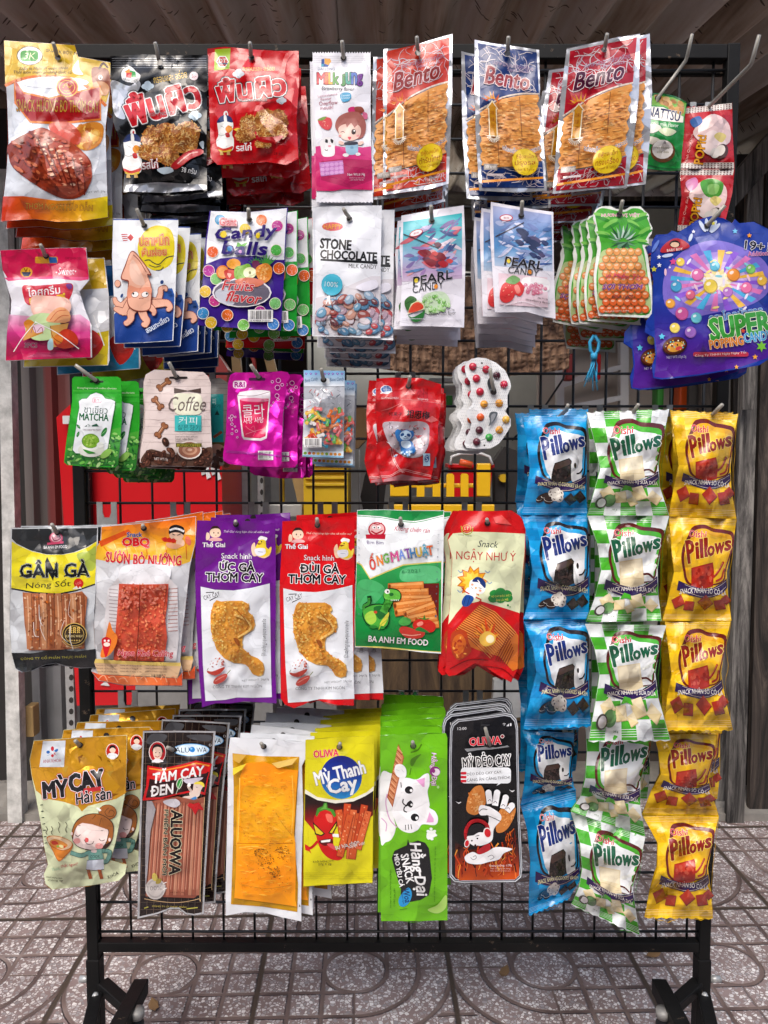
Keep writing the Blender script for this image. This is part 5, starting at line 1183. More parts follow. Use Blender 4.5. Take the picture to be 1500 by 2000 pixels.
def pearl(kind):
    if kind == 'w':
        o = zz(Z7, (100, 172), (350, 125), (608, 88), (622, 480), (610, 1082), (350, 1072), (85, 1070), (105, 700), (85, 450)); hole = (843, 431); sd = 21
        q = zz(Z7, (100, 172), (608, 88), (610, 1082), (85, 1070))
    else:
        o = zz(Z7, (828, 60), (1080, 105), (1336, 142), (1340, 550), (1355, 1010), (1230, 985), (1120, 955), (860, 960), (845, 700), (820, 300)); hole = (1018, 421); sd = 22
        q = zz(Z7, (828, 60), (1336, 142), (1355, 1010), (855, 985))
    p = Pk(o, 1.0, hole, bulge=.006, wr=.0014, seed=sd, back='#ccd0dc', mat='matte_film', base='#e4e2ec', quad=q, wave=.003)
    def w(x, y):
        u, v = x / 100, y / 200; a, b, c, d = (1 - u) * (1 - v), u * (1 - v), u * v, (1 - u) * v
        return a * q[0][0] + b * q[1][0] + c * q[2][0] + d * q[3][0], a * q[0][1] + b * q[1][1] + c * q[2][1] + d * q[3][1]
    p.warp = w; r = random.Random(sd)
    y0, y1 = q[0][1], q[2][1]
    if kind == 'w':
        p.R(3, 12, 97, 120, vgrad(y0, y0 + 150, '#3fb4bc', '#58b8c8', '#8ab0cc', '#b89ac0', '#e0dce8'))
        cs = ['#7a6aa0', '#9a7ab0', '#c86a78', '#5a80b0', '#b0a8cc', '#d89aa0', '#4a5a8c', '#e4d4e0']; dark = ['#7a1c2c', '#a82430', '#c03a3a', '#5c2440']
    else:
        p.R(3, 6, 97, 112, vgrad(y0, y0 + 150, '#b8bcd8', '#8a9ccc', '#5a84b8', '#4a88c0', '#a8c0dc', '#e0dce8'))
        cs = ['#6a7cb0', '#8a9cc8', '#a8b4d8', '#4a6aa0', '#c4c8e0', '#3a5a98', '#d0d4ea']; dark = ['#26305a', '#1d2a50', '#34406a', '#4a4468']
    for k in range(60):   # loose painted brush strokes
        x, y = r.uniform(10, 90), r.uniform(26, 106); a = r.uniform(-.9, .5); l = r.uniform(6, 18)
        p.B(r.choice(cs), (x - l * math.cos(a), max(8, y - l * math.sin(a))), (x, y - r.uniform(1, 5)), (min(97, x + l * math.cos(a)), min(116, y + l * math.sin(a))), (x, y + r.uniform(1, 6)), n=3)
    for k in range(14):
        x, y = r.gauss(55 if kind == 'w' else 70, 12), r.gauss(84 if kind == 'w' else 70, 12); l = r.uniform(5, 12)
        x = max(12, min(86, x)); y = max(30, min(108, y))
        p.B(r.choice(dark), (x - l, y - l * .4), (x, y - l * .7), (x + l * .8, y), (x, y + l * .6), n=3)
    p.L('#3a2c34', 1.5, (4, 34) if kind == 'w' else (6, 60), (60, 66) if kind == 'w' else (52, 28), smooth=False)
    p.E(24, 35 if kind == 'w' else 24, 11, 6, '#c0303c', -14); p.E(24, 35 if kind == 'w' else 24, 9.5, 4.6, '#ece6ec', -14); p.T('果味', 24, 35 if kind == 'w' else 24, 9, 4, '#b03040', -10)
    a = -9 if kind == 'w' else 2
    p.T('PEARL', 50, 116 if kind == 'w' else 102, 62, 15, '#15161e', a, bold=.04, shear=.15, oc='#d8d4e0', ow=.02); p.T('CANDY', 44 if kind == 'w' else 50, 131 if kind == 'w' else 117, 50, 13, '#2a2c34', a, bold=.02, shear=.15)
    p.E(25 if kind == 'w' else 26, 119 if kind == 'w' else 101, 3, 4, '#e0c83a'); p.E(56 if kind == 'w' else 60, 131 if kind == 'w' else 117, 3, 4, '#e08a2c')
    if kind == 'w':
        p.B('#c8e0c0', (35, 150), (50, 140), (70, 142), (78, 160), (60, 176), (40, 176)); p.scat(44, (57, 160, 21, 14), ['#8ac86a', '#a4d68c', '#76b858', '#b8e0a4'], (2.4, 3.2), 4, 'ball'); p.B('#3a6a34', (7, 156), (16, 146), (26, 152), (22, 164), (12, 172)); p.L('#1f4424', 1.2, (9, 160), (22, 152)); p.B('#2f7a3a', (12, 178), (20, 184), (38, 172), (40, 164), (36, 186), (22, 192)); p.P('#d8dcae', (12, 178), (17, 160), (28, 154), (38, 160), (38, 170)); p.B('#d84a34', (14, 176), (19, 162), (28, 157), (36, 163), (34, 170))
        p.T('Watermelon flavor', 66, 176.5, 42, 6, '#3a3a3e', -2, bold=.02); p.T('Net Wt:16g', 76, 171, 18, 4, '#4a4a4e', -2); p.R(3, 186, 97, 187, '#cfcdd9')
    else:
        p.R(9, 124, 88, 180, '#e6cdd8'); p.B('#f2f0f2', (50, 128), (88, 128), (88, 150), (50, 150)); p.scat(34, (66, 148, 20, 10), ['#dc8aa4', '#e8a8bc', '#d4748f'], (3, 3.8), 5, 'ball')
        p.B('#d23a3c', (10, 168), (14, 146), (26, 138), (36, 152), (30, 170), (18, 176)); p.B('#d23a3c', (28, 140), (38, 132), (50, 146), (44, 162), (34, 158)); p.B('#e88a80', (34, 146), (40, 142), (44, 154), (38, 158)); p.scat(16, (22, 156, 10, 14), ['#f0c0a0', '#b02028'], (.6, .9), 6); p.B('#7aa86a', (20, 138), (32, 126), (44, 132), (34, 142))
        p.T('strawberry flavor', 72, 170, 40, 6, '#4a3a3e', 7, bold=.02); p.T('Net Wt:16g', 80, 164, 16, 4, '#5a4a4e', 6); p.L('#ece8ee', 1, (15, 182), (50, 172), (88, 186))
    return p
p = pearl('w')
reg(p, 'candy_packet', 'white and teal pearl candy packet with a slice of watermelon and green pearls', 'candy packet', 'watermelon pearl candy packet', (842, 402), [(-.004, -.002, .4, 1), (-.008, -.005, .2, 1), (-.006, -.008, -.2, 0), (-.004, -.012, .2, 0)], .013, 'watermelon pearl candy packets')
p = pearl('s')
reg(p, 'candy_packet', 'pale blue pearl candy packet with two strawberries and pink pearls', 'candy packet', 'strawberry pearl candy packet', (1020, 393), [(-.01, -.003, .8, 2), (-.016, -.008, 1.2, 2), (-.018, -.011, 1.6, 1), (-.016, -.016, 1.2, 1), (-.012, -.021, .8, 0), (-.014, -.027, .6, 0)], .013, 'strawberry pearl candy packets')

# die-cut pineapple packet
o = [(283, 130), (300, 100), (340, 82), (400, 80), (440, 100), (500, 108), (540, 84), (610, 82), (638, 110), (670, 140), (672, 190), (694, 230), (690, 270), (668, 300), (668, 345), (640, 365), (660, 420), (690, 640), (695, 862), (620, 858), (480, 852), (320, 845), (290, 700), (284, 560), (310, 380), (300, 330), (310, 290), (290, 250), (300, 215), (280, 170)]
p = Pk(zz(Z8, *o), 1.0, (1210, 418), cell=9, bulge=.004, wr=.0012, seed=24, back='#c8ccd0', mat='matte_film', base='#e4e8e2', quad=zz(Z8, (283, 82), (690, 82), (695, 862), (290, 850)))
p.z(*Z8)
p.B('#4aa834', (296, 130), (340, 95), (430, 110), (500, 120), (560, 95), (625, 110), (660, 170), (680, 240), (655, 300), (625, 350), (640, 420), (668, 640), (672, 830), (480, 826), (330, 822), (310, 700), (304, 560), (335, 380), (325, 310), (312, 240), (300, 180))
for x, y, a, l in ((340, 150, 20, 60), (400, 200, -30, 60), (600, 150, 160, 60), (640, 250, 150, 50), (350, 270, 10, 50), (560, 200, 30, 50), (620, 320, 10, 40)): p.E(x, y, l, l * .28, '#7cc456', a); p.E(x + 10, y + 20, l, l * .22, '#2f8a2a', a)
p.T('HƯƠNG VỊ VIỆT', 472, 143, 265, 32, '#d8608a', 0, bold=.04, oc='#f2f0ea', ow=.04)
p.B('#b4c88a', (330, 420), (400, 380), (560, 380), (630, 430), (660, 640), (660, 820), (340, 815), (315, 640))
for k in range(13):
    a = math.radians(-170 + k * 13.5); l = 130 if k % 2 else 100; c = ('#9cc4a8', '#4a8a5a', '#bcd4c8', '#2a5a3a')[k % 4]; bx, by = 490 + 40 * math.cos(a), 330 + 30 * math.sin(a)
    p.P(c, (bx - 16, by), (490 + l * 1.1 * math.cos(a), 320 + l * 1.05 * math.sin(a)), (bx + 16, by))
for k in range(9):
    a = math.radians(-20 + k * 27); p.P(('#3a6a4a', '#244a32', '#6a9a7a')[k % 3], (480 - 22, 330), (490 + 110 * math.cos(a), 330 + 75 * abs(math.sin(a)) - 10), (500 + 20, 330))
for j in range(9):
    for i in range(7):
        x = 345 + i * 50 + (j % 2) * 25; y = 400 + j * 50
        if x > 650 - max(0, 3 - j) * 18 or x < 325 + max(0, 3 - j) * 18: continue
        c = mixc('#e2a058', '#d8602c', min(1, j / 7 + .15 * ((i * 7 + j) % 3 - 1)))
        p.E(x, y, 28, 29, mixc(c, '#7a3a14', .5), 0, 8); p.E(x - 1, y - 2, 24, 25, c, 0, 8); p.E(x - 3, y - 9, 14, 8, mixc(c, '#fff4d8', .45), 0, 7)
p.T('vị Miền Tây', 500, 570, 260, 62, '#d8446c', 4, shear=.3, bold=.01); p.T('SỢI THƠM', 486, 645, 282, 46, '#7a3a8a', 0, bold=.05, shear=.25, oc='#e8c8d0', ow=.03); p.T('chua ngọt', 486, 712, 150, 36, '#5a3a4a', 0, shear=.3, bold=.02); p.T('Thành phần: thơm, đường', 440, 812, 180, 18, '#e0d0c0', -2)
reg(p, 'pineapple_packet', 'pineapple shaped die cut packet with a green leafy top and white edge', 'snack packet', 'pineapple shaped packet', (1216, 392), [(-.006, -.003, 1.5, 2), (-.013, -.004, 2.5, 3), (-.018, -.002, 5, 4), (-.026, .002, 8, 5), (-.010, -.012, -1, 2), (-.016, -.022, 1, 2)], .015, 'pineapple shaped packets')

# die-cut popping candy bag (the pony figures on it are left out)
o = [(690, 330), (720, 280), (800, 275), (830, 250), (870, 265), (930, 230), (1000, 180), (1100, 150), (1190, 165), (1250, 200), (1270, 170), (1300, 200), (1400, 190), (1500, 240), (1540, 320), (1540, 700), (1530, 1000), (1500, 1150), (1440, 1190), (1300, 1215), (1000, 1265), (760, 1290), (700, 1280), (690, 1200), (715, 1120), (705, 1000), (640, 960), (650, 880), (690, 830), (700, 600), (680, 480)]
p = Pk(zz(Z8, *o), 1.0, (1381, 441), cell=11, bulge=.010, wr=.0016, seed=25, back='#1c2c86', mat='film', base='#1b3796', quad=zz(Z8, (680, 180), (1540, 180), (1530, 1180), (690, 1285)), seal=(.1, .08))
p.z(*Z8)
p.P(vgrad(580, 735, '#1d3a9a', '#2e2a90', '#4a2492', '#51208c'), (700, 700), (900, 700), (1530, 760), (1525, 1000), (1495, 1140), (1300, 1205), (1000, 1255), (765, 1280), (708, 1272), (725, 1100), (712, 1000))
p.B('#7a6ac8', (780, 560), (900, 400), (1100, 320), (1300, 360), (1480, 470), (1520, 640), (1400, 760), (1150, 820), (900, 860), (780, 760)); p.B('#a48ad4', (860, 580), (980, 450), (1150, 400), (1340, 450), (1440, 580), (1380, 700), (1150, 760), (930, 770)); p.B('#d0b4e0', (960, 580), (1060, 490), (1200, 470), (1330, 540), (1340, 640), (1180, 690), (1000, 680))
for i in range(20):
    a, b = i * .314, i * .314 + .16; p.P(('#8a5ad0', '#d878b8', '#4aa8d8', '#e8b84a')[i % 4], (1150 + 60 * math.cos(a), 600 + 40 * math.sin(a)), (1150 + 330 * math.cos(a), 600 + 215 * math.sin(a)), (1150 + 330 * math.cos(b), 600 + 215 * math.sin(b)), (1150 + 60 * math.cos(b), 600 + 40 * math.sin(b)))
p.star(1150, 600, 130, '#f0e2a0', 10, .6, 0, 90); p.star(1150, 600, 100, '#f6f0dc', 10, .6, 18, 68)
for i in range(26): a = i * 2.4; r0 = 40 + i * 13; p.E(1150 + r0 * 1.05 * math.cos(a), 610 + r0 * .62 * math.sin(a), 26, 9, ('#e8e0f4', '#f0c8dc', '#8ad0e0', '#f0dc8a')[i % 4], a * 57 + 90, 10)
for x, y, r_, c in ((890, 470, 30, '#e4c84a'), (1010, 560, 44, '#d870a8'), (1130, 500, 36, '#58b4d0'), (1260, 560, 46, '#e8943c'), (1380, 520, 34, '#7cc060'), (860, 640, 40, '#4aa0cc'), (960, 700, 34, '#e0708a'), (1100, 640, 50, '#e6cc54'), (1220, 680, 36, '#b878c8'), (1350, 650, 40, '#dc6a9a'), (820, 760, 34, '#e0a040'), (900, 830, 46, '#c85c9c'), (1000, 860, 38, '#64b8c8'), (850, 930, 36, '#e6d060'), (960, 960, 40, '#9a6ac0'), (1460, 600, 36, '#e4b848')):
    p.E(x, y, r_, r_, mixc(c, '#3a1a5a', .35)); p.E(x - 2, y - 3, r_ * .9, r_ * .88, c); p.E(x - r_ * .3, y - r_ * .35, r_ * .35, r_ * .25, mixc(c, '#ffffff', .6), -30, 9)
for a in (-120, -95, -60, -45):
    x, y = 1080 + 75 * math.cos(math.radians(a)), 290 + 80 * math.sin(math.radians(a)); p.E(x, y, 46, 14, '#c8d4ec', a)
p.E(800, 425, 40, 12, '#b8c8e8', -10); p.E(715, 360, 50, 12, '#5a78c8', -60); p.E(960, 300, 30, 12, '#c8d4ec', -70)
for x, y, r_, c in ((740, 435, 16, '#e8ecf8'), (742, 492, 18, '#e8ecf8'), (838, 468, 26, '#d84a8a'), (705, 520, 22, '#c8c83a'), (815, 508, 9, '#e8ecf8'), (1270, 255, 20, '#58b0e0'), (1118, 200, 18, '#d8d03a'), (1370, 285, 18, '#e89a3a'), (980, 258, 14, '#f0f0fa'), (1455, 1058, 40, '#7ac83c'), (1410, 1132, 20, '#e8a23c'), (1280, 1202, 16, '#e8a23c'), (760, 990, 24, '#58c0e4'), (1325, 950, 20, '#d8503a')): p.star(x, y, r_, c, 5 if r_ < 30 else 6, .5)
p.B('#b02a34', (760, 405), (775, 350), (850, 305), (920, 325), (945, 372)); p.E(850, 345, 38, 26, '#2a1c1a'); p.E(850, 350, 30, 18, '#e2c2a4'); p.T('BABY BOY', 850, 384, 110, 18, '#f0e6e0', -6, bold=.03)
p.T('19+1', 1425, 358, 170, 58, '#1c1c2a', 6, bold=.04, oc='#f0f0f6', ow=.04); p.T('Additional', 1440, 410, 160, 34, '#c83a7a', -3, bold=.01, oc='#f0e4f0', ow=.02)
p.T('กระโดดน้ำตาล', 1275, 830, 375, 70, '#4a84c8', -9, bold=.03, oc='#e8eef4', ow=.025, oc2='#203a7a')
p.T('SUPER', 1305, 915, 420, 150, '#3a9a3a', -8, bold=.08, oc='#eef2e0', ow=.03, oc2='#1c4a2a'); p.T('POPPING', 1210, 1032, 235, 62, '#e08428', -8, bold=.06, oc='#f4ecd8', ow=.03); p.T('CANDY', 1428, 990, 190, 66, '#3a9ad0', -7, bold=.06, oc='#eef2f4', ow=.03)
p.R(978, 1098, 1365, 1130, '#c03a50', 14); p.T('Công Ty TNHH Ngày Ngày Tốt', 1170, 1112, 360, 24, '#f2e4e6', -4, bold=.02)
p.E(850, 1055, 88, 62, '#3a1c14', -16); p.E(850, 1052, 80, 54, '#5c2a1c', -16); p.E(852, 1062, 56, 34, '#e0a040', -16); p.E(880, 1072, 26, 14, '#d84a4a', -16); p.scat(24, (850, 1050, 70, 46), ['#f0e8c8', '#e85a5a', '#58c0d0', '#e8c840'], (4, 6), 3)
p.E(830, 1055, 5, 7, '#222'); p.E(868, 1048, 5, 7, '#222'); p.T('NET WT:10g±2g', 862, 1135, 136, 24, '#b8b4d0', -4, bold=.02)
reg(p, 'popping_candy_bag', 'large shiny blue and purple popping candy bag with a scalloped outline at the right edge', 'candy packet', 'blue popping candy bag', (1416, 401), [(-.020, -.010, 2, 2), (-.004, -.006, 0, 1)], .022, 'blue popping candy bags')
# ------------------------------------------------------------------ row three
def tea(z=Y1):
    o = [(170, 165), (190, 148), (350, 148), (540, 148), (568, 168), (575, 330), (575, 500), (560, 700), (545, 860), (520, 888), (330, 880), (130, 868), (104, 845), (120, 700), (150, 500), (170, 350)]
    p = Pk(zz(Y1, *o), 1.02, (188, 744), bulge=.006, seal=(.2, .05), wr=.0012, seed=41, back='#2a9a34', mat='film', base='#2ea52c', quad=zz(Y1, (165, 148), (570, 148), (535, 888), (104, 865)))
    p.z(*Y1)
    p.R(314, 180, 426, 198, '#1a3a1c', 8)
    p.T('Strong fragrance with endless aftertaste', 372, 244, 320, 20, '#d8e8c8', 1); p.R(180, 262, 572, 266, '#5ac04a'); p.R(180, 280, 572, 284, '#1c8a20')
    p.P(vgrad(845, 910, '#4aa838', '#3a8c34', '#2a6a2c'), (140, 640), (300, 620), (570, 560), (545, 856), (515, 880), (330, 874), (130, 860), (110, 840))
    p.scat(110, [(130, 700), (560, 600), (545, 850), (510, 876), (130, 860), (115, 840)], ['#6cb84a', '#2f7a34', '#8cc868', '#1d5a2a', '#4a9a3e', '#b0d890'], (12, 28), 42, asp=.5)
    fr = [(225, 350), (250, 330), (290, 328), (320, 295), (365, 278), (415, 295), (440, 328), (490, 335), (520, 350), (515, 400), (500, 480), (480, 600), (460, 730), (430, 770), (330, 778), (200, 772), (175, 745), (195, 620), (215, 480), (230, 400)]
    p.P('#1f7a30', *[(365 + (x - 365) * 1.03, 530 + (y - 530) * 1.02) for x, y in fr]); p.P('#e4e9ec', *fr)
    p.R(335, 318, 410, 362, '#e8a0b4', 14); p.R(340, 322, 405, 358, '#e4e9ec', 12); p.T('BY', 372, 340, 46, 26, '#d84a78', bold=.04)
    p.T('ชาเขียว', 364, 416, 190, 62, '#2c4a40', 3, bold=.01); p.T('MATCHA', 348, 478, 236, 56, '#14603a', 2, bold=.05); p.T('FULL SHENG TEA CANDY', 335, 584, 140, 14, '#8a6a7a', 1)
    p.P('#2a5a44', (270, 555), (300, 535), (330, 545), (370, 530), (390, 555)); p.R(290, 540, 330, 558, '#e4e9ec'); p.T('茶', 310, 549, 20, 16, '#2a5a44')
    for a, x, y, l in ((60, 430, 600, 42), (-50, 222, 555, 22), (70, 218, 618, 24)): p.E(x, y, l, l * .42, '#2c7a3c', -a); p.L('#8cc07a', 3, (x - l * .6, y + l * .5), (x + l * .6, y - l * .5))
    p.E(325, 745, 108, 58, '#d8dcd2'); p.E(318, 700, 76, 52, '#e8ece4'); p.E(320, 672, 72, 60, '#5a8a2c'); p.E(320, 672, 66, 54, '#7cae34'); p.scat(30, (320, 672, 58, 46), ['#94c04c', '#6a9c2a', '#a8cc60'], (6, 12), 5); p.E(400, 705, 30, 24, '#e4e8e0'); p.B('#3a8a34', (260, 740), (320, 755), (360, 770), (300, 775)); p.B('#8cc05a', (400, 790), (450, 740), (495, 745), (470, 790), (420, 815))
    return p
p = tea()
reg(p, 'tea_candy_pouch', 'bright green tea candy pouch with a white label and a cup of green tea', 'candy packet', 'green tea candy pouch', (147, 713), [(.018, -.003, -1, -2), (.042, -.008, -2, -3), (.046, -.012, -1, 0), (.05, -.016, -2, 0)], .02, 'green tea candy pouches')

def coffee(teal=False):
    o = [(752, 190), (770, 130), (840, 92), (1000, 100), (1240, 112), (1280, 150), (1300, 200), (1295, 400), (1300, 560), (1308, 700), (1308, 860), (1290, 885), (1100, 880), (820, 878), (780, 860), (720, 845), (725, 750), (760, 560), (765, 400), (750, 280)]
    p = Pk(zz(Y1, *o), 1.02, (345, 737), bulge=.006, seal=(.16, .05), wr=.0014, seed=43 + teal, back='#6a6060' if teal else '#b8a8a4', mat='matte_film', base='#8a8480' if teal else '#dcccc8', quad=zz(Y1, (752, 110), (1300, 125), (1305, 885), (725, 865)))
    p.z(*Y1)
    bc = '#6a625e' if teal else '#b5a29e'
    for k, y in enumerate((168, 222, 282, 355, 420, 495, 552, 610, 680)): p.L(bc, 3, (760 - 4 * (k % 3), y), (1000, y + 8), (1296, y + 2))
    for k in range(40):
        r = random.Random(k); x, y = r.uniform(770, 1200), r.uniform(130, 700); p.L('#cdbab6' if not teal else '#989290', 2, (x, y), (x + r.uniform(20, 70), y + r.uniform(-2, 4)))
    p.R(960, 148, 1110, 166, '#2a2222', 8)
    def bone(x, y, a, l, c='#96603f'):
        ca, sa = math.cos(math.radians(a)), math.sin(math.radians(a))
        for col, g in (('#5c3018', 5), (c, 0)):
            p.L(col, 22 + g * 2, (x - l * ca, y - l * sa), (x + l * ca, y + l * sa), smooth=False)
            for sg in (-1, 1):
                for t in (-1, 1): p.E(x + sg * l * ca - t * 14 * sa, y + sg * l * sa + t * 14 * ca, 17 + g, 14 + g, col, a, 10)
        p.L('#c89a78', 6, (x - l * ca * .6 + 4 * sa, y - l * sa * .6 - 4 * ca), (x + l * ca * .6 + 4 * sa, y + l * sa * .6 - 4 * ca), smooth=False)
    bone(916, 212, -38, 44); bone(866, 364, 52, 40); bone(895, 585, -55, 48)
    p.P('#4a3630', (1000, 240), (1110, 262), (1218, 242), (1218, 282), (1110, 266), (1000, 282))
    p.B('#e4e4cc', (1000, 300), (1110, 285), (1215, 300), (1220, 440), (1110, 460), (1010, 440)); p.T('Coffee', 1106, 370, 305, 118, '#6a5c58', 0, shear=.3, bold=-.01)
    p.R(1005, 464, 1222, 592, '#3fb8b8'); p.T('커피', 1112, 505, 150, 60, '#e4f2f0', 2, bold=-.005); p.T('짙은향기', 1120, 563, 185, 46, '#1d5a5c', 2)
    for k in range(3): p.T(('Delicious to share with you', 'Sweet coffee flavor', 'healthy snack')[k], 1100 - k * 16, 637 + k * 18, 180 - k * 34, 16, '#5a4a48')
    p.B('#5a4034', (740, 800), (800, 740), (900, 760), (1000, 790), (1100, 800), (1300, 720), (1304, 856), (1286, 880), (1100, 875), (820, 872), (780, 856), (730, 842))
    r = random.Random(3)
    for k in range(64):
        x, y = r.uniform(760, 1290), r.uniform(735, 862)
        if k == 0: x, y = 930, 680
        if 1000 < x < 1230 and y < 780: continue
        a = r.uniform(0, 180); c = r.choice(['#4a2a20', '#5c3628', '#6a4030', '#3a2018']); s_ = 40 if k == 0 else r.uniform(22, 34)
        p.E(x, y, s_, s_ * .7, '#2a1610', a, 12); p.E(x, y, s_ * .92, s_ * .62, c, a, 12); ca, sa = math.cos(math.radians(a)), math.sin(math.radians(a)); p.L('#24120c', 4, (x - s_ * .8 * ca, y - s_ * .8 * sa), (x + s_ * .15 * sa, y - s_ * .15 * ca), (x + s_ * .8 * ca, y + s_ * .8 * sa)); p.E(x - s_ * .2, y - s_ * .25, s_ * .3, s_ * .14, '#8a5a48', a, 7)
    p.E(1125, 745, 102, 76, '#e6dcd4'); p.E(1125, 745, 90, 65, '#9c6650'); p.E(1128, 745, 62, 42, '#c8987c'); p.E(1130, 745, 40, 26, '#a8735a'); p.E(1128, 743, 20, 12, '#d8b098'); p.R(1015, 690, 1225, 722, '#5c5a22'); p.T('BONECOFFEE', 1120, 706, 188, 24, '#b0a83a', bold=.04)
    p.T('NET WT:15g', 895, 822, 110, 26, '#e0d6d0', 3, bold=.02)
    return p
p = coffee()
root = reg(p, 'coffee_candy_pouch', 'pale wood grain coffee candy pouch printed with bones, beans and a cup', 'candy packet', 'pale coffee candy pouch', (330, 708), [(-.008, -.002, 1, 1)], .016, 'coffee candy pouches')
tl = Pk([(404, 740), (430, 738), (446, 748), (448, 820), (446, 906), (420, 914), (392, 912), (380, 740)], 1.07, (400, 745), bulge=.006, seed=45, back='#5a5452', mat='matte_film', base='#8c8682', wr=.001)
tl.z(*Y1)
for y in (200, 240, 290, 350, 420, 520, 600): tl.L('#5e5652', 3, (1290, y), (1440, y + 4))
tl.R(1300, 290, 1402, 700, '#1f9a98'); tl.T('피', 1325, 350, 30, 50, '#d0e8e4'); tl.T('향기', 1340, 388, 70, 30, '#12403f'); tl.P('#1a3030', (1330, 460), (1350, 420), (1370, 460)); tl.L('#8a4a2a', 22, (1325, 640), (1385, 600)); tl.R(1300, 682, 1420, 716, '#5c5424'); tl.E(1350, 735, 60, 40, '#b08a78'); tl.scat(26, [(1290, 790), (1440, 720), (1440, 880), (1290, 880)], ['#3a2018', '#4f2e22', '#5c3a2c'], (18, 30), 4, asp=.7)
o = tl.build('coffee_candy_pouch'); tag(o, 'grey wood grain coffee candy pouch with a teal band, half hidden behind the pale one', 'candy packet')

def cola():
    o = [(125, 345), (150, 260), (200, 236), (400, 238), (640, 225), (710, 235), (735, 280), (700, 330), (690, 420), (665, 640), (655, 900), (650, 1120), (620, 1158), (400, 1160), (130, 1130), (80, 1095), (78, 1040), (105, 850), (115, 600), (120, 460)]
    p = Pk(zz(Y2, *o), 1.02, (506, 738), cell=8, bulge=.007, seal=(.17, .06), wr=.0032, seed=47, back='#b0108c', mat='foil', base='#f020b8m', quad=zz(Y2, (125, 236), (720, 236), (650, 1160), (80, 1120)))
    p.z(*Y2)
    p.R(328, 288, 492, 318, '#5a1050', 14); p.R(175, 318, 305, 392, '#f0dcec', 24); p.T('R&I', 240, 356, 96, 50, '#a01888', bold=.06)
    p.P('#f2eaf0', (218, 462), (240, 430), (340, 412), (450, 408), (538, 418), (540, 470), (524, 640), (518, 760), (505, 880), (450, 905), (360, 900), (280, 892), (262, 860), (245, 700), (230, 560)); p.P('#f8f4f8', (222, 462), (300, 425), (440, 414), (535, 422), (530, 452), (420, 464), (300, 472))
    p.P('#d8205a', (240, 505), (340, 490), (525, 492), (512, 640), (504, 760), (492, 860), (440, 880), (350, 878), (285, 870), (270, 800), (255, 660)); p.E(382, 505, 142, 20, '#e88aa8', 2); p.L('#7a2848', 4, (220, 460), (380, 466), (538, 424)); p.L('#d0708c', 4, (350, 780), (380, 760), (390, 820), (370, 860)); p.L('#e8889c', 5, (300, 760), (330, 790), (400, 820)); p.L('#e8889c', 5, (300, 840), (390, 810), (470, 790))
    p.T('콜라', 375, 612, 215, 128, '#f4eaf2', -3, bold=.01); p.T('사탕 사탕', 375, 705, 200, 58, '#f4eaf2', -4, bold=.01)
    for x, y, r_ in ((560, 328, 14), (618, 315, 24), (656, 358, 16), (610, 385, 26), (605, 465, 22), (615, 502, 12), (165, 665, 16), (198, 672, 10), (160, 700, 14), (165, 742, 14), (170, 790, 8), (195, 765, 9), (165, 835, 12), (208, 810, 14), (218, 870, 10), (138, 682, 8), (548, 560, 10), (570, 530, 9)): p.E(x, y, r_, r_, '#f0c8e6'); p.E(x, y, r_ - 4, r_ - 4, '#b41090m')
    p.bar(420, 1002, 568, 1092, 5, '8 936089 02')
    for k in range(3): p.L('#e050c8m', 5, (110, 1000 + k * 8), (380, 1020 + k * 8), (640, 1050 + k * 4))
    return p
p = cola()
reg(p, 'soda_candy_pouch', 'shiny magenta foil soda candy pouch with a drawn glass of pink drink', 'candy packet', 'magenta soda candy pouch', (490, 713), [(.014, .0, -1, -4), (.03, -.012, 0, -6), (.036, -.01, -1, -3)], .02, 'magenta soda candy pouches')

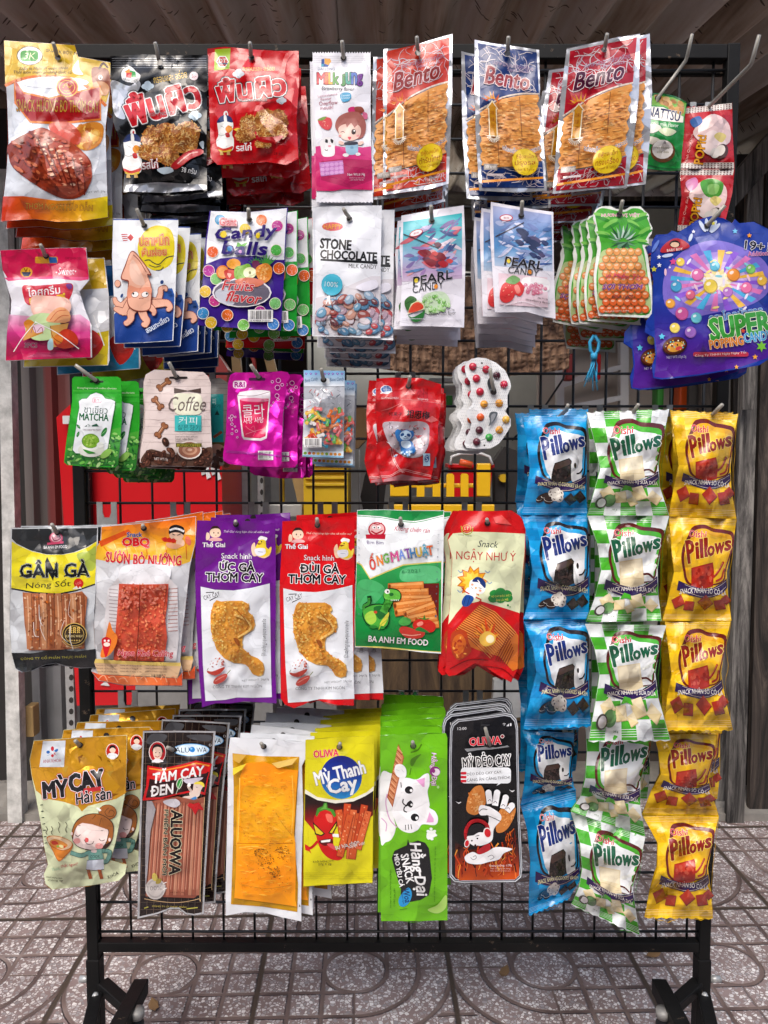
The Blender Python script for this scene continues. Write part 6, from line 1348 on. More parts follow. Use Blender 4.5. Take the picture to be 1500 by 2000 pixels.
# clear bag of bone sweets
def clear_bones():
    o = zz(Y2, (866, 215), (1070, 218), (1268, 222), (1262, 600), (1255, 1075), (1050, 1072), (852, 1062), (866, 640))
    p = Pk(o, 1.02, (632, 742), bulge=.007, seal=(.2, .08), wr=.0022, seed=49, back='#c0c4cc', mat='foil', base='#b8bcc4')
    p.z(*Y2)
    p.part('header_card', 'card', .0006)
    p.P(vgrad(722, 756, '#6aa8d8', '#a8c8e4', '#e2e6ec'), (867, 216), (1070, 219), (1267, 223), (1264, 372), (1070, 374), (867, 374))
    for x in (890, 935, 985, 1075, 1110, 1150, 1195, 1240): p.T('♥', x, 252, 24, 24, '#5a5ab8', 10); p.E(x, 250, 5, 5, '#e0a8d0')
    p.T('Bone Candy', 940, 312, 130, 46, '#4a6a98', -10, shear=.3); p.T('Bone Candy', 1190, 308, 140, 44, '#4a6a98', -4, shear=.3); p.B('#e8eef4', (1050, 330), (1080, 295), (1110, 300), (1120, 340), (1080, 360))
    p.part('footer_strip', 'card', .0006)
    p.P('#d4e2ec', (860, 998), (1255, 1010), (1254, 1070), (1050, 1066), (855, 1056)); p.P('#8cbcdc', (855, 1040), (1254, 1054), (1254, 1070), (1050, 1066), (855, 1056))
    r = random.Random(4)
    for k in range(9): p.E(880 + k * 42, 1025 + k * 1.5, 17, 15, r.choice(['#d88a30', '#7aa83a', '#c84a3a', '#e0c040', '#5a7a3a']), 0, 8)
    p.part('bone_sweets', 'food', .0028)
    cols = ['#e0702c', '#d84a34', '#e6b03a', '#6ab85a', '#2f9cc0', '#eae6e4', '#e08a5a', '#d86a6a', '#e8c458']
    for k in range(70):
        y = r.uniform(590, 880) if k > 10 else r.uniform(880, 950); x = r.uniform(905, 1225) if k > 10 else r.uniform(1060, 1220)
        if y < 680 and 1010 < x < 1100: y += 120
        a = r.uniform(-90, 90); c = r.choice(cols); l = r.uniform(22, 32); ca, sa = math.cos(math.radians(a)), math.sin(math.radians(a))
        for g, cc in ((3, mixc(c, '#4a1c14', .22)), (0, c)):
            p.L(cc, 26 + g, (x - l * ca, y - l * sa), (x + l * ca, y + l * sa), smooth=False)
            for sg in (-1, 1): p.E(x + sg * l * ca, y + sg * l * sa, 14 + g / 2, 19 + g / 2, cc, a, 9)
        p.L(mixc(c, '#ffffff', .45), 5, (x - l * .6 * ca + 3 * sa, y - l * .6 * sa - 4 * ca), (x + l * .6 * ca + 3 * sa, y + l * .6 * sa - 4 * ca), smooth=False)
    p.part('pouch')
    for k in range(40): x, y = r.uniform(880, 1230), r.uniform(400, 560); p.L(r.choice(['#e8eaee', '#7a8088m', '#d0d4dam', '#b05a5a']), r.uniform(3, 9), (x, y), (x + r.uniform(-40, 40), y + r.uniform(-30, 40)))
    p.part('barcode_label', 'card', .0032); p.bar(868, 878, 1042, 968, 6, '8 936089 021')
    return p
p = clear_bones()
reg(p, 'candy_bag', 'clear bag of small multicoloured bone sweets under a pale blue header card', 'candy packet', 'clear bone sweet bag', (627, 720), [(.012, -.008, 0, -2), (.014, -.009, -.4, -3)], .018, 'clear bags of bone sweets')

# red plum pouch with a clear window
o = [(205, 270), (330, 262), (600, 265), (780, 320), (775, 520), (752, 700), (756, 900), (720, 1000), (690, 1165), (560, 1180), (420, 1175), (265, 1190), (240, 1120), (200, 1000), (215, 800), (195, 560), (200, 400)]
p = Pk(zz(Y3, *o), 1.02, (798, 754), cell=8, bulge=.011, seal=(.1, .06), wr=.0062, seed=51, back='#a01418', mat='foil', base='#c4161c', quad=zz(Y3, (200, 266), (780, 300), (690, 1170), (260, 1185)))
p.z(*Y3)
p.E(292, 368, 52, 38, '#e4e4ec'); p.E(292, 366, 44, 32, '#2a5ca8'); 
for k in range(3): p.L('#d8e0ec', 4, (258 + k * 6, 350 + k * 14), (292, 356 + k * 14), (330 - k * 4, 350 + k * 14))
p.L('#d8e0ec', 4, (292, 336), (292, 396)); p.P('#e4e4ec', (240, 396), (346, 380), (346, 390), (240, 404)); p.T('GUANGZHOU', 325, 441, 158, 17, '#f0d8d8', bold=.02); p.T('BEIJING', 618, 455, 92, 17, '#f0d8d8', 5, bold=.02); p.L('#d87878', 3, (210, 452), (480, 455), (770, 490))
p.T('广州', 560, 400, 200, 90, '#a80e14'); p.T('何果子', 375, 585, 120, 34, '#2a1210', 4, bold=.02); p.T('相思梅', 575, 590, 205, 72, '#1d0d0c', 6, bold=.03)
p.P('#e87a7a', (450, 418), (505, 355), (548, 408)); 
for t in ([(240, 560), (350, 520), (440, 480), (330, 540)], [(640, 640), (700, 600), (756, 640), (690, 660)], [(210, 760), (260, 720), (235, 800)]): p.P('#e06a6a', *t)
p.part('window', 'foil', .0006)
p.B('#b4a6ae', (262, 670), (330, 650), (470, 655), (600, 650), (670, 690), (672, 800), (660, 880), (600, 960), (480, 970), (400, 930), (330, 870), (280, 760))
r = random.Random(8)
for k in range(64): x, y = r.uniform(300, 640), r.uniform(680, 920); p.P(r.choice(['#e4e0e4', '#b83038', '#c8505a', '#8a8088m', '#d8d4d8m', '#9a4a50', '#6a6468m', '#c8c4cc']), (x, y), (x + r.uniform(-40, 40), y + r.uniform(-30, 30)), (x + r.uniform(-30, 30), y + r.uniform(-40, 40)))
p.part('panda_sweet', 'film', .003)
p.B('#2f6eb0', (370, 760), (390, 720), (430, 740), (440, 800), (400, 830)); p.B('#2f6eb0', (500, 740), (530, 735), (540, 770), (515, 800)); p.E(465, 775, 58, 52, '#2a66ac'); p.E(465, 775, 52, 46, '#bcd6ea'); p.E(435, 768, 18, 13, '#1d4a84', -30); p.E(492, 772, 18, 13, '#1d4a84', 30); p.E(462, 785, 9, 6, '#1d4a84'); p.L('#1d4a84', 4, (446, 796), (464, 804), (480, 796))
p.B('#2f70b4', (410, 820), (470, 815), (520, 830), (545, 880), (550, 920), (480, 945), (430, 930), (415, 870)); p.B('#c8dcec', (430, 825), (500, 825), (510, 870), (470, 890), (430, 870)); p.scat(10, (480, 935, 60, 22), ['#8ab8dc', '#2a66ac', '#d0e2f0'], (8, 14), 5)
p.part('pouch')
for k in range(2): p.L('#e8b0b0', 4, (250, 1112 + k * 12 + 20), (330, 1128 + k * 12), (430, 1075 + k * 14), (540, 1095 + k * 14), (690, 1130 + k * 12)); p.L('#e8b0b0', 4, (330 + k * 14, 890), (350 + k * 14, 980), (400 + k * 14, 1070), (440 + k * 14, 1105))
p.P('#b06a70', (268, 1165), (430, 1120), (540, 1140), (688, 1160), (560, 1176), (420, 1172), (268, 1186))
p.R(620, 935, 682, 1045, '#a8cce0'); p.E(652, 980, 20, 34, '#2a5a98'); p.T('S', 652, 980, 22, 48, '#d8e8f0', bold=.03); p.T('HONG KONG COOLFOOD INDUSTRY CO.,LTD', 540, 1072, 230, 18, '#8a0c12', 8)
reg(p, 'plum_pouch', 'crinkled red sweet pouch with a clear window showing a blue panda sweet', 'candy packet', 'crinkled red sweet pouch', (801, 735), [(-.012, -.002, 4, 2), (.008, -.001, -2.5, -2), (-.006, -.002, 1, 2), (.012, -.002, -3, 0)], .015, 'crinkled red sweet pouches')

# blister packs shaped like a figure eight
o = [(990, 175), (1000, 130), (1050, 95), (1110, 83), (1180, 90), (1270, 130), (1350, 200), (1392, 290), (1402, 340), (1370, 420), (1368, 480), (1372, 520), (1345, 560), (1370, 590), (1398, 630), (1398, 690), (1370, 740), (1330, 800), (1290, 850), (1220, 890), (1100, 894), (1005, 886), (985, 850), (1000, 790), (1035, 730), (1050, 670), (1040, 640), (998, 590), (1010, 550), (1050, 505), (1060, 470), (1030, 430), (1045, 380), (1038, 300), (1000, 240)]
p = Pk(zz(Y3, *o), 1.02, (964, 766), cell=7, bulge=.001, seal=(.02, .02), wr=.0004, wave=.0003, seed=53, back='#8c9094m', mat='film', base='#eceef0', quad=zz(Y3, (990, 90), (1400, 90), (1400, 890), (990, 890)))
p.parts['blister_sheet'] = p.parts.pop('pouch'); p.order[0] = 'blister_sheet'
p.z(*Y3)
for k in range(22):
    for j in range(30):
        x, y = 1010 + k * 18 + (j % 2) * 9, 110 + j * 26
        w_ = [(a, b) for a, b in o]; c = False
        for i in range(len(w_)):
            (xa, ya), (xb, yb) = w_[i], w_[i - 1]
            if (ya > y) != (yb > y) and x < (xb - xa) * (y - ya) / (yb - ya) + xa: c = not c
        if c and abs(x - 1200) < 170: p.P('#b6bbc2', (x, y - 4), (x + 4, y), (x, y + 4), (x - 4, y))
p.B('#3c4044', (1190, 300), (1215, 262), (1250, 320), (1272, 385), (1255, 415), (1225, 400), (1200, 350)); p.B('#8a9096m', (1210, 370), (1245, 360), (1268, 392), (1245, 410)); p.B('#5a6066', (1204, 600), (1225, 566), (1275, 568), (1278, 600), (1240, 660), (1200, 695), (1215, 640)); p.B('#c4c8cem', (1222, 600), (1245, 580), (1265, 584), (1255, 620), (1225, 660)); p.E(1142, 133, 9, 9, '#444'); p.E(1164, 863, 9, 9, '#444')
bt = [(1060, 165, '#b8203a'), (1178, 190, '#b8203a'), (1272, 243, '#4a1424'), (1092, 270, '#b8203a'), (1336, 322, '#c01c40'), (1124, 388, '#b8203a'), (1160, 498, '#d8942a'), (1294, 490, '#d8942a'), (1128, 614, '#d85a24'), (1354, 634, '#e0b040'), (1118, 730, '#4a1424'), (1294, 728, '#e09a20'), (1204, 792, '#2a9a3a'), (1094, 832, '#5a1a2c')]
p.L('#8a9098m', 4, (1160, 498), (1294, 490)); p.L('#8a9098m', 4, (1060, 165), (1178, 190), (1272, 243)); p.L('#8a9098m', 4, (1094, 832), (1204, 792), (1294, 728), (1354, 634))
bl = reg(p, 'blister_pack', 'silver figure eight blister pack of round red, orange, green and brown sweets', 'candy packet', 'silver blister pack of round sweets', (957, 720))
em = p.build('tmp'); bpy.data.objects.remove(em)
me0 = bl.data
b2 = empty('blister_pack', p.P0, bl['label'], 'candy packet', 'silver blister packs')
bl.parent = b2; bl.location = (0, 0, 0); bl.name = 'blister_sheet'
for kk in ('label', 'category', 'group'):
    if kk in bl: del bl[kk]
for x, y, c in bt:
    bm = bmesh.new(); bmesh.ops.create_uvsphere(bm, u_segments=14, v_segments=8, radius=.0052)
    bmesh.ops.scale(bm, vec=(1, .75, 1), verts=bm.verts)
    me = bpy.data.meshes.new('sweet'); bm.to_mesh(me); bm.free(); me.polygons.foreach_set('use_smooth', [True] * len(me.polygons))
    at = me.color_attributes.new('print', 'FLOAT_COLOR', 'POINT'); at.data.foreach_set('color', list(hx(c)) * len(me.vertices)); me.materials.append(MATS['film'])
    X, Yp = Y3[0] + x / Y3[2], Y3[1] + y / Y3[2]; w_ = p.plane(X, Yp); link('sweet', me, b2, Vector(w_) - p.P0 + Vector((0, -.0015, 0)))
for i, (dx, dz, rt) in enumerate(((-.010, -.002, 2), (-.014, -.003, 4), (-.010, -.004, 2), (-.016, -.003, 6))):
    c = copy_tree(b2); y = .011 * (i + 1); c.location = p.P0 + Vector((dx, y, dz - .1 * y)); c.rotation_euler = (0, math.radians(rt), math.radians(-3)); tag(c, 'silver blister pack of round sweets, %s from the front on its hook' % ORD[i + 1])
# ------------------------------------------------------------------ row four
o = [(78, 192), (400, 185), (718, 182), (712, 500), (690, 800), (700, 1080), (705, 1215), (590, 1220), (480, 1205), (410, 1185), (330, 1195), (240, 1238), (160, 1250), (112, 1225), (85, 1105), (72, 900), (78, 500)]
p = Pk(zz(Y7, *o), 1.0, (112, 1040), cell=9, bulge=.008, seal=(.12, .1), wr=.002, seed=61, back='#3a3a3c', mat='foil', base='#c4c8cc', quad=zz(Y7, (78, 190), (718, 182), (705, 1225), (80, 1235)))
p.z(*Y7)
p.P('#2a2c2e', (88, 200), (712, 192), (708, 290), (640, 330), (540, 370), (450, 386), (340, 385), (220, 355), (120, 305), (86, 270)); p.P('#e2d42a', (86, 290), (130, 318), (230, 362), (340, 388), (460, 388), (560, 368), (650, 330), (708, 290), (705, 430), (696, 600), (560, 650), (430, 678), (250, 668), (82, 638))
p.B('#a8b84a', (560, 390), (650, 360), (704, 330), (698, 480), (640, 500)); p.P('#2a2c2e', (82, 630), (250, 660), (420, 672), (560, 645), (696, 598), (695, 610), (560, 656), (420, 684), (250, 672), (82, 642))
p.E(410, 265, 50, 42, '#c84a6a'); p.E(410, 262, 40, 34, '#e0a8b4'); p.L('#8a2040', 6, (380, 255), (400, 285), (440, 270), (435, 250)); p.E(395, 250, 8, 8, '#f2e6e6'); p.E(425, 248, 8, 8, '#f2e6e6'); p.P('#c84a6a', (345, 300), (465, 288), (465, 305), (345, 316)); p.T('BA ANH EM FOOD', 406, 331, 170, 22, '#eceaea', -2, bold=.04)
p.T('GÂN GÀ', 400, 490, 505, 125, '#16181a', -1, bold=.05, oc='#dfe4cc', ow=.02, oc2='#16181a'); p.P('#16181a', (330, 440), (345, 404), (395, 500), (412, 440), (420, 440), (388, 578), (345, 500))
for a, b in ((145, 545), (470, 545)): p.L('#16181a', 9, (a, b), (a + 90, b - 14), (a + 180, b - 6))
p.T('Nóng Sốt', 352, 606, 330, 66, '#2a2a22', -3, bold=.0, shear=.1); p.E(575, 597, 36, 36, '#c82a24'); p.T('100', 575, 597, 40, 20, '#e88a80', -20); p.P('#e8e4d8', (530, 640), (560, 615), (575, 640)); p.P('#e8e4d8', (570, 640), (585, 620), (600, 635))
p.part('snack_sticks', 'food', .0022)
p.P('#a8623c', (165, 662), (300, 676), (450, 682), (600, 655), (640, 700), (620, 900), (610, 1070), (420, 1085), (210, 1088), (180, 900))
r = random.Random(3)
for k in range(8):
    x = 175 + k * 55; c = ('#b8764c', '#a05a34', '#c48a60', '#94502c')[k % 4]
    p.P(c, (x + 8, 668 + abs(3 - k) * 2), (x + 52, 670), (x + 60 + r.uniform(-6, 6), 880), (x + 58, 1075), (x + 22, 1080), (x + 12, 880)); p.L('#6e3a1c', 5, (x + 54, 675), (x + 62, 880), (x + 58, 1070)); p.L('#d8a884', 9, (x + 26, 690), (x + 34, 850), (x + 32, 980))
p.scat(130, [(180, 690), (600, 680), (605, 1070), (215, 1080)], ['#8a4a24', '#c8946a', '#b06a38', '#d8b090', '#7a3a1a', '#c0621c'], (5, 14), 5, asp=.6)
p.part('pouch'); p.k += 30
p.P('#1c1d1f', (84, 1106), (230, 1110), (410, 1082), (560, 1095), (700, 1078), (704, 1212), (590, 1216), (480, 1200), (410, 1180), (330, 1190), (240, 1232), (160, 1244), (114, 1220)); p.T('CÔNG TY CỔ PHẦN THỰC PHẨM', 390, 1140, 480, 30, '#a8a03a', -2, bold=.03)
p.part('gold_seal', 'foil', .0034); p.E(545, 972, 92, 86, '#c8a85a'); p.E(545, 972, 86, 80, '#2a2018'); p.E(545, 972, 72, 66, '#c8a85a'); p.E(545, 972, 68, 62, '#3a2c1c'); p.T('BURNING WHEAT', 545, 984, 130, 18, '#e0cc8a', bold=.04)
for x in (515, 545, 575):
    for y in (925, 940, 955): p.E(x - 6, y, 5, 8, '#d8b45a', 30, 8); p.E(x + 6, y, 5, 8, '#d8b45a', -30, 8)
p.T('★★★★★', 545, 1015, 90, 16, '#c8a85a'); p.L('#c8b07a', 5, (455, 1020), (500, 1060), (545, 1068), (600, 1056))
for k in range(6):
    x, y = r.uniform(190, 560), r.uniform(680, 1000); p.L('#e8e4e0', r.uniform(2, 5), (x, y), (x + r.uniform(-30, 40), y + r.uniform(40, 110)), (x + r.uniform(-10, 60), y + r.uniform(100, 180)))
p.part('pouch')
reg(p, 'snack_pouch', 'black and yellow pouch with a clear window of brown chewy sticks and gold seal', 'snack packet', 'black and yellow chewy stick pouch', (101, 1024), [(.006, .002, 0, -2), (.016, .001, .5, -2), (.02, .003, -.4, -1), (.03, .002, 0, 0)], .016, 'black and yellow chewy stick pouches')

o = [(742, 180), (1000, 158), (1240, 130), (1435, 105), (1432, 300), (1390, 480), (1355, 800), (1330, 1000), (1320, 1170), (1338, 1240), (1335, 1350), (1100, 1348), (900, 1345), (722, 1310), (668, 1240), (700, 1100), (690, 900), (700, 600), (705, 330), (735, 290)]
p = Pk(zz(Y7, *o), 1.0, (281, 1032), cell=9, bulge=.008, seal=(.14, .1), wr=.002, seed=63, back='#d86a3a', mat='foil', base='#cdced2', quad=zz(Y7, (715, 180), (1437, 105), (1338, 1350), (670, 1300)))
p.z(*Y7)
p.P(vgrad(1010, 1095, '#e0611c', '#e88a24', '#ecae2a', '#ecbc3a'), (744, 184), (1000, 163), (1240, 135), (1432, 108), (1430, 300), (1392, 440), (1300, 470), (1050, 420), (800, 440), (700, 420), (708, 330), (740, 290))
for k in range(9): p.L('#f0c860' if k % 2 else '#d8621c', 6, (760 + k * 75, 330 - (k % 3) * 20), (790 + k * 72, 380), (760 + k * 76, 420 - (k % 2) * 30))
p.P('#d8541c', (722, 290), (940, 200), (960, 225), (740, 330)); p.E(1000, 300, 1, 1, '#fff')
p.T('Snack', 985, 240, 110, 32, '#1d4a94', 0, bold=.06, oc='#e8e0d0', ow=.02); p.T('OBQ', 995, 300, 195, 68, '#d81c24', 1, bold=.09, oc='#f4ece8', ow=.02, oc2='#3a1010')
p.part('pouch')
p.B('#221a1c', (1240, 240), (1245, 185), (1290, 168), (1345, 190), (1348, 240), (1300, 225)); p.B('#eec4a8', (1244, 235), (1290, 225), (1340, 240), (1335, 270), (1290, 280), (1250, 268)); p.L('#f4f0f0', 14, (1245, 208), (1290, 196), (1345, 216)); p.L('#222', 5, (1262, 236), (1280, 244)); p.L('#222', 5, (1300, 246), (1322, 236)); p.B('#d8502c', (1190, 262), (1280, 282), (1300, 300), (1200, 290)); 
for x in (1210, 1240, 1270): p.E(x, 276 + (x - 1210) * .15, 18, 18, '#c8281c', 0, 10)
p.B('#eec4a8', (1290, 290), (1320, 270), (1350, 290), (1345, 322), (1300, 326)); p.B('#e8a880', (1215, 310), (1240, 300), (1330, 320), (1290, 345), (1230, 335)); p.E(1378, 285, 20, 36, '#e8745a', -20)
p.T('SƯỜN BÒ NƯỚNG', 1052, 412, 550, 92, '#c81e2c', 3, bold=.05, oc='#f0c8c4', ow=.03, taper=0, arc=-10, space=1.05)
p.part('tray', 'film', .0008)
p.P('#d8d4d6', (860, 560), (1240, 560), (1300, 620), (1310, 1000), (1290, 1170), (740, 1150), (760, 900), (790, 640)); p.B('#e6e6ea', (890, 480), (1050, 455), (1240, 480), (1200, 600), (900, 600))
for k in range(12): p.L('#a89a9c', 6, (800, 640 + k * 26), (862, 646 + k * 26)); p.L('#b88a84', 6, (1232, 640 + k * 28), (1300, 636 + k * 28))
p.part('beef_slabs', 'food', .0032)
p.P('#cc5038', (872, 600), (1020, 606), (1235, 602), (1225, 760), (1210, 860), (1225, 1000), (1200, 1170), (830, 1165), (850, 900), (862, 760))
p.scat(520, [(875, 605), (1230, 606), (1206, 860), (1196, 1165), (835, 1160), (866, 760)], ['#d86444', '#e07a50', '#bc4228', '#d05636', '#e4885c', '#c85c3a', '#b84a2c'], (5, 13), 8, asp=.6)
p.scat(110, [(880, 610), (1225, 610), (1206, 740), (866, 780)], ['#d4705c', '#c8604c', '#d8806c'], (7, 16), 9, asp=.6); p.L('#7a2414', 7, (1026, 610), (1020, 800), (1010, 1000), (1000, 1165)); p.L('#7a2414', 5, (1222, 620), (1200, 800), (1215, 860))
p.part('pouch'); p.k += 40
p.P('#e2c46a', (700, 1150), (900, 1165), (1100, 1175), (1322, 1178), (1325, 1205), (1100, 1200), (690, 1180)); p.P('#d9b48c', (690, 1180), (1100, 1200), (1325, 1205), (1300, 1290), (1000, 1275), (720, 1262))
for k in range(3):
    for j in range(3): p.T(('Thành phần: bột mì, đường, muối', 'Hướng dẫn sử dụng: ăn liền', 'CÔNG TY CỔ PHẦN THỰC PHẨM')[k], 780 + k * 180, 1200 + j * 22, 160, 12, '#4a2c22', 2)
p.bar(1100, 1262, 1225, 1292, 7, None, None)
p.P(hgrad(180, 355, '#d8481c', '#e88048', '#dc5424'), (672, 1245), (730, 1265), (1000, 1280), (1300, 1294), (1335, 1250), (1333, 1346), (1100, 1344), (900, 1341), (724, 1306)); 
for k in range(8): p.L('#f0b088', 7, (720 + k * 76, 1300 - (k % 2) * 14), (760 + k * 74, 1270 + (k % 3) * 10), (790 + k * 72, 1320))
p.part('printed_chilli', 'film', .0046); p.B('#e07a2c', (735, 1130), (770, 1000), (800, 880), (825, 940), (860, 990), (840, 1070), (790, 1130)); p.B('#c8202a', (745, 1010), (780, 990), (815, 1015), (800, 1080), (775, 1140), (755, 1080)); p.E(782, 1045, 24, 16, '#f0dcd0'); p.E(768, 1018, 8, 8, '#f4f0ee'); p.E(795, 1018, 8, 8, '#f4f0ee')
p.T('Ngon Khó Cưỡng', 1066, 1115, 405, 60, '#c81e3a', 1, bold=.03, oc='#f0dcdc', ow=.03, shear=.1)
p.part('pouch')
reg(p, 'snack_pouch', 'orange and silver pouch with a clear window showing two red beef style slabs', 'snack packet', 'orange beef slab pouch', (279, 1026), [(.006, .004, -1, -3), (.016, .006, -2, -2), (.026, .008, -1.5, -2), (.03, .006, -1, 0)], .018, 'orange beef slab pouches')

def drumstick(purple):
    if purple:
        o = [(105, 152), (420, 160), (738, 150), (745, 500), (745, 900), (740, 1300), (750, 1640), (620, 1632), (480, 1625), (380, 1640), (260, 1640), (145, 1672), (120, 1400), (100, 1000), (88, 650), (92, 350)]
        O = (0, 0); hole = (461, 1024); c1, c2 = '#6a1a88', '#3f0a58'; tip = (460, 1018); t1 = 'ỨC GÀ'; sd = 65
    else:
        o = [(798, 158), (1100, 150), (1385, 135), (1385, 500), (1385, 900), (1375, 1300), (1380, 1660), (1220, 1650), (1060, 1606), (960, 1655), (890, 1680), (820, 1650), (785, 1600), (785, 1200), (775, 700), (790, 400)]
        O = (672, 14); hole = (620, 1026); c1, c2 = '#d2141c', '#8a0a10'; tip = (619, 1013); t1 = 'ĐÙI GÀ'; sd = 66
    q = zz(Y8, (105, 152), (738, 150), (750, 1640), (125, 1665)) if purple else zz(Y8, (798, 150), (1385, 135), (1380, 1660), (785, 1650))
    p = Pk(zz(Y8, *o), 1.0, hole, bulge=.008, seal=(.08, .06), wr=.0022, seed=sd, back=c1, mat='film', base=c1, quad=q, wave=.003)
    ox, oy = O
    p.warp = lambda x, y: (Y8[0] + (x + ox) / Y8[2], Y8[1] + (y + oy) / Y8[2])
    p.B('#3a2020', (208, 240), (230, 200), (275, 200), (298, 240), (270, 230)); p.B('#f0cdb4', (206, 250), (225, 222), (280, 220), (298, 255), (280, 285), (225, 285)); p.E(240, 252, 5, 8, '#222', 0, 8); p.E(275, 254, 5, 8, '#222', 0, 8); p.B('#e0a8a8', (210, 300), (250, 288), (300, 300), (300, 318), (205, 318)); p.B('#f0cdb4', (176, 280), (185, 250), (205, 262), (205, 300), (180, 312)); p.L('#a8604a', 4, (250, 272), (262, 272))
    p.T('Thế Giai' if purple else 'Thế Giai', 240, 345, 182, 48, '#efe8ee', 0, bold=.05, oc='#2a1420', ow=.035)
    p.T('Thế Giai cùng bạn chia sẻ niềm vui!', 506, 244, 370, 28, '#e8d4ec' if purple else '#f0c8b8', 1, shear=.3)
    p.B('#f0eef0', (600, 300), (620, 280), (650, 285), (675, 295), (662, 318), (615, 315)); p.B('#e8cc3a', (575, 400), (600, 330), (625, 308), (660, 318), (668, 370), (700, 400), (680, 440), (620, 450)); p.B('#f0c8a8', (545, 370), (570, 330), (580, 370), (600, 430), (560, 440)); p.P('#8a4a24', (590, 335), (635, 340), (605, 352)); p.E(628, 326, 5, 7, '#222', 0, 8); p.B('#e4e4ec', (575, 385), (650, 378), (660, 420), (620, 442), (585, 430)); p.L('#8890a8', 4, (600, 405), (640, 410)); p.B('#f0d050', (690, 380), (710, 370), (700, 420), (680, 440)); p.B('#f0c0a0', (580, 435), (640, 450), (700, 430), (650, 460))
    p.T('Snack hình', 424, 442, 245, 44, '#eee8ee', 1, bold=.02, oc='#2a1430', ow=.015)
    p.T(t1, 430, 524, 285 if purple else 315, 84, '#141216', 2, bold=.06, oc='#f0eef0', ow=.075); p.T('THƠM CAY', 408, 610, 465, 80, '#141216', 1, bold=.06, oc='#f0eef0', ow=.065)
    p.P('#e4e8ee', (133, 690), (250, 716), (400, 722), (550, 700), (695, 664), (700, 1000), (706, 1400), (712, 1590), (560, 1595), (430, 1592), (330, 1612), (172, 1622), (150, 1300), (138, 900))
    p.T('CAY CAY', 222, 765, 135, 36, '#1c1c1e', -16, bold=.02); p.P('#1c1c1e', (175, 735), (245, 733), (240, 740), (176, 742)); p.P('#1c1c1e', (205, 800), (275, 768), (275, 774), (206, 808))
    # fried drumstick print
    leg = [(215, 1050), (212, 920), (235, 830), (262, 800), (300, 812), (360, 806), (470, 806), (520, 830), (530, 868), (515, 890), (560, 930), (575, 1000), (560, 1040), (480, 1090), (470, 1140), (475, 1190), (540, 1250), (600, 1275), (640, 1310), (650, 1360), (640, 1405), (600, 1418), (555, 1400), (525, 1350), (490, 1318), (400, 1310), (320, 1270), (260, 1200)]
    p.P('#a8a08c', *[(x + 8, y + 8) for x, y in leg]); p.P('#dc9a3c', *leg)
    p.scat(420, leg, ['#e4aa50', '#d88f38', '#e8b85a', '#cf8230', '#de9c48', '#ecc468'], (5, 12), sd, asp=.75)
    p.scat(110, [(330, 930), (480, 900), (540, 960), (470, 1080), (440, 1180), (600, 1330), (560, 1380), (400, 1280), (320, 1100)], ['#cc7c30', '#c06e28', '#d68c38', '#e0a04c'], (4, 9), sd + 1, asp=.7); p.B('#8a4a1c', (400, 1110), (440, 1120), (450, 1170), (425, 1160)); p.L('#e8bc6a', 16, (410, 920), (500, 960), (540, 1030), (440, 1100)); p.L('#9a5a1e', 6, (425, 880), (480, 940), (520, 1000), (505, 1040))
    p.scat(60, [(220, 1040), (220, 920), (262, 820), (350, 850), (320, 1100), (330, 1240), (262, 1190)], ['#e0bc60', '#d8a84a', '#b8702a', '#e6c878'], (4, 8), sd + 2)
    p.scat(16, (265, 1310, 60, 50), ['#b8503c', '#d8a090', '#8a2a20', '#c87060'], (5, 14), 3, asp=.5)
    p.B('#a83a30', (185, 1375), (230, 1380), (325, 1345), (310, 1380), (260, 1412), (200, 1400)); p.L('#5a6a2a', 5, (185, 1372), (195, 1355)); p.B('#b8443a', (235, 1470), (260, 1430), (330, 1400), (350, 1415), (320, 1460), (260, 1485)); p.L('#6a7a3a', 6, (345, 1405), (375, 1370)); p.L('#e0a89c', 4, (250, 1460), (300, 1430), (335, 1415))
    p.T('ស្នេកសាច់មាន់ហឹរឆ្ងាញ់', 652, 1105, 300, 46, '#26282c', 91, bold=.02)
    p.T('NET WEIGHT: 24g±2g', 580, 1452, 220, 22, '#4a4c52', -4, bold=.01); p.T('CÔNG TY TNHH KIM NGÔN', 432, 1500, 400, 30, '#34363a', -1, bold=.05)
    return p, tip
p, tp = drumstick(True)
reg(p, 'snack_packet', 'tall purple packet with a fried chicken drumstick on its white panel', 'snack packet', 'purple drumstick packet', tp, [(.010, .004, -1, -3), (-.012, -.004, 2.4, 2), (.014, .010, -.6, -2), (.012, .008, -1, 0)], .018, 'purple drumstick packets')
p, tp = drumstick(False)
reg(p, 'snack_packet', 'tall red packet with a fried chicken drumstick on its white panel', 'snack packet', 'red drumstick packet', tp, [(.016, .004, -1.6, -3), (.032, .002, -2.6, -4), (.012, .010, -.8, -1), (.03, -.006, -2, 0)], .018, 'red drumstick packets')

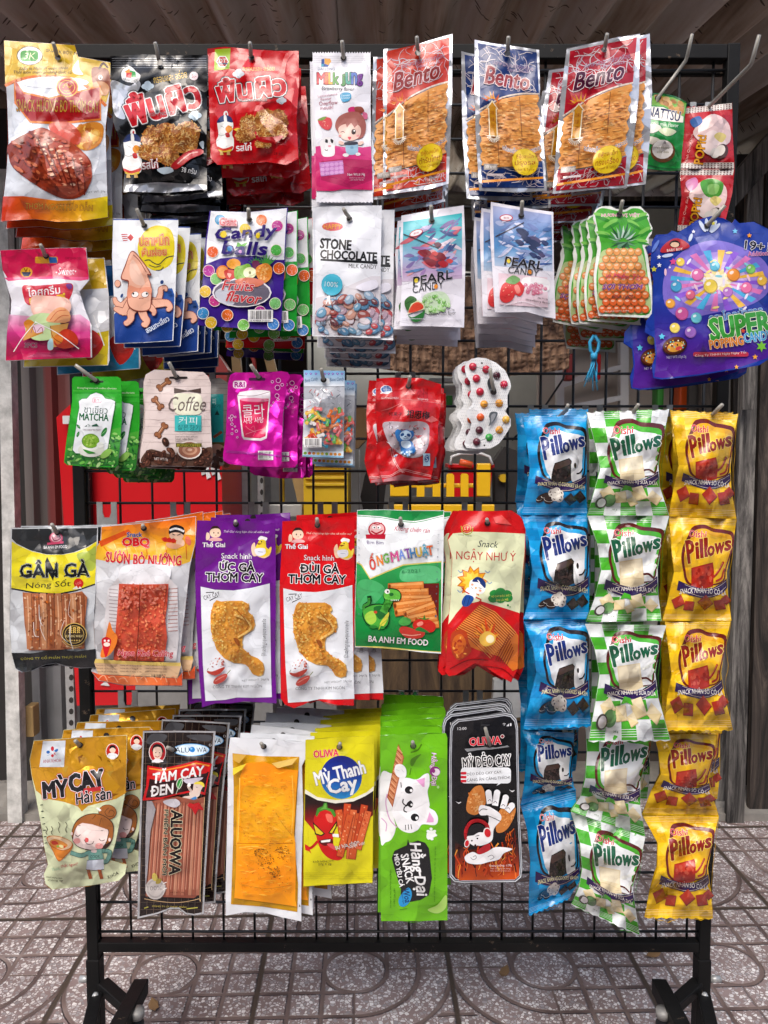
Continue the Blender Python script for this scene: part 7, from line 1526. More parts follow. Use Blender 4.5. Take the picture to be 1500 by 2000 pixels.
# green roll snack packet
o = [(72, 108), (300, 105), (500, 112), (780, 112), (775, 500), (765, 900), (755, 1278), (600, 1265), (430, 1245), (280, 1228), (58, 1225), (52, 1000), (62, 700), (70, 400)]
p = Pk(zz(W1, *o), 1.0, (783, 1024), bulge=.008, seal=(.08, .05), wr=.002, seed=68, back='#d8e0dc', mat='film', base='#e8ecef', quad=zz(W1, (70, 106), (780, 112), (755, 1275), (55, 1225)))
p.z(*W1)
p.P('#1f8a44', (76, 112), (300, 108), (500, 116), (776, 116), (774, 160), (620, 200), (540, 214), (440, 205), (260, 172), (74, 160)); p.P('#e8ecef', (75, 148), (260, 160), (440, 192), (540, 200), (620, 186), (775, 148), (775, 156), (620, 194), (540, 208), (440, 199), (260, 167), (75, 155))
p.P('#dccc6a', (70, 530), (110, 550), (180, 662), (300, 610), (450, 550), (760, 524), (756, 1268), (58, 1218), (55, 1000)); gg = vgrad(1095, 1275, '#3aa45a', '#1f8f44', '#27a04e', '#158038', '#127434')
p.P(gg, (70, 540), (106, 560), (178, 674), (302, 620), (452, 560), (758, 534), (754, 1262), (600, 1252), (430, 1236), (280, 1220), (60, 1216), (56, 1000))
p.B('#5cb87a', (440, 590), (600, 560), (740, 580), (740, 690), (560, 700), (430, 680)); p.B('#4ab06a', (80, 700), (200, 680), (300, 760), (180, 900), (90, 900))
p.E(234, 268, 72, 62, '#b81e34'); p.E(234, 264, 60, 50, '#e8b8b8'); p.E(210, 250, 16, 13, '#f6f2f2'); p.E(250, 250, 16, 13, '#f6f2f2'); p.E(214, 252, 6, 6, '#222'); p.E(246, 252, 6, 6, '#222'); p.L('#b81e34', 12, (190, 280), (230, 300), (280, 275)); p.L('#b81e34', 9, (200, 215), (240, 225), (275, 215)); p.P('#b81e34', (142, 308), (305, 305), (300, 345), (145, 342)); p.T('Bim Bim', 220, 373, 135, 28, '#6a5a8a', 1, bold=.03)
p.T('Không chiên rán', 520, 272, 290, 52, '#c02a48', 4, shear=.35, bold=.0)
x = 165; cs = ['#d8342a', '#e07a24', '#5aa83a', 0, '#c84a7a', '#7a8ad0', 0, '#2a78b8', '#3a8a4a', '#d8b42a', '#3a9ac0', '#d85a2a']
for i, (ch, xx, yy, hh) in enumerate((('Ố', 195, 530, 130), ('N', 258, 518, 78), ('G', 308, 502, 76), ('M', 378, 488, 78), ('A', 436, 470, 74), ('T', 486, 462, 74), ('H', 528, 458, 74), ('U', 576, 452, 74), ('Ậ', 626, 442, 108), ('T', 668, 438, 74))):
    p.T(ch, xx, yy, 44 if ch not in 'M' else 60, hh, ('#d8342a', '#e07a24', '#5aa83a', '#c84a8a', '#6a8ad8', '#7a3a9a', '#2a78b8', '#d8b42a', '#3a9ac0', '#d85a2a')[i], -10, bold=.05, oc='#f4f0e0', ow=.03, oc2='#203a5a')
p.T('6-2021', 510, 605, 150, 26, '#3a8a58', -4)
p.P('#6a1f1c', (520, 712), (740, 704), (735, 1050), (640, 1000), (560, 800)); rolls = ((340, 735, 600, 720), (350, 780, 640, 775), (380, 830, 660, 830), (385, 890, 670, 850), (395, 945, 690, 900), (470, 960, 690, 880), (480, 1000, 705, 950), (560, 1010, 715, 1000), (600, 1050, 725, 1040))
for a, b, c, d in rolls: p.L('#8a4214', 62, (a, b), (c, d), smooth=False); p.L('#d9803a', 54, (a, b - 2), (c, d - 2), smooth=False); p.L('#eba45e', 20, (a, b - 14), (c, d - 14), smooth=False); p.E(a - 4, b, 14, 26, '#b8621f', 0, 10); p.E(a - 4, b, 9, 18, '#7a3a14', 0, 10)
p.scat(50, [(360, 740), (600, 730), (700, 900), (700, 1040), (480, 990)], ['#c86a2a', '#e8a868', '#b85a1f'], (3, 8), 4, asp=.5)
dk = '#0f3a1a'
p.L(dk, 34, (160, 985), (130, 900), (172, 860), (172, 815)); p.B(dk, (117, 935), (175, 880), (260, 870), (318, 892), (340, 990), (306, 1068), (198, 1064), (132, 1015)); p.L(dk, 72, (290, 930), (332, 850), (332, 800)); p.B(dk, (290, 780), (330, 745), (404, 756), (434, 800), (416, 848), (336, 850), (292, 835))
p.L('#3f9a3a', 22, (140, 985), (125, 900), (165, 870), (170, 830)); p.B('#4aa83c', (125, 930), (180, 890), (260, 880), (310, 900), (330, 990), (300, 1060), (200, 1055), (140, 1010)); p.B('#a4d04c', (140, 960), (200, 930), (230, 1000), (190, 1040), (145, 1010)); p.B('#1d6a2a', (210, 900), (280, 890), (310, 950), (260, 1000), (220, 950)); p.L('#4aa83c', 60, (290, 930), (330, 850), (330, 800)); p.B('#62bc44', (290, 790), (330, 755), (400, 765), (425, 800), (410, 840), (340, 840), (300, 830)); p.B('#d8d44a', (260, 1030), (330, 940), (320, 1000), (280, 1060)); p.E(318, 772, 22, 20, '#f4f4ee', 0, 10); p.E(322, 774, 8, 9, '#1a1a1a', 0, 8); p.E(352, 796, 18, 14, '#1d6a2a'); 
for k in range(5): p.P('#f0f0e8', (345 + k * 15, 838), (355 + k * 15, 838), (350 + k * 15, 852))
p.E(222, 940, 14, 12, '#c8402a'); p.E(268, 1065, 30, 14, '#2f8a34'); p.E(205, 1060, 34, 14, '#2a7a30'); p.L('#a8c43a', 8, (250, 1080), (270, 1040), (320, 1000))
p.B('#4aa84a', (410, 1020), (450, 980), (510, 1000), (500, 1040), (440, 1050)); p.B('#c8281f', (525, 1040), (560, 1000), (640, 995), (710, 1040), (690, 1100), (600, 1100), (540, 1075)); p.B('#e88878', (560, 1030), (600, 1015), (610, 1040), (570, 1055)); p.P('#3a7a2a', (600, 1000), (560, 985), (610, 990), (620, 960), (630, 992), (670, 985), (630, 1004)); p.B('#c4382c', (415, 1090), (450, 1055), (560, 1085), (625, 1105), (590, 1150), (480, 1150)); p.L('#e8a08c', 8, (440, 1120), (520, 1130), (590, 1120)); p.B('#2a7a34', (545, 1085), (580, 1060), (640, 1090), (660, 1110), (600, 1100))
p.T('BA ANH EM FOOD', 408, 1172, 485, 48, '#f0f0ee', 4, bold=.03, oc='#1c3a2a', ow=.02)
for k in range(12): p.T(str(31 - k * 2), 88, 295 + k * 60, 18, 12, '#5a6a7a', -90); p.T(str(12 - k) if k < 11 else '1', 735 - k * 2, 312 + k * 60, 18, 12, '#5a6a7a', -90)
reg(p, 'snack_packet', 'green and white rolled snack packet with a cartoon dinosaur and a tomato', 'snack packet', 'green dinosaur snack packet', (782, 1012), [(.010, .0, -.5, -1), (.006, -.006, .6, 0), (.012, -.010, -.4, 0)], .02, 'green dinosaur snack packets')

# red and cream stick snack packet
o = [(905, 112), (1120, 118), (1330, 112), (1400, 160), (1445, 225), (1440, 450), (1415, 700), (1395, 960), (1390, 1250), (1370, 1420), (1325, 1510), (1230, 1460), (1120, 1390), (1030, 1355), (960, 1400), (880, 1450), (820, 1460), (790, 1425), (800, 1300), (812, 1050), (835, 800), (845, 500), (808, 350), (850, 210)]
p = Pk(zz(W1, *o), 1.0, (952, 1022), bulge=.010, seal=(.06, .05), wr=.0034, seed=70, back='#c0181c', mat='film', base='#cc1a1e', quad=zz(W1, (850, 112), (1440, 118), (1360, 1500), (792, 1440)), wave=.004)
p.z(*W1)
p.P('#dfe4bc', (852, 300), (1000, 285), (1200, 290), (1440, 302), (1436, 450), (1412, 700), (1398, 948), (1280, 910), (1080, 850), (940, 880), (880, 950), (815, 1040), (836, 800), (848, 500), (812, 352))
p.E(965, 258, 44, 38, '#c8202a'); p.E(965, 258, 36, 30, '#e0b44a'); p.E(965, 258, 32, 27, '#c8202a'); p.T('LT', 965, 258, 36, 28, '#f0d8a0', 8, bold=.04); p.L('#a8b03a', 7, (920, 240), (930, 290), (965, 308), (1005, 290), (1014, 250)); p.T('LONG THỊNH', 950, 316, 110, 14, '#3a5a2a', 6, bold=.02)
p.T('Snack', 1138, 386, 168, 54, '#1f2a3a', 3, shear=.3, bold=.02)
p.T('NGẬY NHƯ Ý', 1122, 482, 485, 112, '#c02a30', 2, bold=.0)
p.star(1010, 690, 130, '#c8641c', 11, .68, 0); p.star(1012, 690, 118, '#e8a424', 11, .66, 0); p.star(1012, 690, 84, '#eed04a', 11, .7, 8)
for x, y in ((915, 610), (1135, 612), (910, 770), (1150, 700)): p.L('#7a9ac8', 6, (x - 20, y - 10), (x, y + 8), (x + 18, y - 4))
p.B('#f2f2f0', (985, 720), (1000, 680), (1060, 670), (1110, 700), (1118, 750), (1090, 790), (1030, 785), (990, 760)); p.B('#1d3470', (1010, 690), (1040, 655), (1085, 662), (1118, 700), (1112, 745), (1065, 700)); p.L('#f0f0f0', 8, (1055, 680), (1070, 700)); p.E(1010, 716, 11, 9, '#e8a080'); p.E(1075, 765, 11, 9, '#e8a080'); p.P('#d89a3a', (1030, 735), (1052, 740), (1036, 756)); p.B('#f2f2f0', (955, 760), (985, 740), (1040, 790), (1030, 830), (970, 810)); p.L('#333', 4, (1000, 740), (1014, 748)); p.L('#333', 4, (1062, 740), (1085, 748))
p.L('#c8341f', 10, (925, 740), (950, 770), (985, 790)); p.B('#1f50a0', (925, 850), (960, 800), (1010, 810), (1020, 840), (980, 890), (935, 890)); p.L('#0e2a60', 4, (960, 810), (940, 880)); p.L('#0e2a60', 4, (990, 815), (970, 885)); p.L('#c8341f', 10, (1040, 820), (1080, 840), (1060, 860))
for x, y, r_ in ((1190, 790, 40), (1240, 775, 42), (1290, 795, 44), (1180, 830, 42), (1240, 830, 46), (1300, 825, 40)): p.E(x, y, r_, r_ * .8, '#2a8a3c', 0, 12)
p.T('VỊ CAY ĐẶC BIỆT', 1245, 808, 160, 22, '#e8dc5a', -4, bold=.04); p.T('ĂN LÀ MÊ', 1252, 838, 100, 22, '#e8dc5a', -4, bold=.04); p.E(1300, 884, 9, 9, '#2a8a3c', 0, 8); p.E(1318, 897, 5, 5, '#2a8a3c', 0, 6)
p.P('#d8742a', (1070, 880), (1180, 930), (1320, 1050), (1385, 1130), (1380, 1400), (1340, 1420), (1230, 1300), (1060, 1250), (900, 1180), (860, 1100), (940, 1010))
for k in range(17):
    a, b = 1072 - k * 13, 884 + k * 13; p.L('#8a2c10', 6, (a, b), (a + 120, b + 62), (a + 290 + k * 1, b + 230), smooth=False); p.L('#eea458', 4, (a + 8, b - 4), (a + 124, b + 55), (a + 294, b + 222), smooth=False)
for k in range(9): p.L('#8a2c10', 6, (1200 + k * 18, 1330 + k * 8), (1310 + k * 7, 1120 + k * 26)) if k < 6 else None
p.B('#b8401a', (840, 1120), (900, 1080), (960, 1100), (980, 1180), (1000, 1260), (900, 1330), (840, 1250)); p.B('#d8681f', (860, 1150), (920, 1120), (960, 1200), (900, 1290), (850, 1240)); p.scat(30, (910, 1220, 70, 90), ['#e07a2a', '#a83014', '#f0a84a', '#c8501c'], (8, 18), 6, asp=.5)
for k in range(12):
    a = math.radians(180 + k * 16); p.B(('#e8641c', '#f0a02c', '#d8481a')[k % 3], (1130 + 30 * math.cos(a), 1150 + 30 * math.sin(a)), (1120 + 110 * math.cos(a + .1), 1150 + (90 + 40 * (k % 3)) * math.sin(a + .1)), (1140 + 40 * math.cos(a + .4), 1155 + 40 * math.sin(a + .4)))
p.B('#f2c050', (1070, 1140), (1130, 1095), (1195, 1130), (1190, 1190), (1120, 1220), (1075, 1190)); p.E(1155, 1158, 34, 34, '#f8ecc0'); p.L('#7a0e12', 7, (830, 1400), (980, 1330), (1140, 1330)); p.L('#8a0e12', 7, (1100, 1380), (1250, 1400), (1340, 1470)); p.P('#e0504a', (1180, 170), (1250, 150), (1330, 230), (1200, 215))
reg(p, 'snack_packet', 'bulging red and cream spicy stick packet with a twisted bottom corner', 'snack packet', 'red and cream spicy stick packet', (951, 1014), [(-.006, .0, 1.2, 2), (.006, -.004, -1.4, -2), (-.003, -.004, .6, 0)], .024, 'red and cream spicy stick packets')
# ------------------------------------------------------------------ row five
o = [(130, 432), (300, 420), (560, 405), (800, 390), (1040, 378), (1038, 600), (1030, 900), (985, 1150), (930, 1420), (880, 1600), (960, 1620), (1040, 1640), (1020, 1740), (960, 1800), (700, 1845), (480, 1870), (310, 1888), (245, 1830), (228, 1740), (270, 1640), (235, 1480), (200, 1250), (150, 980), (110, 780), (88, 620)]
p = Pk(zz(W2, *o), .99, (156, 1455), bulge=.012, seal=(.06, .05), wr=.0026, seed=71, back='#a8761c', mat='foil', base='#d4dcb4', quad=zz(W2, (110, 432), (1040, 378), (1000, 1780), (230, 1850)), wave=.003)
p.z(*W2)
p.P('#eeae2cm', (132, 436), (300, 424), (560, 409), (800, 394), (1037, 382), (1035, 600), (1028, 945), (940, 1000), (780, 1040), (660, 1070), (600, 1125), (560, 1075), (420, 1030), (260, 1000), (150, 920), (112, 780), (92, 620))
r = random.Random(5)
for k in range(26):
    x, y = r.uniform(150, 1000), r.uniform(420, 960); p.P(r.choice(['#d89c24m', '#a86a0cm', '#e8b840m']), (x, y), (x + r.uniform(20, 90), y + r.uniform(-30, 20)), (x + r.uniform(0, 70), y + r.uniform(20, 70)))
p.P('#dfe6ee', (220, 436), (440, 432), (425, 690), (185, 690)); p.E(312, 512, 16, 24, '#c82a38', 0, 10); p.E(270, 545, 18, 16, '#2a6ab8', 0, 10); p.E(350, 528, 20, 14, '#2a6ab8', -30, 10); p.E(312, 580, 14, 16, '#c82a38', 0, 10); p.L('#8ab0d8', 4, (260, 580), (300, 560), (340, 520), (370, 514)); p.T('K', 340, 562, 26, 32, '#c82a38', bold=.02); p.E(312, 548, 12, 12, '#e8ecf2', 0, 8); p.T('ANH KHOA', 308, 630, 178, 34, '#b8283c', -4, bold=.05)
p.E(898, 538, 66, 78, '#f0ece8'); p.E(898, 538, 60, 72, '#c0241c'); p.B('#f0d2bc', (870, 530), (880, 505), (920, 505), (928, 535), (900, 560)); p.B('#1c1418', (868, 515), (880, 480), (920, 482), (930, 515), (900, 500)); p.B('#eceff2', (845, 590), (870, 555), (930, 560), (948, 585), (900, 608)); p.T('Spicy', 895, 630, 100, 20, '#6a3a0a', -2)
p.T('MỲ', 338, 880, 235, 205, '#17141a', -5, bold=.1, oc='#f0eeee', ow=.035, oc2='#c02a30'); p.T('CAY', 645, 825, 335, 165, '#17141a', -10, bold=.11, oc='#f0eeee', ow=.035, oc2='#c02a30')
p.P('#c02a30', (620, 900), (790, 880), (780, 920), (600, 950)); p.T('Hải sản', 710, 970, 350, 115, '#17141a', -10, bold=.04, shear=.15, oc='#f0eeee', ow=.04, oc2='#c02a30')
ln = '#3a2418'; skn = '#ecd6d0'; hair = '#a0602c'
p.E(850, 1132, 90, 76, ln); p.E(850, 1132, 86, 72, hair); p.L(ln, 5, (862, 1140), (880, 1110), (915, 1130), (900, 1170), (850, 1170), (825, 1130), (860, 1090)); p.P('#f0eeea', (735, 1090), (755, 1084), (790, 1110), (775, 1124))
p.B(ln, (500, 1370), (510, 1280), (560, 1200), (660, 1150), (780, 1150), (890, 1220), (912, 1310), (880, 1440), (800, 1500), (640, 1500), (530, 1440)); p.B(hair, (506, 1370), (516, 1284), (566, 1206), (660, 1157), (778, 1157), (883, 1224), (905, 1310), (874, 1420), (700, 1480), (560, 1440))
p.B(ln, (508, 1390), (540, 1280), (600, 1228), (700, 1240), (850, 1290), (856, 1370), (820, 1460), (720, 1505), (580, 1480), (520, 1430)); p.B(skn, (513, 1390), (545, 1284), (602, 1234), (700, 1246), (844, 1294), (850, 1370), (815, 1454), (718, 1498), (582, 1474), (525, 1425)); p.P(hair, (545, 1270), (600, 1215), (700, 1190), (800, 1220), (870, 1290), (845, 1300), (700, 1250), (604, 1236)); p.L(ln, 4, (700, 1200), (735, 1160)); p.L(ln, 4, (770, 1260), (790, 1190))
p.E(552, 1412, 34, 28, '#e8a09c'); p.E(768, 1462, 40, 30, '#e8a09c'); p.L(ln, 6, (535, 1352), (560, 1368), (585, 1350)); p.L(ln, 6, (768, 1392), (792, 1412), (822, 1402)); p.L(ln, 5, (565, 1262), (585, 1262)); p.L(ln, 5, (785, 1312), (808, 1312)); p.L(ln, 6, (622, 1400), (650, 1440), (700, 1440), (715, 1415)); p.B('#d85a5a', (628, 1400), (640, 1380), (664, 1390), (660, 1420), (638, 1425)); p.E(500, 1340, 10, 16, skn); p.E(870, 1400, 12, 18, skn)
p.L('#2f5a50', 44, (660, 1530), (590, 1555), (500, 1530)); p.L('#74a89c', 36, (660, 1530), (590, 1555), (500, 1530)); p.L('#2f5a50', 44, (780, 1510), (870, 1520), (850, 1600), (820, 1620)); p.L('#74a89c', 36, (780, 1510), (868, 1520), (848, 1600), (820, 1615)); p.P('#74a89c', (660, 1510), (790, 1490), (815, 1600), (665, 1610)); p.B(skn, (690, 1505), (740, 1500), (740, 1525), (700, 1525)); p.T('COOK', 728, 1565, 92, 28, '#22403a', -3, bold=.03); p.P('#dfe6f2', (650, 1600), (810, 1590), (815, 1690), (720, 1700), (640, 1690)); p.L(ln, 4, (650, 1602), (812, 1590)); p.L(ln, 4, (640, 1690), (720, 1700), (815, 1690))
for x in (662, 770): p.P('#a8562c', (x - 18, 1692), (x + 16, 1692), (x + 40, 1780), (x + 6, 1784))
p.B('#c06a1c', (255, 1385), (320, 1360), (420, 1380), (505, 1430), (495, 1500), (400, 1600), (360, 1600), (310, 1500)); p.B('#e8c8a0', (262, 1390), (320, 1366), (420, 1386), (498, 1430), (480, 1480), (400, 1500), (300, 1450)); p.B('#d88a3a', (285, 1415), (350, 1395), (460, 1450), (400, 1490), (310, 1460)); p.B('#c83a20', (300, 1420), (340, 1410), (370, 1440), (320, 1450)); p.E(400, 1465, 26, 14, '#e8e0a0', 20); p.E(365, 1465, 14, 10, '#8ab84a'); p.E(430, 1470, 12, 9, '#c83a20'); p.P('#e0862c', (300, 1470), (400, 1510), (495, 1490), (400, 1595), (362, 1595))
for x in (248, 300, 370, 440): p.L(ln, 5, (x, 1270 - (x > 340) * 40), (x + 14, 1300 - (x > 340) * 40), (x, 1330 - (x > 340) * 30), (x + 12, 1350 - (x > 340) * 20))
p.T('Thơm,', 345, 1690, 80, 30, '#8ac0a0', -8, bold=.03); p.T('thật ngon!', 475, 1650, 165, 42, '#c03a4a', -8, shear=.15, bold=.02); p.T('Khối lượng tịnh', 330, 1770, 150, 22, '#3a3a2a', 6); p.T('Công ty', 340, 1800, 150, 22, '#3a3a2a', 2); p.T('KHOA', 905, 1745, 110, 34, '#2a2a22', -25, bold=.02)
for k in range(7): p.T('-', 205 + k * 7, 1060 + k * 62, 8, 26, '#3a4a34', 80)
reg(p, 'noodle_pouch', 'gold and pale green spicy noodle pouch with a cartoon girl holding a bowl', 'snack packet', 'gold and green noodle pouch', (147, 1447), [(.022, .004, -1.5, -3), (.028, .006, 2, -3), (.036, .012, -1, -2), (.038, .014, 1, 0)], .032, 'gold and green noodle pouches')

# dark wallet of long brown sticks
o = [(128, 295), (430, 292), (745, 296), (722, 600), (690, 1000), (660, 1500), (645, 1850), (560, 1862), (490, 1850), (430, 1806), (360, 1808), (250, 1850), (80, 1890), (85, 1500), (100, 1000), (118, 500)]
p = Pk(zz(W3, *o), .99, (339, 1464), cell=9, bulge=.006, seal=(.1, .07), wr=.0016, seed=73, back='#2a1c18', mat='foil', base='#d0d2d6m', quad=zz(W3, (125, 292), (745, 295), (645, 1855), (80, 1885)))
p.z(*W3)
p.P('#1f1412', (140, 310), (430, 306), (726, 310), (705, 600), (674, 1000), (644, 1500), (630, 1835), (560, 1848), (495, 1838), (432, 1792), (358, 1794), (250, 1836), (98, 1870), (103, 1500), (116, 1000), (132, 500))
for k in range(10): p.L('#6a5a4c', 2.5, (158 + k * 62, 312), (100 + k * 58, 1850), smooth=False) if k < 10 else None
for k in range(24): y = 385 + k * 62; p.L('#6a5a4c', 2.5, (136 - k * 1.5, y), (720 - k * 3.8, y + 2), smooth=False)
p.B('#4a4a4e', (200, 320), (330, 330), (280, 400), (160, 400)); p.B('#4a4a4e', (500, 330), (700, 330), (690, 380), (560, 370))
p.E(250, 475, 74, 92, '#e8e0dc'); p.E(250, 475, 68, 86, '#b81c24'); p.B('#1c1212', (205, 470), (215, 420), (250, 405), (290, 425), (300, 480), (250, 450)); p.B('#f0d0bc', (212, 480), (225, 435), (275, 435), (290, 485), (265, 535), (230, 530)); p.B('#ecebee', (200, 560), (235, 530), (275, 535), (300, 555), (250, 560)); p.E(236, 478, 6, 5, '#222', 0, 6); p.E(268, 480, 6, 5, '#222', 0, 6); p.L('#b83a3a', 6, (232, 508), (250, 516), (266, 508))
p.E(536, 455, 156, 54, '#5aa0d8', 0, 24); p.E(536, 455, 150, 48, '#cfe2f0', 0, 24); p.T('ALU', 462, 456, 120, 44, '#141416', bold=.03); p.T('WA', 625, 456, 86, 42, '#141416', bold=.03); p.E(545, 453, 24, 24, '#1f78c0'); p.E(538, 445, 9, 8, '#8ac4ec'); p.E(698, 414, 11, 11, '#b8b8bc'); p.E(698, 414, 8, 8, '#1f1412')
p.P('#c0181c', (165, 588), (300, 610), (450, 580), (580, 546), (712, 572), (680, 700), (655, 840), (560, 810), (430, 835), (280, 875), (122, 885), (155, 760)); p.P('#e0862c', (178, 606), (300, 624), (450, 596), (580, 562), (694, 584), (690, 596), (580, 574), (450, 608), (300, 636), (180, 618)); p.P('#2a1416', (190, 650), (300, 665), (480, 640), (690, 640), (670, 700), (648, 815), (560, 795), (430, 820), (280, 858), (150, 862), (175, 760)); p.P('#c0181c', (185, 630), (300, 645), (480, 615), (600, 590), (680, 595), (672, 650), (500, 690), (300, 725), (180, 700))
p.T('TĂM CAY', 432, 650, 440, 112, '#eceaea', -9, bold=.05, shear=.25, oc='#7a1416', ow=.02); p.T('ĐEN', 292, 795, 200, 84, '#eceaea', -8, bold=.05, shear=.25, oc='#7a1416', ow=.02)
p.B('#e0dcd2', (432, 790), (410, 750), (430, 700), (465, 698), (460, 750)); p.B('#2f8a3c', (430, 785), (415, 750), (432, 708), (460, 705), (455, 750)); p.L('#d8e8d0', 4, (408, 830), (430, 770), (455, 710))
p.B('#c8c0d0', (470, 710), (520, 700), (640, 690), (560, 740), (500, 740)); p.B('#e2ccc0', (550, 800), (560, 740), (600, 725), (635, 760), (620, 800), (600, 850), (540, 870), (520, 820)); p.B('#e8d44a', (560, 745), (590, 724), (640, 735), (646, 770), (610, 750)); p.B('#e2ccc0', (440, 880), (480, 850), (560, 850), (590, 880), (500, 905)); p.B('#4a8ac8', (520, 880), (575, 850), (580, 885), (540, 900)); p.L('#2a2020', 4, (580, 770), (590, 776)); p.L('#e2ccc0', 22, (540, 810), (515, 770), (520, 745)); p.B('#f0eeee', (505, 750), (525, 735), (532, 760), (512, 768))
p.part('snack_sticks', 'food', .0016)
p.P('#9a5440', (205, 890), (420, 850), (560, 880), (655, 850), (640, 1100), (622, 1400), (605, 1680), (560, 1715), (150, 1700), (160, 1500), (180, 1150))
r = random.Random(6)
for k in range(14):
    t0 = 215 + k * 31; t1 = 160 + k * 32
    c = ('#a85f48', '#b8725a', '#96503c', '#c08064')[k % 4]; p.P(c, (t0, 905 + r.uniform(-15, 25)), (t0 + 26, 905), (t1 + 28, 1690), (t1 - 2, 1690)); p.L('#5a281c', 5, (t0 + 28, 905), (t1 + 30, 1690), smooth=False); p.L('#d09a80', 5, (t0 + 9, 930), (t1 + 10, 1640), smooth=False)
p.part('pouch'); p.k += 40
p.part('window_print', 'film', .0028)
p.B('#c8c4cc', (300, 890), (400, 870), (445, 910), (400, 945), (330, 925)); p.P('#c01c22', (505, 930), (520, 905), (560, 915), (600, 900), (650, 970), (600, 960), (570, 1010), (545, 960))
p.P('#b8b4b8m', (160, 890), (205, 890), (235, 960), (190, 1150), (165, 1500), (148, 1660), (146, 1500), (150, 1100))
p.T('ALUOWA', 405, 1242, 545, 92, '#1c1414', 92, bold=.07, oc='#e0d6b4', ow=.04); p.T('PHIÊN BẢN MỚI', 322, 1240, 555, 44, '#1c1414', 92, bold=.04, oc='#e0d6b4', ow=.05)
p.E(232, 1635, 84, 92, '#c4bcb8'); p.E(232, 1635, 74, 80, '#aaa4a2'); p.E(232, 1635, 60, 64, '#c4bcb8'); p.R(148, 1600, 318, 1656, '#c4bcb8'); p.T('100%', 226, 1630, 120, 38, '#8a8482', -2); p.B('#c8b45a', (205, 1520), (225, 1500), (250, 1530), (245, 1570), (210, 1560)); p.B('#a89440', (235, 1590), (250, 1550), (285, 1555), (270, 1590)); p.L('#f0eae6', 7, (300, 1590), (326, 1580)); p.L('#f0eae6', 7, (300, 1640), (328, 1630))
p.T('NET WT: 30g', 420, 1668, 120, 16, '#5a2a20'); p.L('#d8b484', 5, (140, 1720), (250, 1740), (420, 1752), (600, 1720), (612, 1670), (650, 860)); p.T('CÔNG TY CP THỰC PHẨM', 350, 1785, 290, 24, '#b8a84a', 2)
p.L('#a8a44a', 9, (140, 1800), (170, 1790)); p.L('#a8a44a', 9, (500, 1805), (590, 1795))
p.part('pouch')
reg(p, 'stick_wallet', 'long dark brown wallet with silver edges and a clear window of thin brown sticks', 'snack packet', 'dark brown stick wallet', (327, 1460), [(.012, .006, -.5, -3), (.022, .008, -.6, -3), (.028, .012, .6, -2), (.036, .016, -.5, 0)], .026, 'dark brown stick wallets')

# white wallet with an orange sheet
o = [(125, 385), (430, 395), (750, 425), (752, 560), (722, 620), (732, 1000), (720, 1400), (715, 1760), (718, 1912), (560, 1880), (400, 1838), (250, 1835), (90, 1865), (88, 1660), (98, 1200), (106, 800), (105, 560)]
p = Pk(zz(W4, *o), .99, (515, 1458), cell=9, bulge=.006, seal=(.1, .07), wr=.0014, seed=75, back='#c4c8cc', mat='matte_film', base='#e4e7ec', quad=zz(W4, (120, 385), (752, 425), (718, 1905), (90, 1860)))
p.z(*W4)
p.part('window', 'foil', .0005); p.P('#c8920c', (145, 516), (400, 540), (700, 545), (686, 800), (660, 1250), (690, 1600), (684, 1835), (400, 1790), (132, 1770), (150, 1250), (155, 800))
p.part('orange_sheet', 'food', .0024)
p.P(vgrad(1490, 1770, '#fa940e', '#ffaa12', '#ffb010', '#fc980c', '#fea00a'), (255, 600), (400, 585), (560, 640), (690, 660), (672, 900), (655, 1180), (668, 1260), (672, 1500), (668, 1740), (680, 1790), (400, 1750), (160, 1720), (175, 1500), (175, 1250), (185, 900), (210, 700))
p.B('#f4ac14', (230, 820), (400, 790), (560, 820), (600, 1000), (580, 1200), (400, 1240), (240, 1200)); p.B('#f6b41c', (500, 960), (570, 930), (635, 950), (625, 1190), (540, 1220), (470, 1210)); p.L('#b0620c', 5, (180, 1262), (400, 1268), (650, 1262)); p.L('#d08a14', 4, (500, 1000), (560, 1100), (640, 1200))
p.scat(150, [(200, 700), (650, 700), (650, 1700), (190, 1700)], ['#c06a0c', '#b05c0a', '#d07c10'], (2, 4), 3); p.scat(170, [(320, 1330), (420, 1290), (540, 1480), (540, 1560), (480, 1540), (360, 1440)], ['#7a4c0a', '#8c5a0c', '#a06a10', '#6a4208', '#c07c10'], (3, 8), 4, asp=.6); p.scat(60, (560, 1340, 60, 60), ['#8a5208', '#7a4806'], (3, 6), 5)
p.scat(300, [(215, 640), (640, 680), (640, 1700), (200, 1690)], ['#ffb62c', '#f09c14', '#ffc243', '#f8a818', '#ec920e'], (14, 34), 12, asp=.13, ang=(-24, 24))
p.L('#ffc850', 7, (205, 720), (200, 1000), (190, 1240)); p.L('#ffc850', 6, (640, 700), (650, 950), (636, 1180)); p.L('#ffc448', 8, (200, 1300), (330, 1290), (420, 1310)); p.L('#d8860e', 5, (200, 1600), (420, 1640), (640, 1610))  # light and dark strokes paint crease highlights and shade into the sheet
p.P('#f4dc3a', (148, 640), (260, 602), (225, 650), (148, 700)); p.P('#e0b048', (150, 520), (260, 530), (200, 600), (150, 570)); p.P('#eac468', (470, 600), (690, 550), (640, 610), (520, 640))
p.part('pouch'); p.k += 20
p.T('▲', 703, 1780, 14, 22, '#333')
reg(p, 'sheet_wallet', 'white edged wallet with a big window of flat orange sheet snack', 'snack packet', 'white edged orange sheet wallet', (510, 1452), [(.012, .002, -.6, -1), (.02, .004, .4, -2), (.03, .006, -.4, -1), (.034, .010, .6, -1), (.044, .014, -.5, 0)], .026, 'white edged orange sheet wallets')

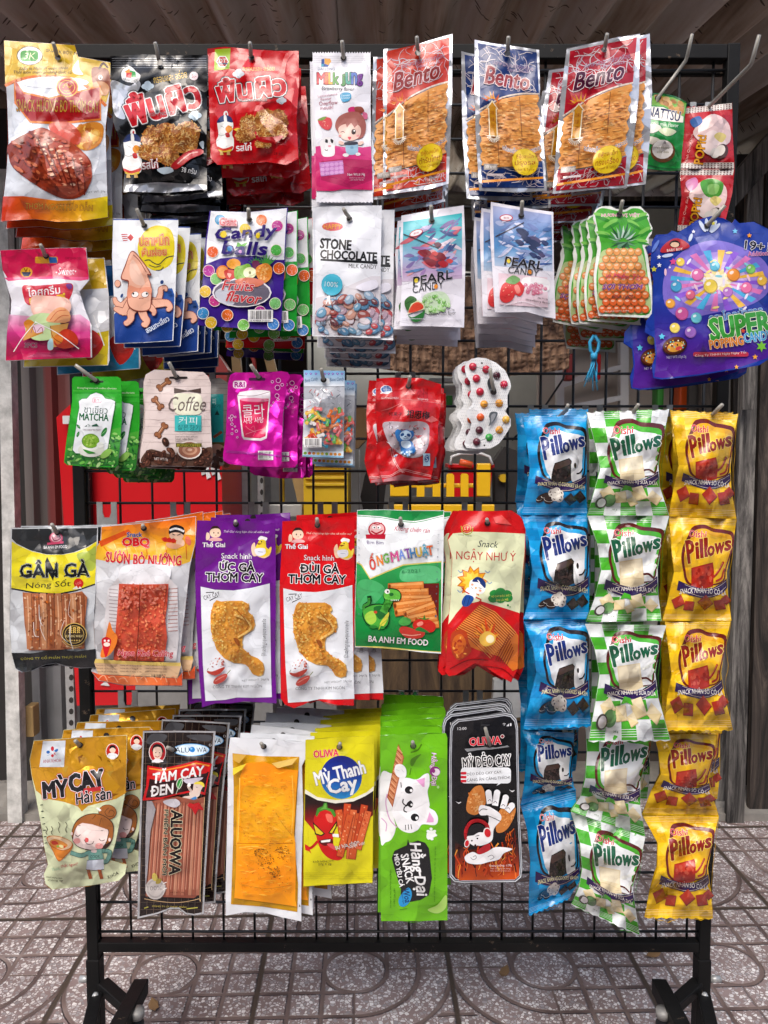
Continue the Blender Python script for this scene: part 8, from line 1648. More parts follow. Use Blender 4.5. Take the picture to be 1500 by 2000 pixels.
# yellow noodle stick packet
o = [(752, 405), (1000, 385), (1320, 370), (1325, 700), (1312, 1100), (1308, 1590), (1000, 1605), (735, 1622), (735, 1200), (745, 800)]
p = Pk(zz(W4, *o), .99, (663, 1459), bulge=.007, seal=(.07, .09), wr=.0014, seed=77, back='#c4b820', mat='matte_film', base='#d9d01e')
p.z(*W4)
p.T('OLIWA', 922, 517, 205, 58, '#d83048', -4, bold=.05, oc='#f0e4dc', ow=.025, oc2='#c02a3a')
p.E(1048, 715, 172, 180, vgrad(1475, 1560, '#1a1f6e', '#1c2f8a', '#1a3c98', '#1f6cb8', '#2a8ccc'), 0, 32)
p.T('Mỳ Thanh', 1038, 688, 425, 155, '#eef0f2', -14, bold=.05, oc='#22307a', ow=.02); p.T('Cay', 1060, 795, 240, 150, '#eef0f2', -10, bold=.06, oc='#22307a', ow=.02)
p.P('#e8e6d8', (748, 815), (850, 880), (1000, 905), (1150, 890), (1260, 840), (1318, 790), (1316, 830), (1250, 870), (1150, 918), (1000, 935), (850, 905), (747, 850))
p.P(vgrad(1552, 1640, '#1c1414', '#2a1414', '#7a1418', '#c01c1c', '#c82420'), (747, 850), (850, 905), (1000, 932), (1150, 916), (1250, 870), (1316, 828), (1313, 1030), (1260, 1070), (1100, 1080), (900, 1180), (830, 1170), (745, 1070))
p.B('#c81c1c', (820, 1060), (860, 1010), (930, 985), (1000, 1010), (1015, 1080), (985, 1200), (990, 1300), (1060, 1370), (1030, 1405), (950, 1390), (880, 1320), (840, 1200)); p.B('#e46a5a', (920, 1020), (970, 1030), (975, 1090), (935, 1080))
p.P('#3f8a2a', (905, 930), (930, 925), (935, 970), (985, 985), (1005, 1030), (990, 1050), (960, 1000), (915, 985), (870, 1000), (845, 1045), (835, 1030), (850, 975), (895, 955)); p.P('#6aae44', (912, 935), (924, 932), (925, 975), (960, 985), (915, 978), (870, 985), (900, 962))
p.P('#141010', (812, 1085), (915, 1185), (885, 1205), (830, 1190)); p.P('#e2ca2a', (820, 1105), (902, 1182), (880, 1195), (838, 1180)); p.P('#141010', (1015, 1070), (940, 1180), (975, 1190), (1010, 1130)); p.P('#e2ca2a', (1008, 1095), (952, 1175), (972, 1180), (1000, 1130)); p.B('#5a0e10', (870, 1240), (960, 1225), (980, 1260), (920, 1285), (880, 1270)); p.P('#f2f0ee', (878, 1242), (960, 1230), (955, 1252), (885, 1258)); p.P('#f2f0ee', (975, 1185), (1060, 1188), (1060, 1215), (978, 1210)); p.B('#d8505a', (930, 1270), (980, 1270), (1000, 1320), (960, 1300))
p.L('#c81c1c', 22, (850, 1250), (800, 1300), (760, 1300)); p.P('#c81c1c', (745, 1270), (775, 1285), (800, 1350), (780, 1330), (750, 1320))
for i, (a, b, c, d) in enumerate(((1030, 1000, 1060, 1200), (1100, 950, 1070, 1300), (1150, 1000, 1120, 1380), (1195, 1030, 1140, 1380), (1240, 960, 1180, 1250), (1270, 1010, 1190, 1300), (1120, 1040, 1040, 1360))):
    p.L('#8a2a14', 62, (a, b), (c, d), smooth=False); p.L(('#d05a2c', '#c84a24', '#d8683a')[i % 3], 54, (a, b), (c, d), smooth=False); rr = random.Random(i)
    for k in range(16): t = rr.random(); p.E(a + (c - a) * t + rr.uniform(-20, 20), b + (d - b) * t, rr.uniform(5, 11), rr.uniform(4, 8), rr.choice(['#e08a5a', '#b83a1c', '#e8a074']), 60, 7)
p.T('Sự lựa chọn', 1098, 1280, 205, 40, '#f0eee6', -16, bold=.02, oc='#4a1a14', ow=.02); p.T('tuyệt vời!', 1175, 1280, 140, 34, '#f0eee6', -14, bold=.02, oc='#4a1a14', ow=.02); p.T('Khối lượng tịnh:', 902, 1412, 175, 26, '#2a2818', -4); p.T('27g ± 2g', 912, 1438, 110, 24, '#2a2818', -3)
for k in range(4): p.R(738, 1508 + k * 16, 1308, 1511 + k * 16, '#b8ae1a')
reg(p, 'snack_packet', 'bright yellow spicy noodle stick packet with a red chilli face and blue disc', 'snack packet', 'yellow chilli noodle packet', (664, 1452), [(.003, .002, -.4, -1), (.007, .004, .3, -1), (.009, .004, -.3, 0), (.013, .006, .5, 0), (.016, .008, -.3, 0), (.019, .010, .4, 0)], .022, 'yellow chilli noodle packets')

# lime green cat packet
o = [(95, 405), (350, 390), (628, 385), (640, 420), (638, 900), (640, 1400), (642, 1905), (400, 1912), (100, 1912), (98, 1400), (95, 900)]
p = Pk(zz(W5, *o), .99, (807, 1457), bulge=.006, seal=(.07, .06), wr=.0016, seed=79, back='#5aa81c', mat='film', base='#6cb81c')
p.z(*W5)
p.L('#4a7a14', 12, (345, 540), (400, 520), (430, 475)); p.B('#4f8416', (340, 640), (350, 590), (428, 552), (390, 600), (360, 650)); p.L('#4a7a14', 9, (335, 720), (345, 670))
p.T('Hằng', 530, 610, 135, 62, '#f4e4f0', 92, bold=.03, oc='#8a2a7a', ow=.04, shear=.15); p.T('Đại', 527, 770, 75, 56, '#f4e4f0', 92, bold=.03, oc='#8a2a7a', ow=.04); p.E(540, 695, 44, 42, '#8a2a7a'); p.E(548, 700, 32, 30, '#f0e4ee'); p.E(528, 690, 14, 18, '#8a2a7a'); p.E(565, 822, 10, 12, '#a8d880')
p.B('#eef0ee', (95, 740), (180, 710), (260, 760), (200, 1000), (220, 1150), (190, 1240), (140, 1270), (97, 1255)); p.B('#f2f2f4', (190, 760), (300, 745), (390, 760), (450, 720), (490, 716), (495, 800), (480, 860), (496, 960), (495, 990), (540, 1020), (565, 1080), (540, 1130), (440, 1125), (400, 1170), (330, 1195), (250, 1160), (210, 1080), (175, 960)); p.P('#e0a0cc', (385, 765), (458, 745), (455, 820), (440, 820)); p.P('#e0a0cc', (495, 1025), (530, 1080), (528, 1108), (470, 1110)); p.L('#d8a0cc', 9, (150, 880), (140, 960), (170, 1080), (230, 1150)); p.L('#d8a0cc', 8, (105, 1075), (145, 1120), (140, 1180))
p.E(328, 845, 34, 31, '#1c1c1e'); p.E(346, 850, 12, 13, '#f4f4f4', 0, 10); p.E(376, 1068, 34, 31, '#1c1c1e'); p.E(392, 1074, 12, 13, '#f4f4f4', 0, 10); p.B('#1c1c1e', (310, 960), (340, 930), (362, 960), (345, 990)); p.E(350, 965, 9, 10, '#f0f0f0', 0, 8); p.L('#1c1c1e', 9, (282, 920), (278, 950), (300, 970), (315, 962)); p.L('#1c1c1e', 9, (318, 970), (292, 985), (288, 1015), (310, 1025)); p.L('#1c1c1e', 7, (262, 785), (266, 824)); 
for k in range(3): p.L('#1c1c1e', 6, (300 + k * 22, 1130 - k * 2), (302 + k * 24, 1170 - k * 4))
p.P('#a85028', (240, 470), (288, 580), (195, 985), (150, 905)); p.P('#d0855a', (240, 482), (282, 580), (192, 972), (158, 905))
for k in range(9): p.L('#8a3c1c', 6, (232 - k * 9, 520 + k * 46), (270 - k * 9, 560 + k * 46)); p.L('#e8b48a', 5, (236 - k * 9, 500 + k * 46), (274 - k * 9, 545 + k * 46))
p.B('#f2f2f4', (210, 690), (225, 640), (275, 640), (305, 680), (300, 740), (240, 740)); p.L('#c8c8cc', 4, (225, 680), (250, 690)); p.L('#c8c8cc', 4, (270, 680), (285, 700))
p.B('#eef2ec', (480, 1190), (500, 1200), (510, 1235), (485, 1250), (470, 1225)); p.E(510, 1205, 38, 32, '#eef2ec'); 
for x, y in ((508, 1162), (536, 1180), (544, 1214), (515, 1245), (484, 1180)): p.E(x, y, 14, 11, '#eef2ec', 0, 9)
p.P('#202022', (320, 1245), (330, 1280), (400, 1256), (460, 1275), (490, 1320), (515, 1560), (490, 1700), (420, 1740), (300, 1762), (260, 1740), (262, 1650), (215, 1500), (188, 1400), (210, 1340), (310, 1295))
p.T('Hằng Đại', 408, 1490, 440, 140, '#f2f2f2', 82, bold=.05, shear=.2); p.T('SNACK', 315, 1485, 240, 64, '#f2f2f2', 78, bold=.04); p.T('MÈO YÊU CÁ', 250, 1500, 270, 44, '#f2f2f2', 80, bold=.04)
p.B('#2a96d4', (250, 1780), (250, 1720), (320, 1640), (352, 1690), (330, 1760), (285, 1795)); p.T('Woa', 312, 1705, 110, 50, '#12306a', 80, bold=.03, shear=.2); p.T('Thơm ngon', 278, 1730, 90, 20, '#123a6a', 80)
p.T('NET WT: 20g ± 2', 208, 1720, 145, 18, '#2a5a10', 90); p.T('Hằng Đại cùng bạn chia sẻ niềm vui', 180, 1650, 310, 18, '#2a5a10', 90); p.T('sản phẩm đạt tiêu chuẩn vệ sinh an toàn thực phẩm', 540, 1530, 450, 15, '#2f6a14', 91); p.L('#4a8018', 6, (255, 1820), (310, 1810)); p.B('#b4e070', (480, 1820), (560, 1780), (630, 1700), (630, 1800), (560, 1850))
reg(p, 'snack_packet', 'lime green fish snack packet with a white cat printed sideways', 'snack packet', 'lime green cat packet', (806, 1449), [(-.001, .006, .6, -1), (.002, .010, -.6, 0), (.0, .012, .4, 1), (.004, .016, -.8, 0), (.001, .020, .6, 0), (.006, .026, 3, 0)], .022, 'lime green cat packets')

# phone shaped noodle packet
o = [(660, 345), (675, 300), (720, 265), (800, 258), (1000, 232), (1120, 215), (1170, 225), (1205, 265), (1218, 330), (1225, 700), (1235, 1100), (1255, 1480), (1245, 1560), (1200, 1598), (1000, 1600), (760, 1605), (690, 1595), (655, 1555), (655, 1300), (655, 900), (652, 600)]
p = Pk(zz(W5, *o), .99, (956, 1455), bulge=.005, seal=(.04, .04), wr=.0012, seed=81, back='#9a9ca0', mat='film', base='#3a3c40', quad=zz(W5, (655, 280), (1210, 220), (1255, 1590), (655, 1600)))
p.z(*W5)
def sc(f, c):
    cx, cy = 945, 930; p.P(c, *[(cx + (x - cx) * f, cy + (y - cy) * (1 - (1 - f) * .5)) for x, y in o])
sc(.985, '#c8ccd2'); sc(.965, '#46484c'); sc(.945, '#b8bcc4'); sc(.925, '#16161a')
p.P('#121214', (700, 400), (1195, 400), (1222, 1440), (1225, 1540), (1190, 1575), (740, 1582), (705, 1550), (700, 1300))
p.P(vgrad(1640, 1722, '#1a1414', '#4a1a10', '#8a2a10', '#b8400f', '#c8521a'), (702, 1260), (800, 1330), (1000, 1330), (1100, 1280), (1180, 1100), (1212, 1080), (1222, 1440), (1224, 1540), (1190, 1574), (740, 1581), (706, 1550))
r = random.Random(9)
for k in range(60):
    x, y = r.uniform(715, 1200), r.uniform(1380, 1560); p.L(r.choice(['#e8702a', '#f0a040', '#d8481a', '#7a1c0a', '#a8300e', '#3a120c']), r.uniform(5, 14), (x, y), (x + r.uniform(-30, 30), y - r.uniform(20, 70)), (x + r.uniform(-20, 20), y - r.uniform(60, 130)))
for k in range(16): x, y = r.uniform(1110, 1200), r.uniform(1130, 1400); p.L(r.choice(['#a8380f', '#d8641c', '#6a1a0a']), r.uniform(4, 10), (x, y), (x + r.uniform(-20, 20), y - 40), (x + r.uniform(-14, 14), y - 80))
p.T('12:00', 760, 346, 72, 22, '#e8e8ea', -2, bold=.02); p.R(915, 310, 985, 324, '#2c2c30', 6); p.P('#d8d8dc', (1120, 326), (1142, 304), (1142, 326)); p.R(1150, 302, 1162, 325, '#e0e0e4', 3); p.L('#d8d8dc', 4, (1092, 308), (1103, 303), (1114, 308)); p.E(1103, 316, 5, 5, '#d8d8dc', 0, 6)
p.T('OLIWA', 948, 447, 255, 62, '#d02034', -3, bold=.07, oc='#f0e6e4', ow=.03); p.E(1088, 409, 16, 16, '#e8dcdc'); p.E(1088, 409, 12, 12, '#7a1a24')
p.P('#a8aaaem', (780, 510), (850, 505), (950, 495), (1040, 500), (1130, 482), (1145, 495), (1000, 515), (900, 520), (830, 530), (800, 535))
p.T('MỲ DẺO CAY', 960, 600, 390, 120, '#141416', -5, bold=.03, oc='#f2f2f2', ow=.11)
p.R(750, 662, 1158, 792, '#ecf0f4', 30); p.P('#ecf0f4', (1065, 780), (1040, 812), (1095, 782)); 
for k in range(3): p.R(750, 698 + k * 32, 796, 720 + k * 32, '#d02034', 8)
p.T('DẺO DẺO CAY CAY,', 942, 706, 285, 32, '#26282c', -4); p.T('CÀNG ĂN CÀNG THÍCH!', 974, 750, 352, 32, '#26282c', -4)
p.B('#d0803a', (800, 1020), (805, 920), (850, 830), (915, 810), (945, 870), (950, 960), (880, 1045)); p.scat(70, (868, 930, 58, 90), ['#e8a05a', '#c8722a', '#d88a42', '#e8b070'], (8, 18), 4, asp=.5); p.B('#d0803a', (1050, 1040), (1120, 960), (1190, 975), (1185, 1060), (1120, 1170), (1040, 1185)); p.scat(60, (1120, 1070, 55, 85), ['#e8a05a', '#c8722a', '#d88a42'], (8, 16), 5, asp=.5)
w = '#f0f0f2'; bl_ = '#1a1a1c'
p.B(w, (895, 1010), (910, 970), (960, 975), (1000, 990), (1070, 1040), (1075, 1090), (1020, 1160), (1000, 1260), (900, 1300), (880, 1260), (960, 1160), (975, 1060), (910, 1050)); 
for a, b, c, d in ((975, 870, 985, 945), (1045, 870, 1030, 960), (1115, 910, 1095, 985), (1165, 975, 1135, 1010)): p.L(bl_, 58, (a, b), (c, d), smooth=False); p.E(a, b - 4, 29, 28, bl_); p.L(w, 50, (a, b), (c, d), smooth=False); p.E(a, b - 4, 25, 24, w); p.L(bl_, 4, (c - 14, d - 10), (c, d - 22), (c + 14, d - 8))
p.L(bl_, 5, (900, 1020), (925, 1000), (965, 1005)); p.L(bl_, 5, (960, 1050), (1020, 1075), (1070, 1100))
p.L('#c8202a', 28, (800, 1260), (790, 1180), (830, 1110), (900, 1095), (960, 1130), (975, 1180)); p.B('#16161a', (800, 1220), (830, 1140), (900, 1120), (955, 1160), (900, 1190), (850, 1215)); p.B(w, (800, 1225), (850, 1215), (900, 1190), (950, 1200), (955, 1250), (900, 1290), (860, 1300), (815, 1270)); p.E(966, 1195, 34, 44, '#f0e4e4', -10); p.E(968, 1195, 26, 36, '#c8202a', -10); p.E(800, 1280, 22, 34, '#f0e4e4', 10); p.E(800, 1280, 16, 26, '#c8202a', 10); p.E(840, 1258, 7, 7, bl_); p.E(885, 1240, 7, 7, bl_); p.E(868, 1298, 9, 12, '#3a1a1a'); p.L(bl_, 5, (870, 1222), (900, 1214))
p.B('#b8202a', (880, 1350), (920, 1310), (980, 1280), (990, 1330), (950, 1370), (900, 1370)); p.B(w, (780, 1400), (800, 1370), (850, 1350), (900, 1370), (960, 1350), (1040, 1310), (1170, 1325), (1100, 1360), (1060, 1410), (980, 1430), (900, 1450), (810, 1440)); p.L('#8a8a90', 5, (850, 1390), (870, 1380), (875, 1400), (850, 1412), (830, 1395)); p.L('#8a8a90', 5, (970, 1390), (1000, 1375), (1020, 1395), (990, 1412))
for x, y in ((730, 945), (1165, 850)): p.B('#d8d8dc', (x - 22, y - 8), (x, y + 2), (x + 24, y - 4), (x + 4, y + 12))
p.T('Trọng lượng: ±28g', 1072, 1462, 185, 22, '#f0e0d8', -2, bold=.01); p.T('Hạn sử dụng: 06 tháng', 1072, 1486, 160, 14, '#f0c8b8'); p.T('Bảo quản nơi khô ráo', 1072, 1504, 160, 12, '#f0c8b8')
reg(p, 'noodle_packet', 'black smartphone shaped noodle packet with flames, headphones figure and a silver rim', 'snack packet', 'black phone shaped noodle packet', (948, 1422), [(-.008, .004, 1, 1), (-.004, .007, 1.6, 0), (.002, .010, 1.4, 0)], .018, 'phone shaped noodle packets')

# ------------------------------------------------------------------ strips of pillow shaped snack sachets
def sachet(kind, L, Rt, Y, hole, seed, last=False, first=False):
    """one sachet of a strip; L and R are its left and right edges (top to bottom)"""
    base = {'b': '#18a0e2', 'g': '#e4e9ea', 'y': '#f6c81e'}[kind]; alt = {'b': '#1188ca', 'g': '#4aae2c', 'y': '#e0b016'}[kind]
    o = list(L[:1]) + list(Rt) + list(reversed(L[1:]))
    q = (L[0], Rt[0], Rt[-1], L[-1])
    if last:
        n = 16; bl = [(Rt[-1][0] + (L[-1][0] - Rt[-1][0]) * i / n, Rt[-1][1] + (L[-1][1] - Rt[-1][1]) * i / n + (3 if i % 2 else 0)) for i in range(1, n)]
        o = list(L[:1]) + list(Rt) + bl + list(reversed(L[1:]))
    if first:
        n = 16; tl_ = [(L[0][0] + (Rt[0][0] - L[0][0]) * i / n, L[0][1] + (Rt[0][1] - L[0][1]) * i / n + (3 if i % 2 else 0)) for i in range(1, n)]
        o = list(L[:1]) + tl_ + list(Rt) + o[len(L[:1]) + len(Rt):]
    p = Pk(o, Y, hole, cell=10, bulge=.019 + .006 * random.Random(seed).random(), seal=(.09, .09), side=.0, wr=.0062, wave=.004, seed=seed, back=alt, mat='foil', base=base, quad=q)
    def edge(E_, v):
        n = len(E_) - 1; t = max(0, min(.9999, v)) * n; i = int(t); f = t - i
        return E_[i][0] + (E_[i + 1][0] - E_[i][0]) * f, E_[i][1] + (E_[i + 1][1] - E_[i][1]) * f
    def w(x, y):    # drawing sheet: 0..150 across, 0..200 down
        u, v = x / 150, y / 200; a, b = edge(L, v), edge(Rt, v)
        return a[0] + (b[0] - a[0]) * u, a[1] + (b[1] - a[1]) * u
    p.warp = w
    for j in range(8):
        for i in range(5):
            if (i + j) % 2 == 0 or (kind == 'y' and j in (2, 3, 4) and i in (1, 2, 3)):
                continue
            c = alt
            if kind == 'y' and (i * 3 + j) % 4 == 0: c = '#7a9a1c'
            p.R(i * 30 + .5, j * 25 + .5, i * 30 + 29.5, j * 25 + 24.5, c)
    for y0 in (2, 186): 
        for k in range(4): p.R(1, y0 + k * 3, 149, y0 + k * 3 + .7, mixc(base, '#ffffff', .28))
    p.warp = lambda x, y: w((x - 90) * 1.07 + 90, (y - 18) * 1.05)
    dk = {'b': '#20181c', 'g': '#5a1c1a', 'y': '#6a1c16'}[kind]; inner = {'b': '#2a9cd4', 'g': '#4aae2c', 'y': '#e0a414'}[kind]; pan = {'b': '#e8eaee', 'g': '#e6e9ea', 'y': '#eab824'}[kind]
    sh = [(38, 128), (28, 100), (30, 76), (44, 52), (56, 34), (80, 30), (100, 36), (124, 38), (144, 44), (147, 70), (144, 100), (138, 130), (100, 140), (60, 140)]
    S = lambda f, dx=0, dy=0: [(90 + dx + (x - 90) * f, 88 + dy + (y - 88) * f) for x, y in sh]
    p.B(dk, *S(1.0)); p.B(inner, *S(.91, 1, 2)); p.B(pan, *S(.80, 2, 4))
    if kind != 'y': p.P(pan, (44, 100), (136, 90), (134, 134), (60, 138))
    tc = {'b': '#1a2f78', 'g': '#1d5c40', 'y': '#8a2014'}[kind]; to = {'b': '#e8eaf0', 'g': '#e6ece8', 'y': '#f0cc5a'}[kind]
    p.T('Oishi', 66, 47, 38, 12, '#c8202c', 2, bold=.06, oc='#f4ecec', ow=.04)
    x0 = 48
    for ch, cx, cy, ww, hh in (('P', 50, 78, 16, 38), ('i', 66, 76, 5.5, 27), ('l', 76, 72, 5, 31), ('l', 86, 70, 5, 31), ('o', 98, 76, 15, 17), ('w', 117, 71, 21, 18), ('s', 135, 66, 13, 17)):
        p.T(ch, cx, cy, ww, hh, tc, -8, bold=.13, oc=to, ow=.08)
    if kind == 'b':
        p.B('#e8e8ea', (112, 100), (124, 96), (132, 108), (128, 140), (112, 136)); p.P('#241c1a', (62, 116), (68, 104), (104, 95), (110, 100), (108, 108), (112, 138), (90, 146), (60, 140)); p.P('#4a3630', (64, 114), (69, 105), (103, 97), (108, 101), (106, 106), (68, 117)); p.scat(26, [(64, 118), (108, 108), (110, 138), (64, 138)], ['#3a2c28', '#181210', '#443430'], (1.5, 4), seed); p.E(118, 108, 3, 5, '#241c1a'); p.L('#241c1a', 3, (122, 124), (130, 122), (136, 114)); p.B('#f0f0f0', (108, 106), (116, 112), (114, 132), (122, 142), (110, 138))
    elif kind == 'g':
        p.P('#e2d2ac', (52, 98), (106, 92), (110, 112), (114, 138), (90, 146), (58, 140)); p.P('#eadfc2', (54, 100), (104, 94), (108, 118), (58, 124)); p.L('#d0bc90', 1, (60, 130), (80, 128), (108, 130)); p.L('#eceee8', 6, (114, 104), (128, 98), (140, 88)); p.L('#eceee8', 7, (116, 124), (130, 120), (140, 106)); p.L('#5a1c1a', 4, (112, 122), (124, 122), (134, 128))
    else:
        p.P('#a8281a', (52, 106), (106, 96), (112, 112), (110, 140), (84, 146), (56, 140)); p.P('#b83a28', (55, 108), (104, 99), (108, 116), (60, 126)); p.scat(20, [(58, 112), (104, 102), (106, 138), (62, 138)], ['#942014', '#c0503a'], (2, 5), seed); p.L('#b0301f', 5, (112, 122), (124, 112), (132, 96)); p.L('#b0301f', 4, (118, 130), (132, 124), (138, 108)); p.L('#d0705a', 1.6, (114, 119), (124, 109), (131, 97))
    rb = '#2c1a4e'
    p.P(rb, (22, 129), (50, 138), (84, 145), (110, 143), (134, 133), (145, 125), (145, 143), (134, 153), (110, 161), (84, 163), (54, 157), (34, 150), (22, 147))
    p.L('#c8b8a8', .9, (40, 137), (84, 148.5), (118, 143), (142, 131)); p.L('#c8b8a8', .9, (40, 148), (84, 160), (118, 156), (142, 141))
    tt = {'b': 'SNACK NHÂN VỊ COOKIES VÀ KEM', 'g': 'SNACK NHÂN VỊ SỮA DỪA', 'y': 'SNACK NHÂN SÔ CÔ LA'}[kind]
    p.T(tt, 86, 149, 112, 12.5, '#ece8b0' if kind == 'b' else '#f0ece4', 2, bold=.045, arc=4)
    if kind == 'b':
        for x, y, a in ((42, 178, -25), (52, 174, -10), (60, 181, 5)): p.E(x, y, 11, 7, '#241814', a); p.E(x, y - 1.5, 10.6, 4, '#e8e4dc', a); p.E(x, y - 3, 10, 5, '#34241e', a)
        for x, y in ((66, 166), (76, 162), (84, 168), (74, 174), (84, 176)): p.E(x, y, 9, 8, '#e6e0d6'); p.scat(5, (x, y, 6, 5), ['#3a2c28', '#584844'], (1, 1.8), int(x))
        for x, y, a in ((108, 178, 10), (130, 172, 60)): p.P('#2a2220', (x - 14, y), (x + 2, y - 14), (x + 15, y + 2), (x, y + 13)); p.P('#3a302c', (x - 10, y), (x + 2, y - 11), (x + 10, y + 1), (x, y + 6))
    elif kind == 'g':
        for x, y, s_, a in ((34, 168, 17, 10), (62, 176, 15, 40), (98, 170, 19, 30), (128, 178, 15, 0), (84, 184, 11, 20)):
            a = math.radians(a); pts = [(x + s_ * math.cos(a + k * math.pi / 2), y + s_ * .85 * math.sin(a + k * math.pi / 2)) for k in range(4)]; p.P('#c8b080', *[(b[0] + .8, b[1] + 1) for b in pts]); p.P('#e2cf9e', *pts); p.P('#eadcb6', pts[0], pts[3], pts[2], (x, y))
        p.P('#4aae2c', (62, 166), (70, 154), (84, 158), (88, 168), (76, 164)); p.E(40, 182, 13, 11, '#4f7a4a'); p.E(42, 180, 10, 8, '#6a9a5c'); p.E(25, 186, 11, 10, '#4a4440'); p.E(26, 186, 8, 7.5, '#e8e6e8'); p.T('38 g', 52, 198, 9, 3, '#2a6a20')
    else:
        for x, y, s_, a in ((30, 170, 17, 15), (56, 178, 15, 50), (92, 172, 18, 5), (124, 176, 16, 35), (140, 166, 12, 10)):
            a = math.radians(a); pts = [(x + s_ * math.cos(a + k * math.pi / 2), y + s_ * .85 * math.sin(a + k * math.pi / 2)) for k in range(4)]; p.P('#6a1810', *[(b[0] + .8, b[1] + 1) for b in pts]); p.P('#a03020', *pts); p.P('#b04230', pts[0], pts[3], (x, y))
    return p
def strip(kind, label, cat, group, Y, hole, rows, seed, tip=None, name='snack_strip'):
    pr = unp(hole[0], hole[1], Y); root = empty(name, pr, label, cat, group)
    for i, (L, Rt) in enumerate(rows):
        m = sachet(kind, L, Rt, Y, hole, seed + i, last=i == len(rows) - 1, first=i == 0).build('sachet')
        m.parent = root; m.location = (0, 0, 0)
    if tip: HOOKS.append((pr, unp(tip[0], tip[1], Y - .018), label))
    return root
def zy(*pts): return zz(Y4, *pts)
Y5 = (990, 1180, 3.2609); Y6 = (990, 1450, 3.2609)
SC = 'snack strip'
blue = [(zy((95, 105), (128, 260), (148, 440), (128, 570), (92, 735)), zy((508, 98), (505, 270), (508, 440), (506, 590), (512, 735))),
        (zy((92, 737), (140, 900), (162, 1080), (145, 1250), (105, 1400)), zy((512, 737), (518, 900), (524, 1080), (525, 1250), (520, 1400))),
        (zz(Y5, (105, 110), (170, 280), (188, 440), (150, 600), (105, 790)), zz(Y5, (520, 80), (520, 280), (520, 440), (524, 600), (535, 775)))]
strip('b', 'bright blue strip of three pillow shaped snack sachets hanging at the front of its hook', SC, 'blue snack strips', 1.0, (1105, 803), blue, 101, (1109, 791))
green = [(zy((508, 80), (560, 280), (595, 440), (560, 570), (512, 740)), zy((1034, 60), (990, 270), (965, 420), (975, 560), (1034, 740))),
         (zy((512, 742), (575, 920), (600, 1090), (560, 1260), (505, 1420)), zy((1034, 742), (985, 920), (960, 1080), (965, 1250), (985, 1410))),
         (zz(Y5, (497, 125), (560, 290), (590, 450), (565, 620), (520, 872)), zz(Y5, (1015, 135), (970, 290), (945, 440), (965, 600), (1042, 865)))]
strip('g', 'green and white chequered strip of three snack sachets hanging at the front of its hook', SC, 'green snack strips', .99, (1236, 806), green, 111, (1247, 790))
yel = [(zy((1040, 65), (1070, 250), (1095, 420), (1062, 560), (1030, 745)), zy((1474, 90), (1440, 270), (1425, 430), (1430, 570), (1462, 760))),
       (zy((1032, 747), (1045, 920), (1065, 1100), (1030, 1260), (990, 1410)), zy((1462, 762), (1440, 930), (1400, 1100), (1410, 1260), (1430, 1410))),
       (zz(Y5, (1005, 110), (1030, 290), (1050, 450), (1020, 600), (1000, 800)), zz(Y5, (1425, 110), (1385, 290), (1365, 440), (1390, 590), (1440, 800)))]
strip('y', 'golden yellow strip of three snack sachets hanging at the front of the rightmost hook', SC, 'yellow snack strips', 1.0, (1392, 809), yel, 121, (1411, 790))
def ext(rows, dx):  # an upper pair of sachets hidden behind the front strip, to hang the lower ones from
    return rows
def bstrip(kind, label, group, Y, hole, low, seed):
    """longer strip behind the front one: three sachets hidden above the two that show below it"""
    (La, Ra), (Lb, Rb) = low
    h = La[-1][1] - La[0][1] if La[-1][1] > La[0][1] else 160
    hid = []
    top = hole[1] - 8; n = 3; y1 = La[0][1]; hh = (y1 - top) / n
    for k in range(n):
        xa0 = La[0][0] + (hole[0] - 62 - La[0][0]) * (1 - k / n) * .6; xb0 = Ra[0][0] + (hole[0] + 62 - Ra[0][0]) * (1 - k / n) * .6
        hid.append(([(xa0 + (6 if 0 < j < 4 else 0), top + k * hh + hh * j / 4) for j in range(5)], [(xb0 - (6 if 0 < j < 4 else 0), top + k * hh + hh * j / 4) for j in range(5)]))
    return strip(kind, label, SC, group, Y, hole, hid + list(low), seed)
bstrip('b', 'longer blue snack strip behind the front one, its lower two sachets showing below', 'blue snack strips', 1.06, (1105, 806),
       [(zz(Y6, (95, -80), (130, 20), (120, 150), (110, 280), (88, 400)), zz(Y6, (430, -60), (420, 60), (415, 200), (425, 280), (440, 300))),
        (zz(Y6, (88, 402), (130, 560), (150, 760), (140, 950), (140, 1100)), zz(Y6, (440, 302), (440, 540), (462, 760), (465, 880), (400, 990)))], 131)
bstrip('g', 'longer chequered snack strip behind the front one, its lower two sachets showing below', 'green snack strips', 1.05, (1236, 810),
       [(zz(Y6, (500, -110), (510, 60), (500, 230), (470, 340), (408, 440)), zz(Y6, (950, -120), (905, 60), (850, 250), (850, 400), (882, 600))),
        (zz(Y6, (408, 442), (465, 640), (480, 800), (460, 920), (412, 1030)), zz(Y6, (882, 602), (850, 760), (800, 920), (820, 1060), (846, 1228)))], 141)
bstrip('y', 'longer yellow snack strip behind the front one, its lower two sachets showing below', 'yellow snack strips', 1.06, (1392, 812),
       [(zz(Y6, (935, -60), (965, 60), (980, 200), (920, 310), (862, 460)), zz(Y6, (1335, -50), (1320, 80), (1285, 230), (1310, 340), (1350, 470))),
        (zz(Y6, (862, 462), (960, 640), (960, 800), (910, 940), (876, 1112)), zz(Y6, (1350, 472), (1310, 640), (1280, 800), (1300, 950), (1312, 1120)))], 151)
def side(kind, label, group, Y, hole, x0, w_, y0, y1, n, seed):
    rows = []; hh = (y1 - y0) / n
    for k in range(n):
        a = [(x0 + (5 if 0 < j < 4 else 0) + k * 2, y0 + k * hh + hh * j / 4) for j in range(5)]; rows.append((a, [(x + w_, y) for x, y in a]))
    return strip(kind, label, SC, group, Y, hole, rows, seed)
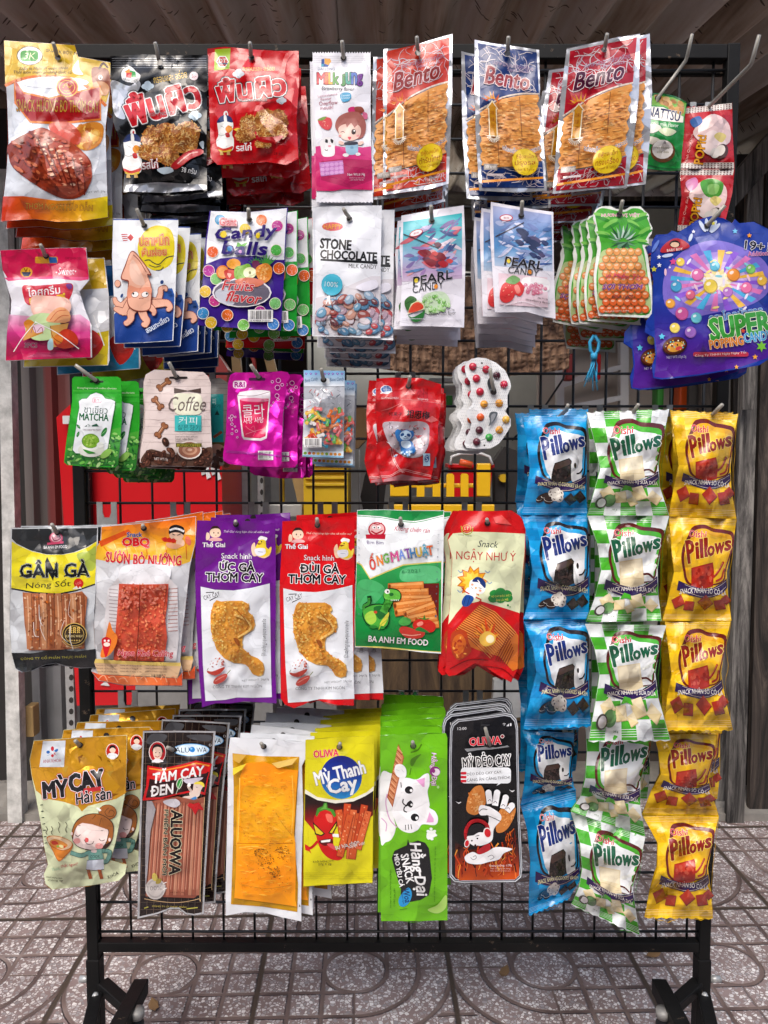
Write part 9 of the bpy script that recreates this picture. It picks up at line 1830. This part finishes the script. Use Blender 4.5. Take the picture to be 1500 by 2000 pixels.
side('b', 'blue snack strip furthest left, half hidden behind the front blue strip', 'blue snack strips', 1.10, (1085, 812), 1006, 112, 806, 1505, 4, 161)
side('g', 'rear chequered snack strip hidden in shade between the blue and green front strips', 'green snack strips', 1.12, (1215, 815), 1146, 112, 812, 1560, 4, 171)
side('y', 'rear yellow snack strip in shade between the green and yellow front strips', 'yellow snack strips', 1.12, (1365, 815), 1283, 112, 812, 1560, 4, 181)
# ------------------------------------------------------------------ hooks (one bracket and one prong each)
PL = [(-.0155, .046), (-.0065, .046), (-.0065, .030), (-.004, .022), (.004, .022), (.0065, .030), (.0065, .046), (.0155, .046), (.0155, -.024), (-.0155, -.024)]
for p0, tp, desc in HOOKS:
    zb = p0.z - .02
    zw = min((z for z in WZ), key=lambda z: abs(z - (zb + .044))); zb = zw - .044
    bx = min(max(p0.x, FX0 + .04), FX1 - .04)
    h = empty('display_hook', (bx, GY - .008, zb), 'grey wire hook with a slotted steel bracket holding the ' + desc, 'hook', 'hooks on the wire grid')
    if len(h['label'].split()) > 16: h['label'] = 'grey hook holding the ' + ' '.join(desc.split()[:11])
    prism('bracket', PL, -.0015, .0, 'zinc', h)
    t = tp - p0; b = Vector((bx, GY - .0095, zb))
    pts = [b, b.lerp(p0, .35), b.lerp(p0, .7), p0 + Vector((0, .004, 0)), p0 + Vector((0, -.004, .001)), p0.lerp(tp, .5), tp]
    if p0.y > 1.1:      # packet hangs far back on the prong: the bare end sticks out and bends up
        k2 = tp + Vector((0, .022, -.026)); pts = [b, p0 + Vector((0, 0, 0)), p0.lerp(k2, .5), k2, k2.lerp(tp, .5), tp]; pts = pts[:4] + [k2 + Vector((0, -.006, .004))] + pts[5:]
    tube('prong', pts, .0026, 'hook_grey', h, 8, [1] * (len(pts) - 1) + [.92], off=h.location)
# tassel of blue string below the pineapple packets, and green string on the lime packets' hook
st = empty('string_tassel', unp(1160, 660, 1.03), 'frayed blue string tassel hanging below the pineapple packets', 'string')
r = random.Random(4)
lp = [(1160, 655), (1152, 668), (1153, 684), (1160, 694), (1168, 684), (1170, 668), (1161, 655)]
tube('loop', [unp(x, y, 1.03) for x, y in lp], .0024, 'blue_string', st, 6, off=st.location)
tube('knot', [unp(1160, 690, 1.028), unp(1160, 702, 1.028)], .0045, 'blue_string', st, 8, off=st.location)
for i in range(9):
    x = 1160 + r.uniform(-7, 7); e = 1160 + r.uniform(-22, 10)
    tube('strand', [unp(1160, 696, 1.03), unp(x, 712, 1.03 + r.uniform(-.004, .004)), unp((x + e) / 2, 730, 1.03 + r.uniform(-.006, .006)), unp(e, r.uniform(742, 766), 1.03)], .0011, 'blue_string', st, 5, [1, 1, 1, .5], off=st.location)
gs = empty('green_string', unp(800, 1365, 1.12), 'green string tied round the hook above the lime packets', 'string')
for pts in (((784, 1352), (794, 1366), (802, 1382)), ((812, 1352), (803, 1366), (798, 1376)), ((800, 1366), (803, 1384), (806, 1396))): tube('strand', [unp(x, y, 1.12) for x, y in pts], .0022, 'green_string', gs, 6, off=gs.location)
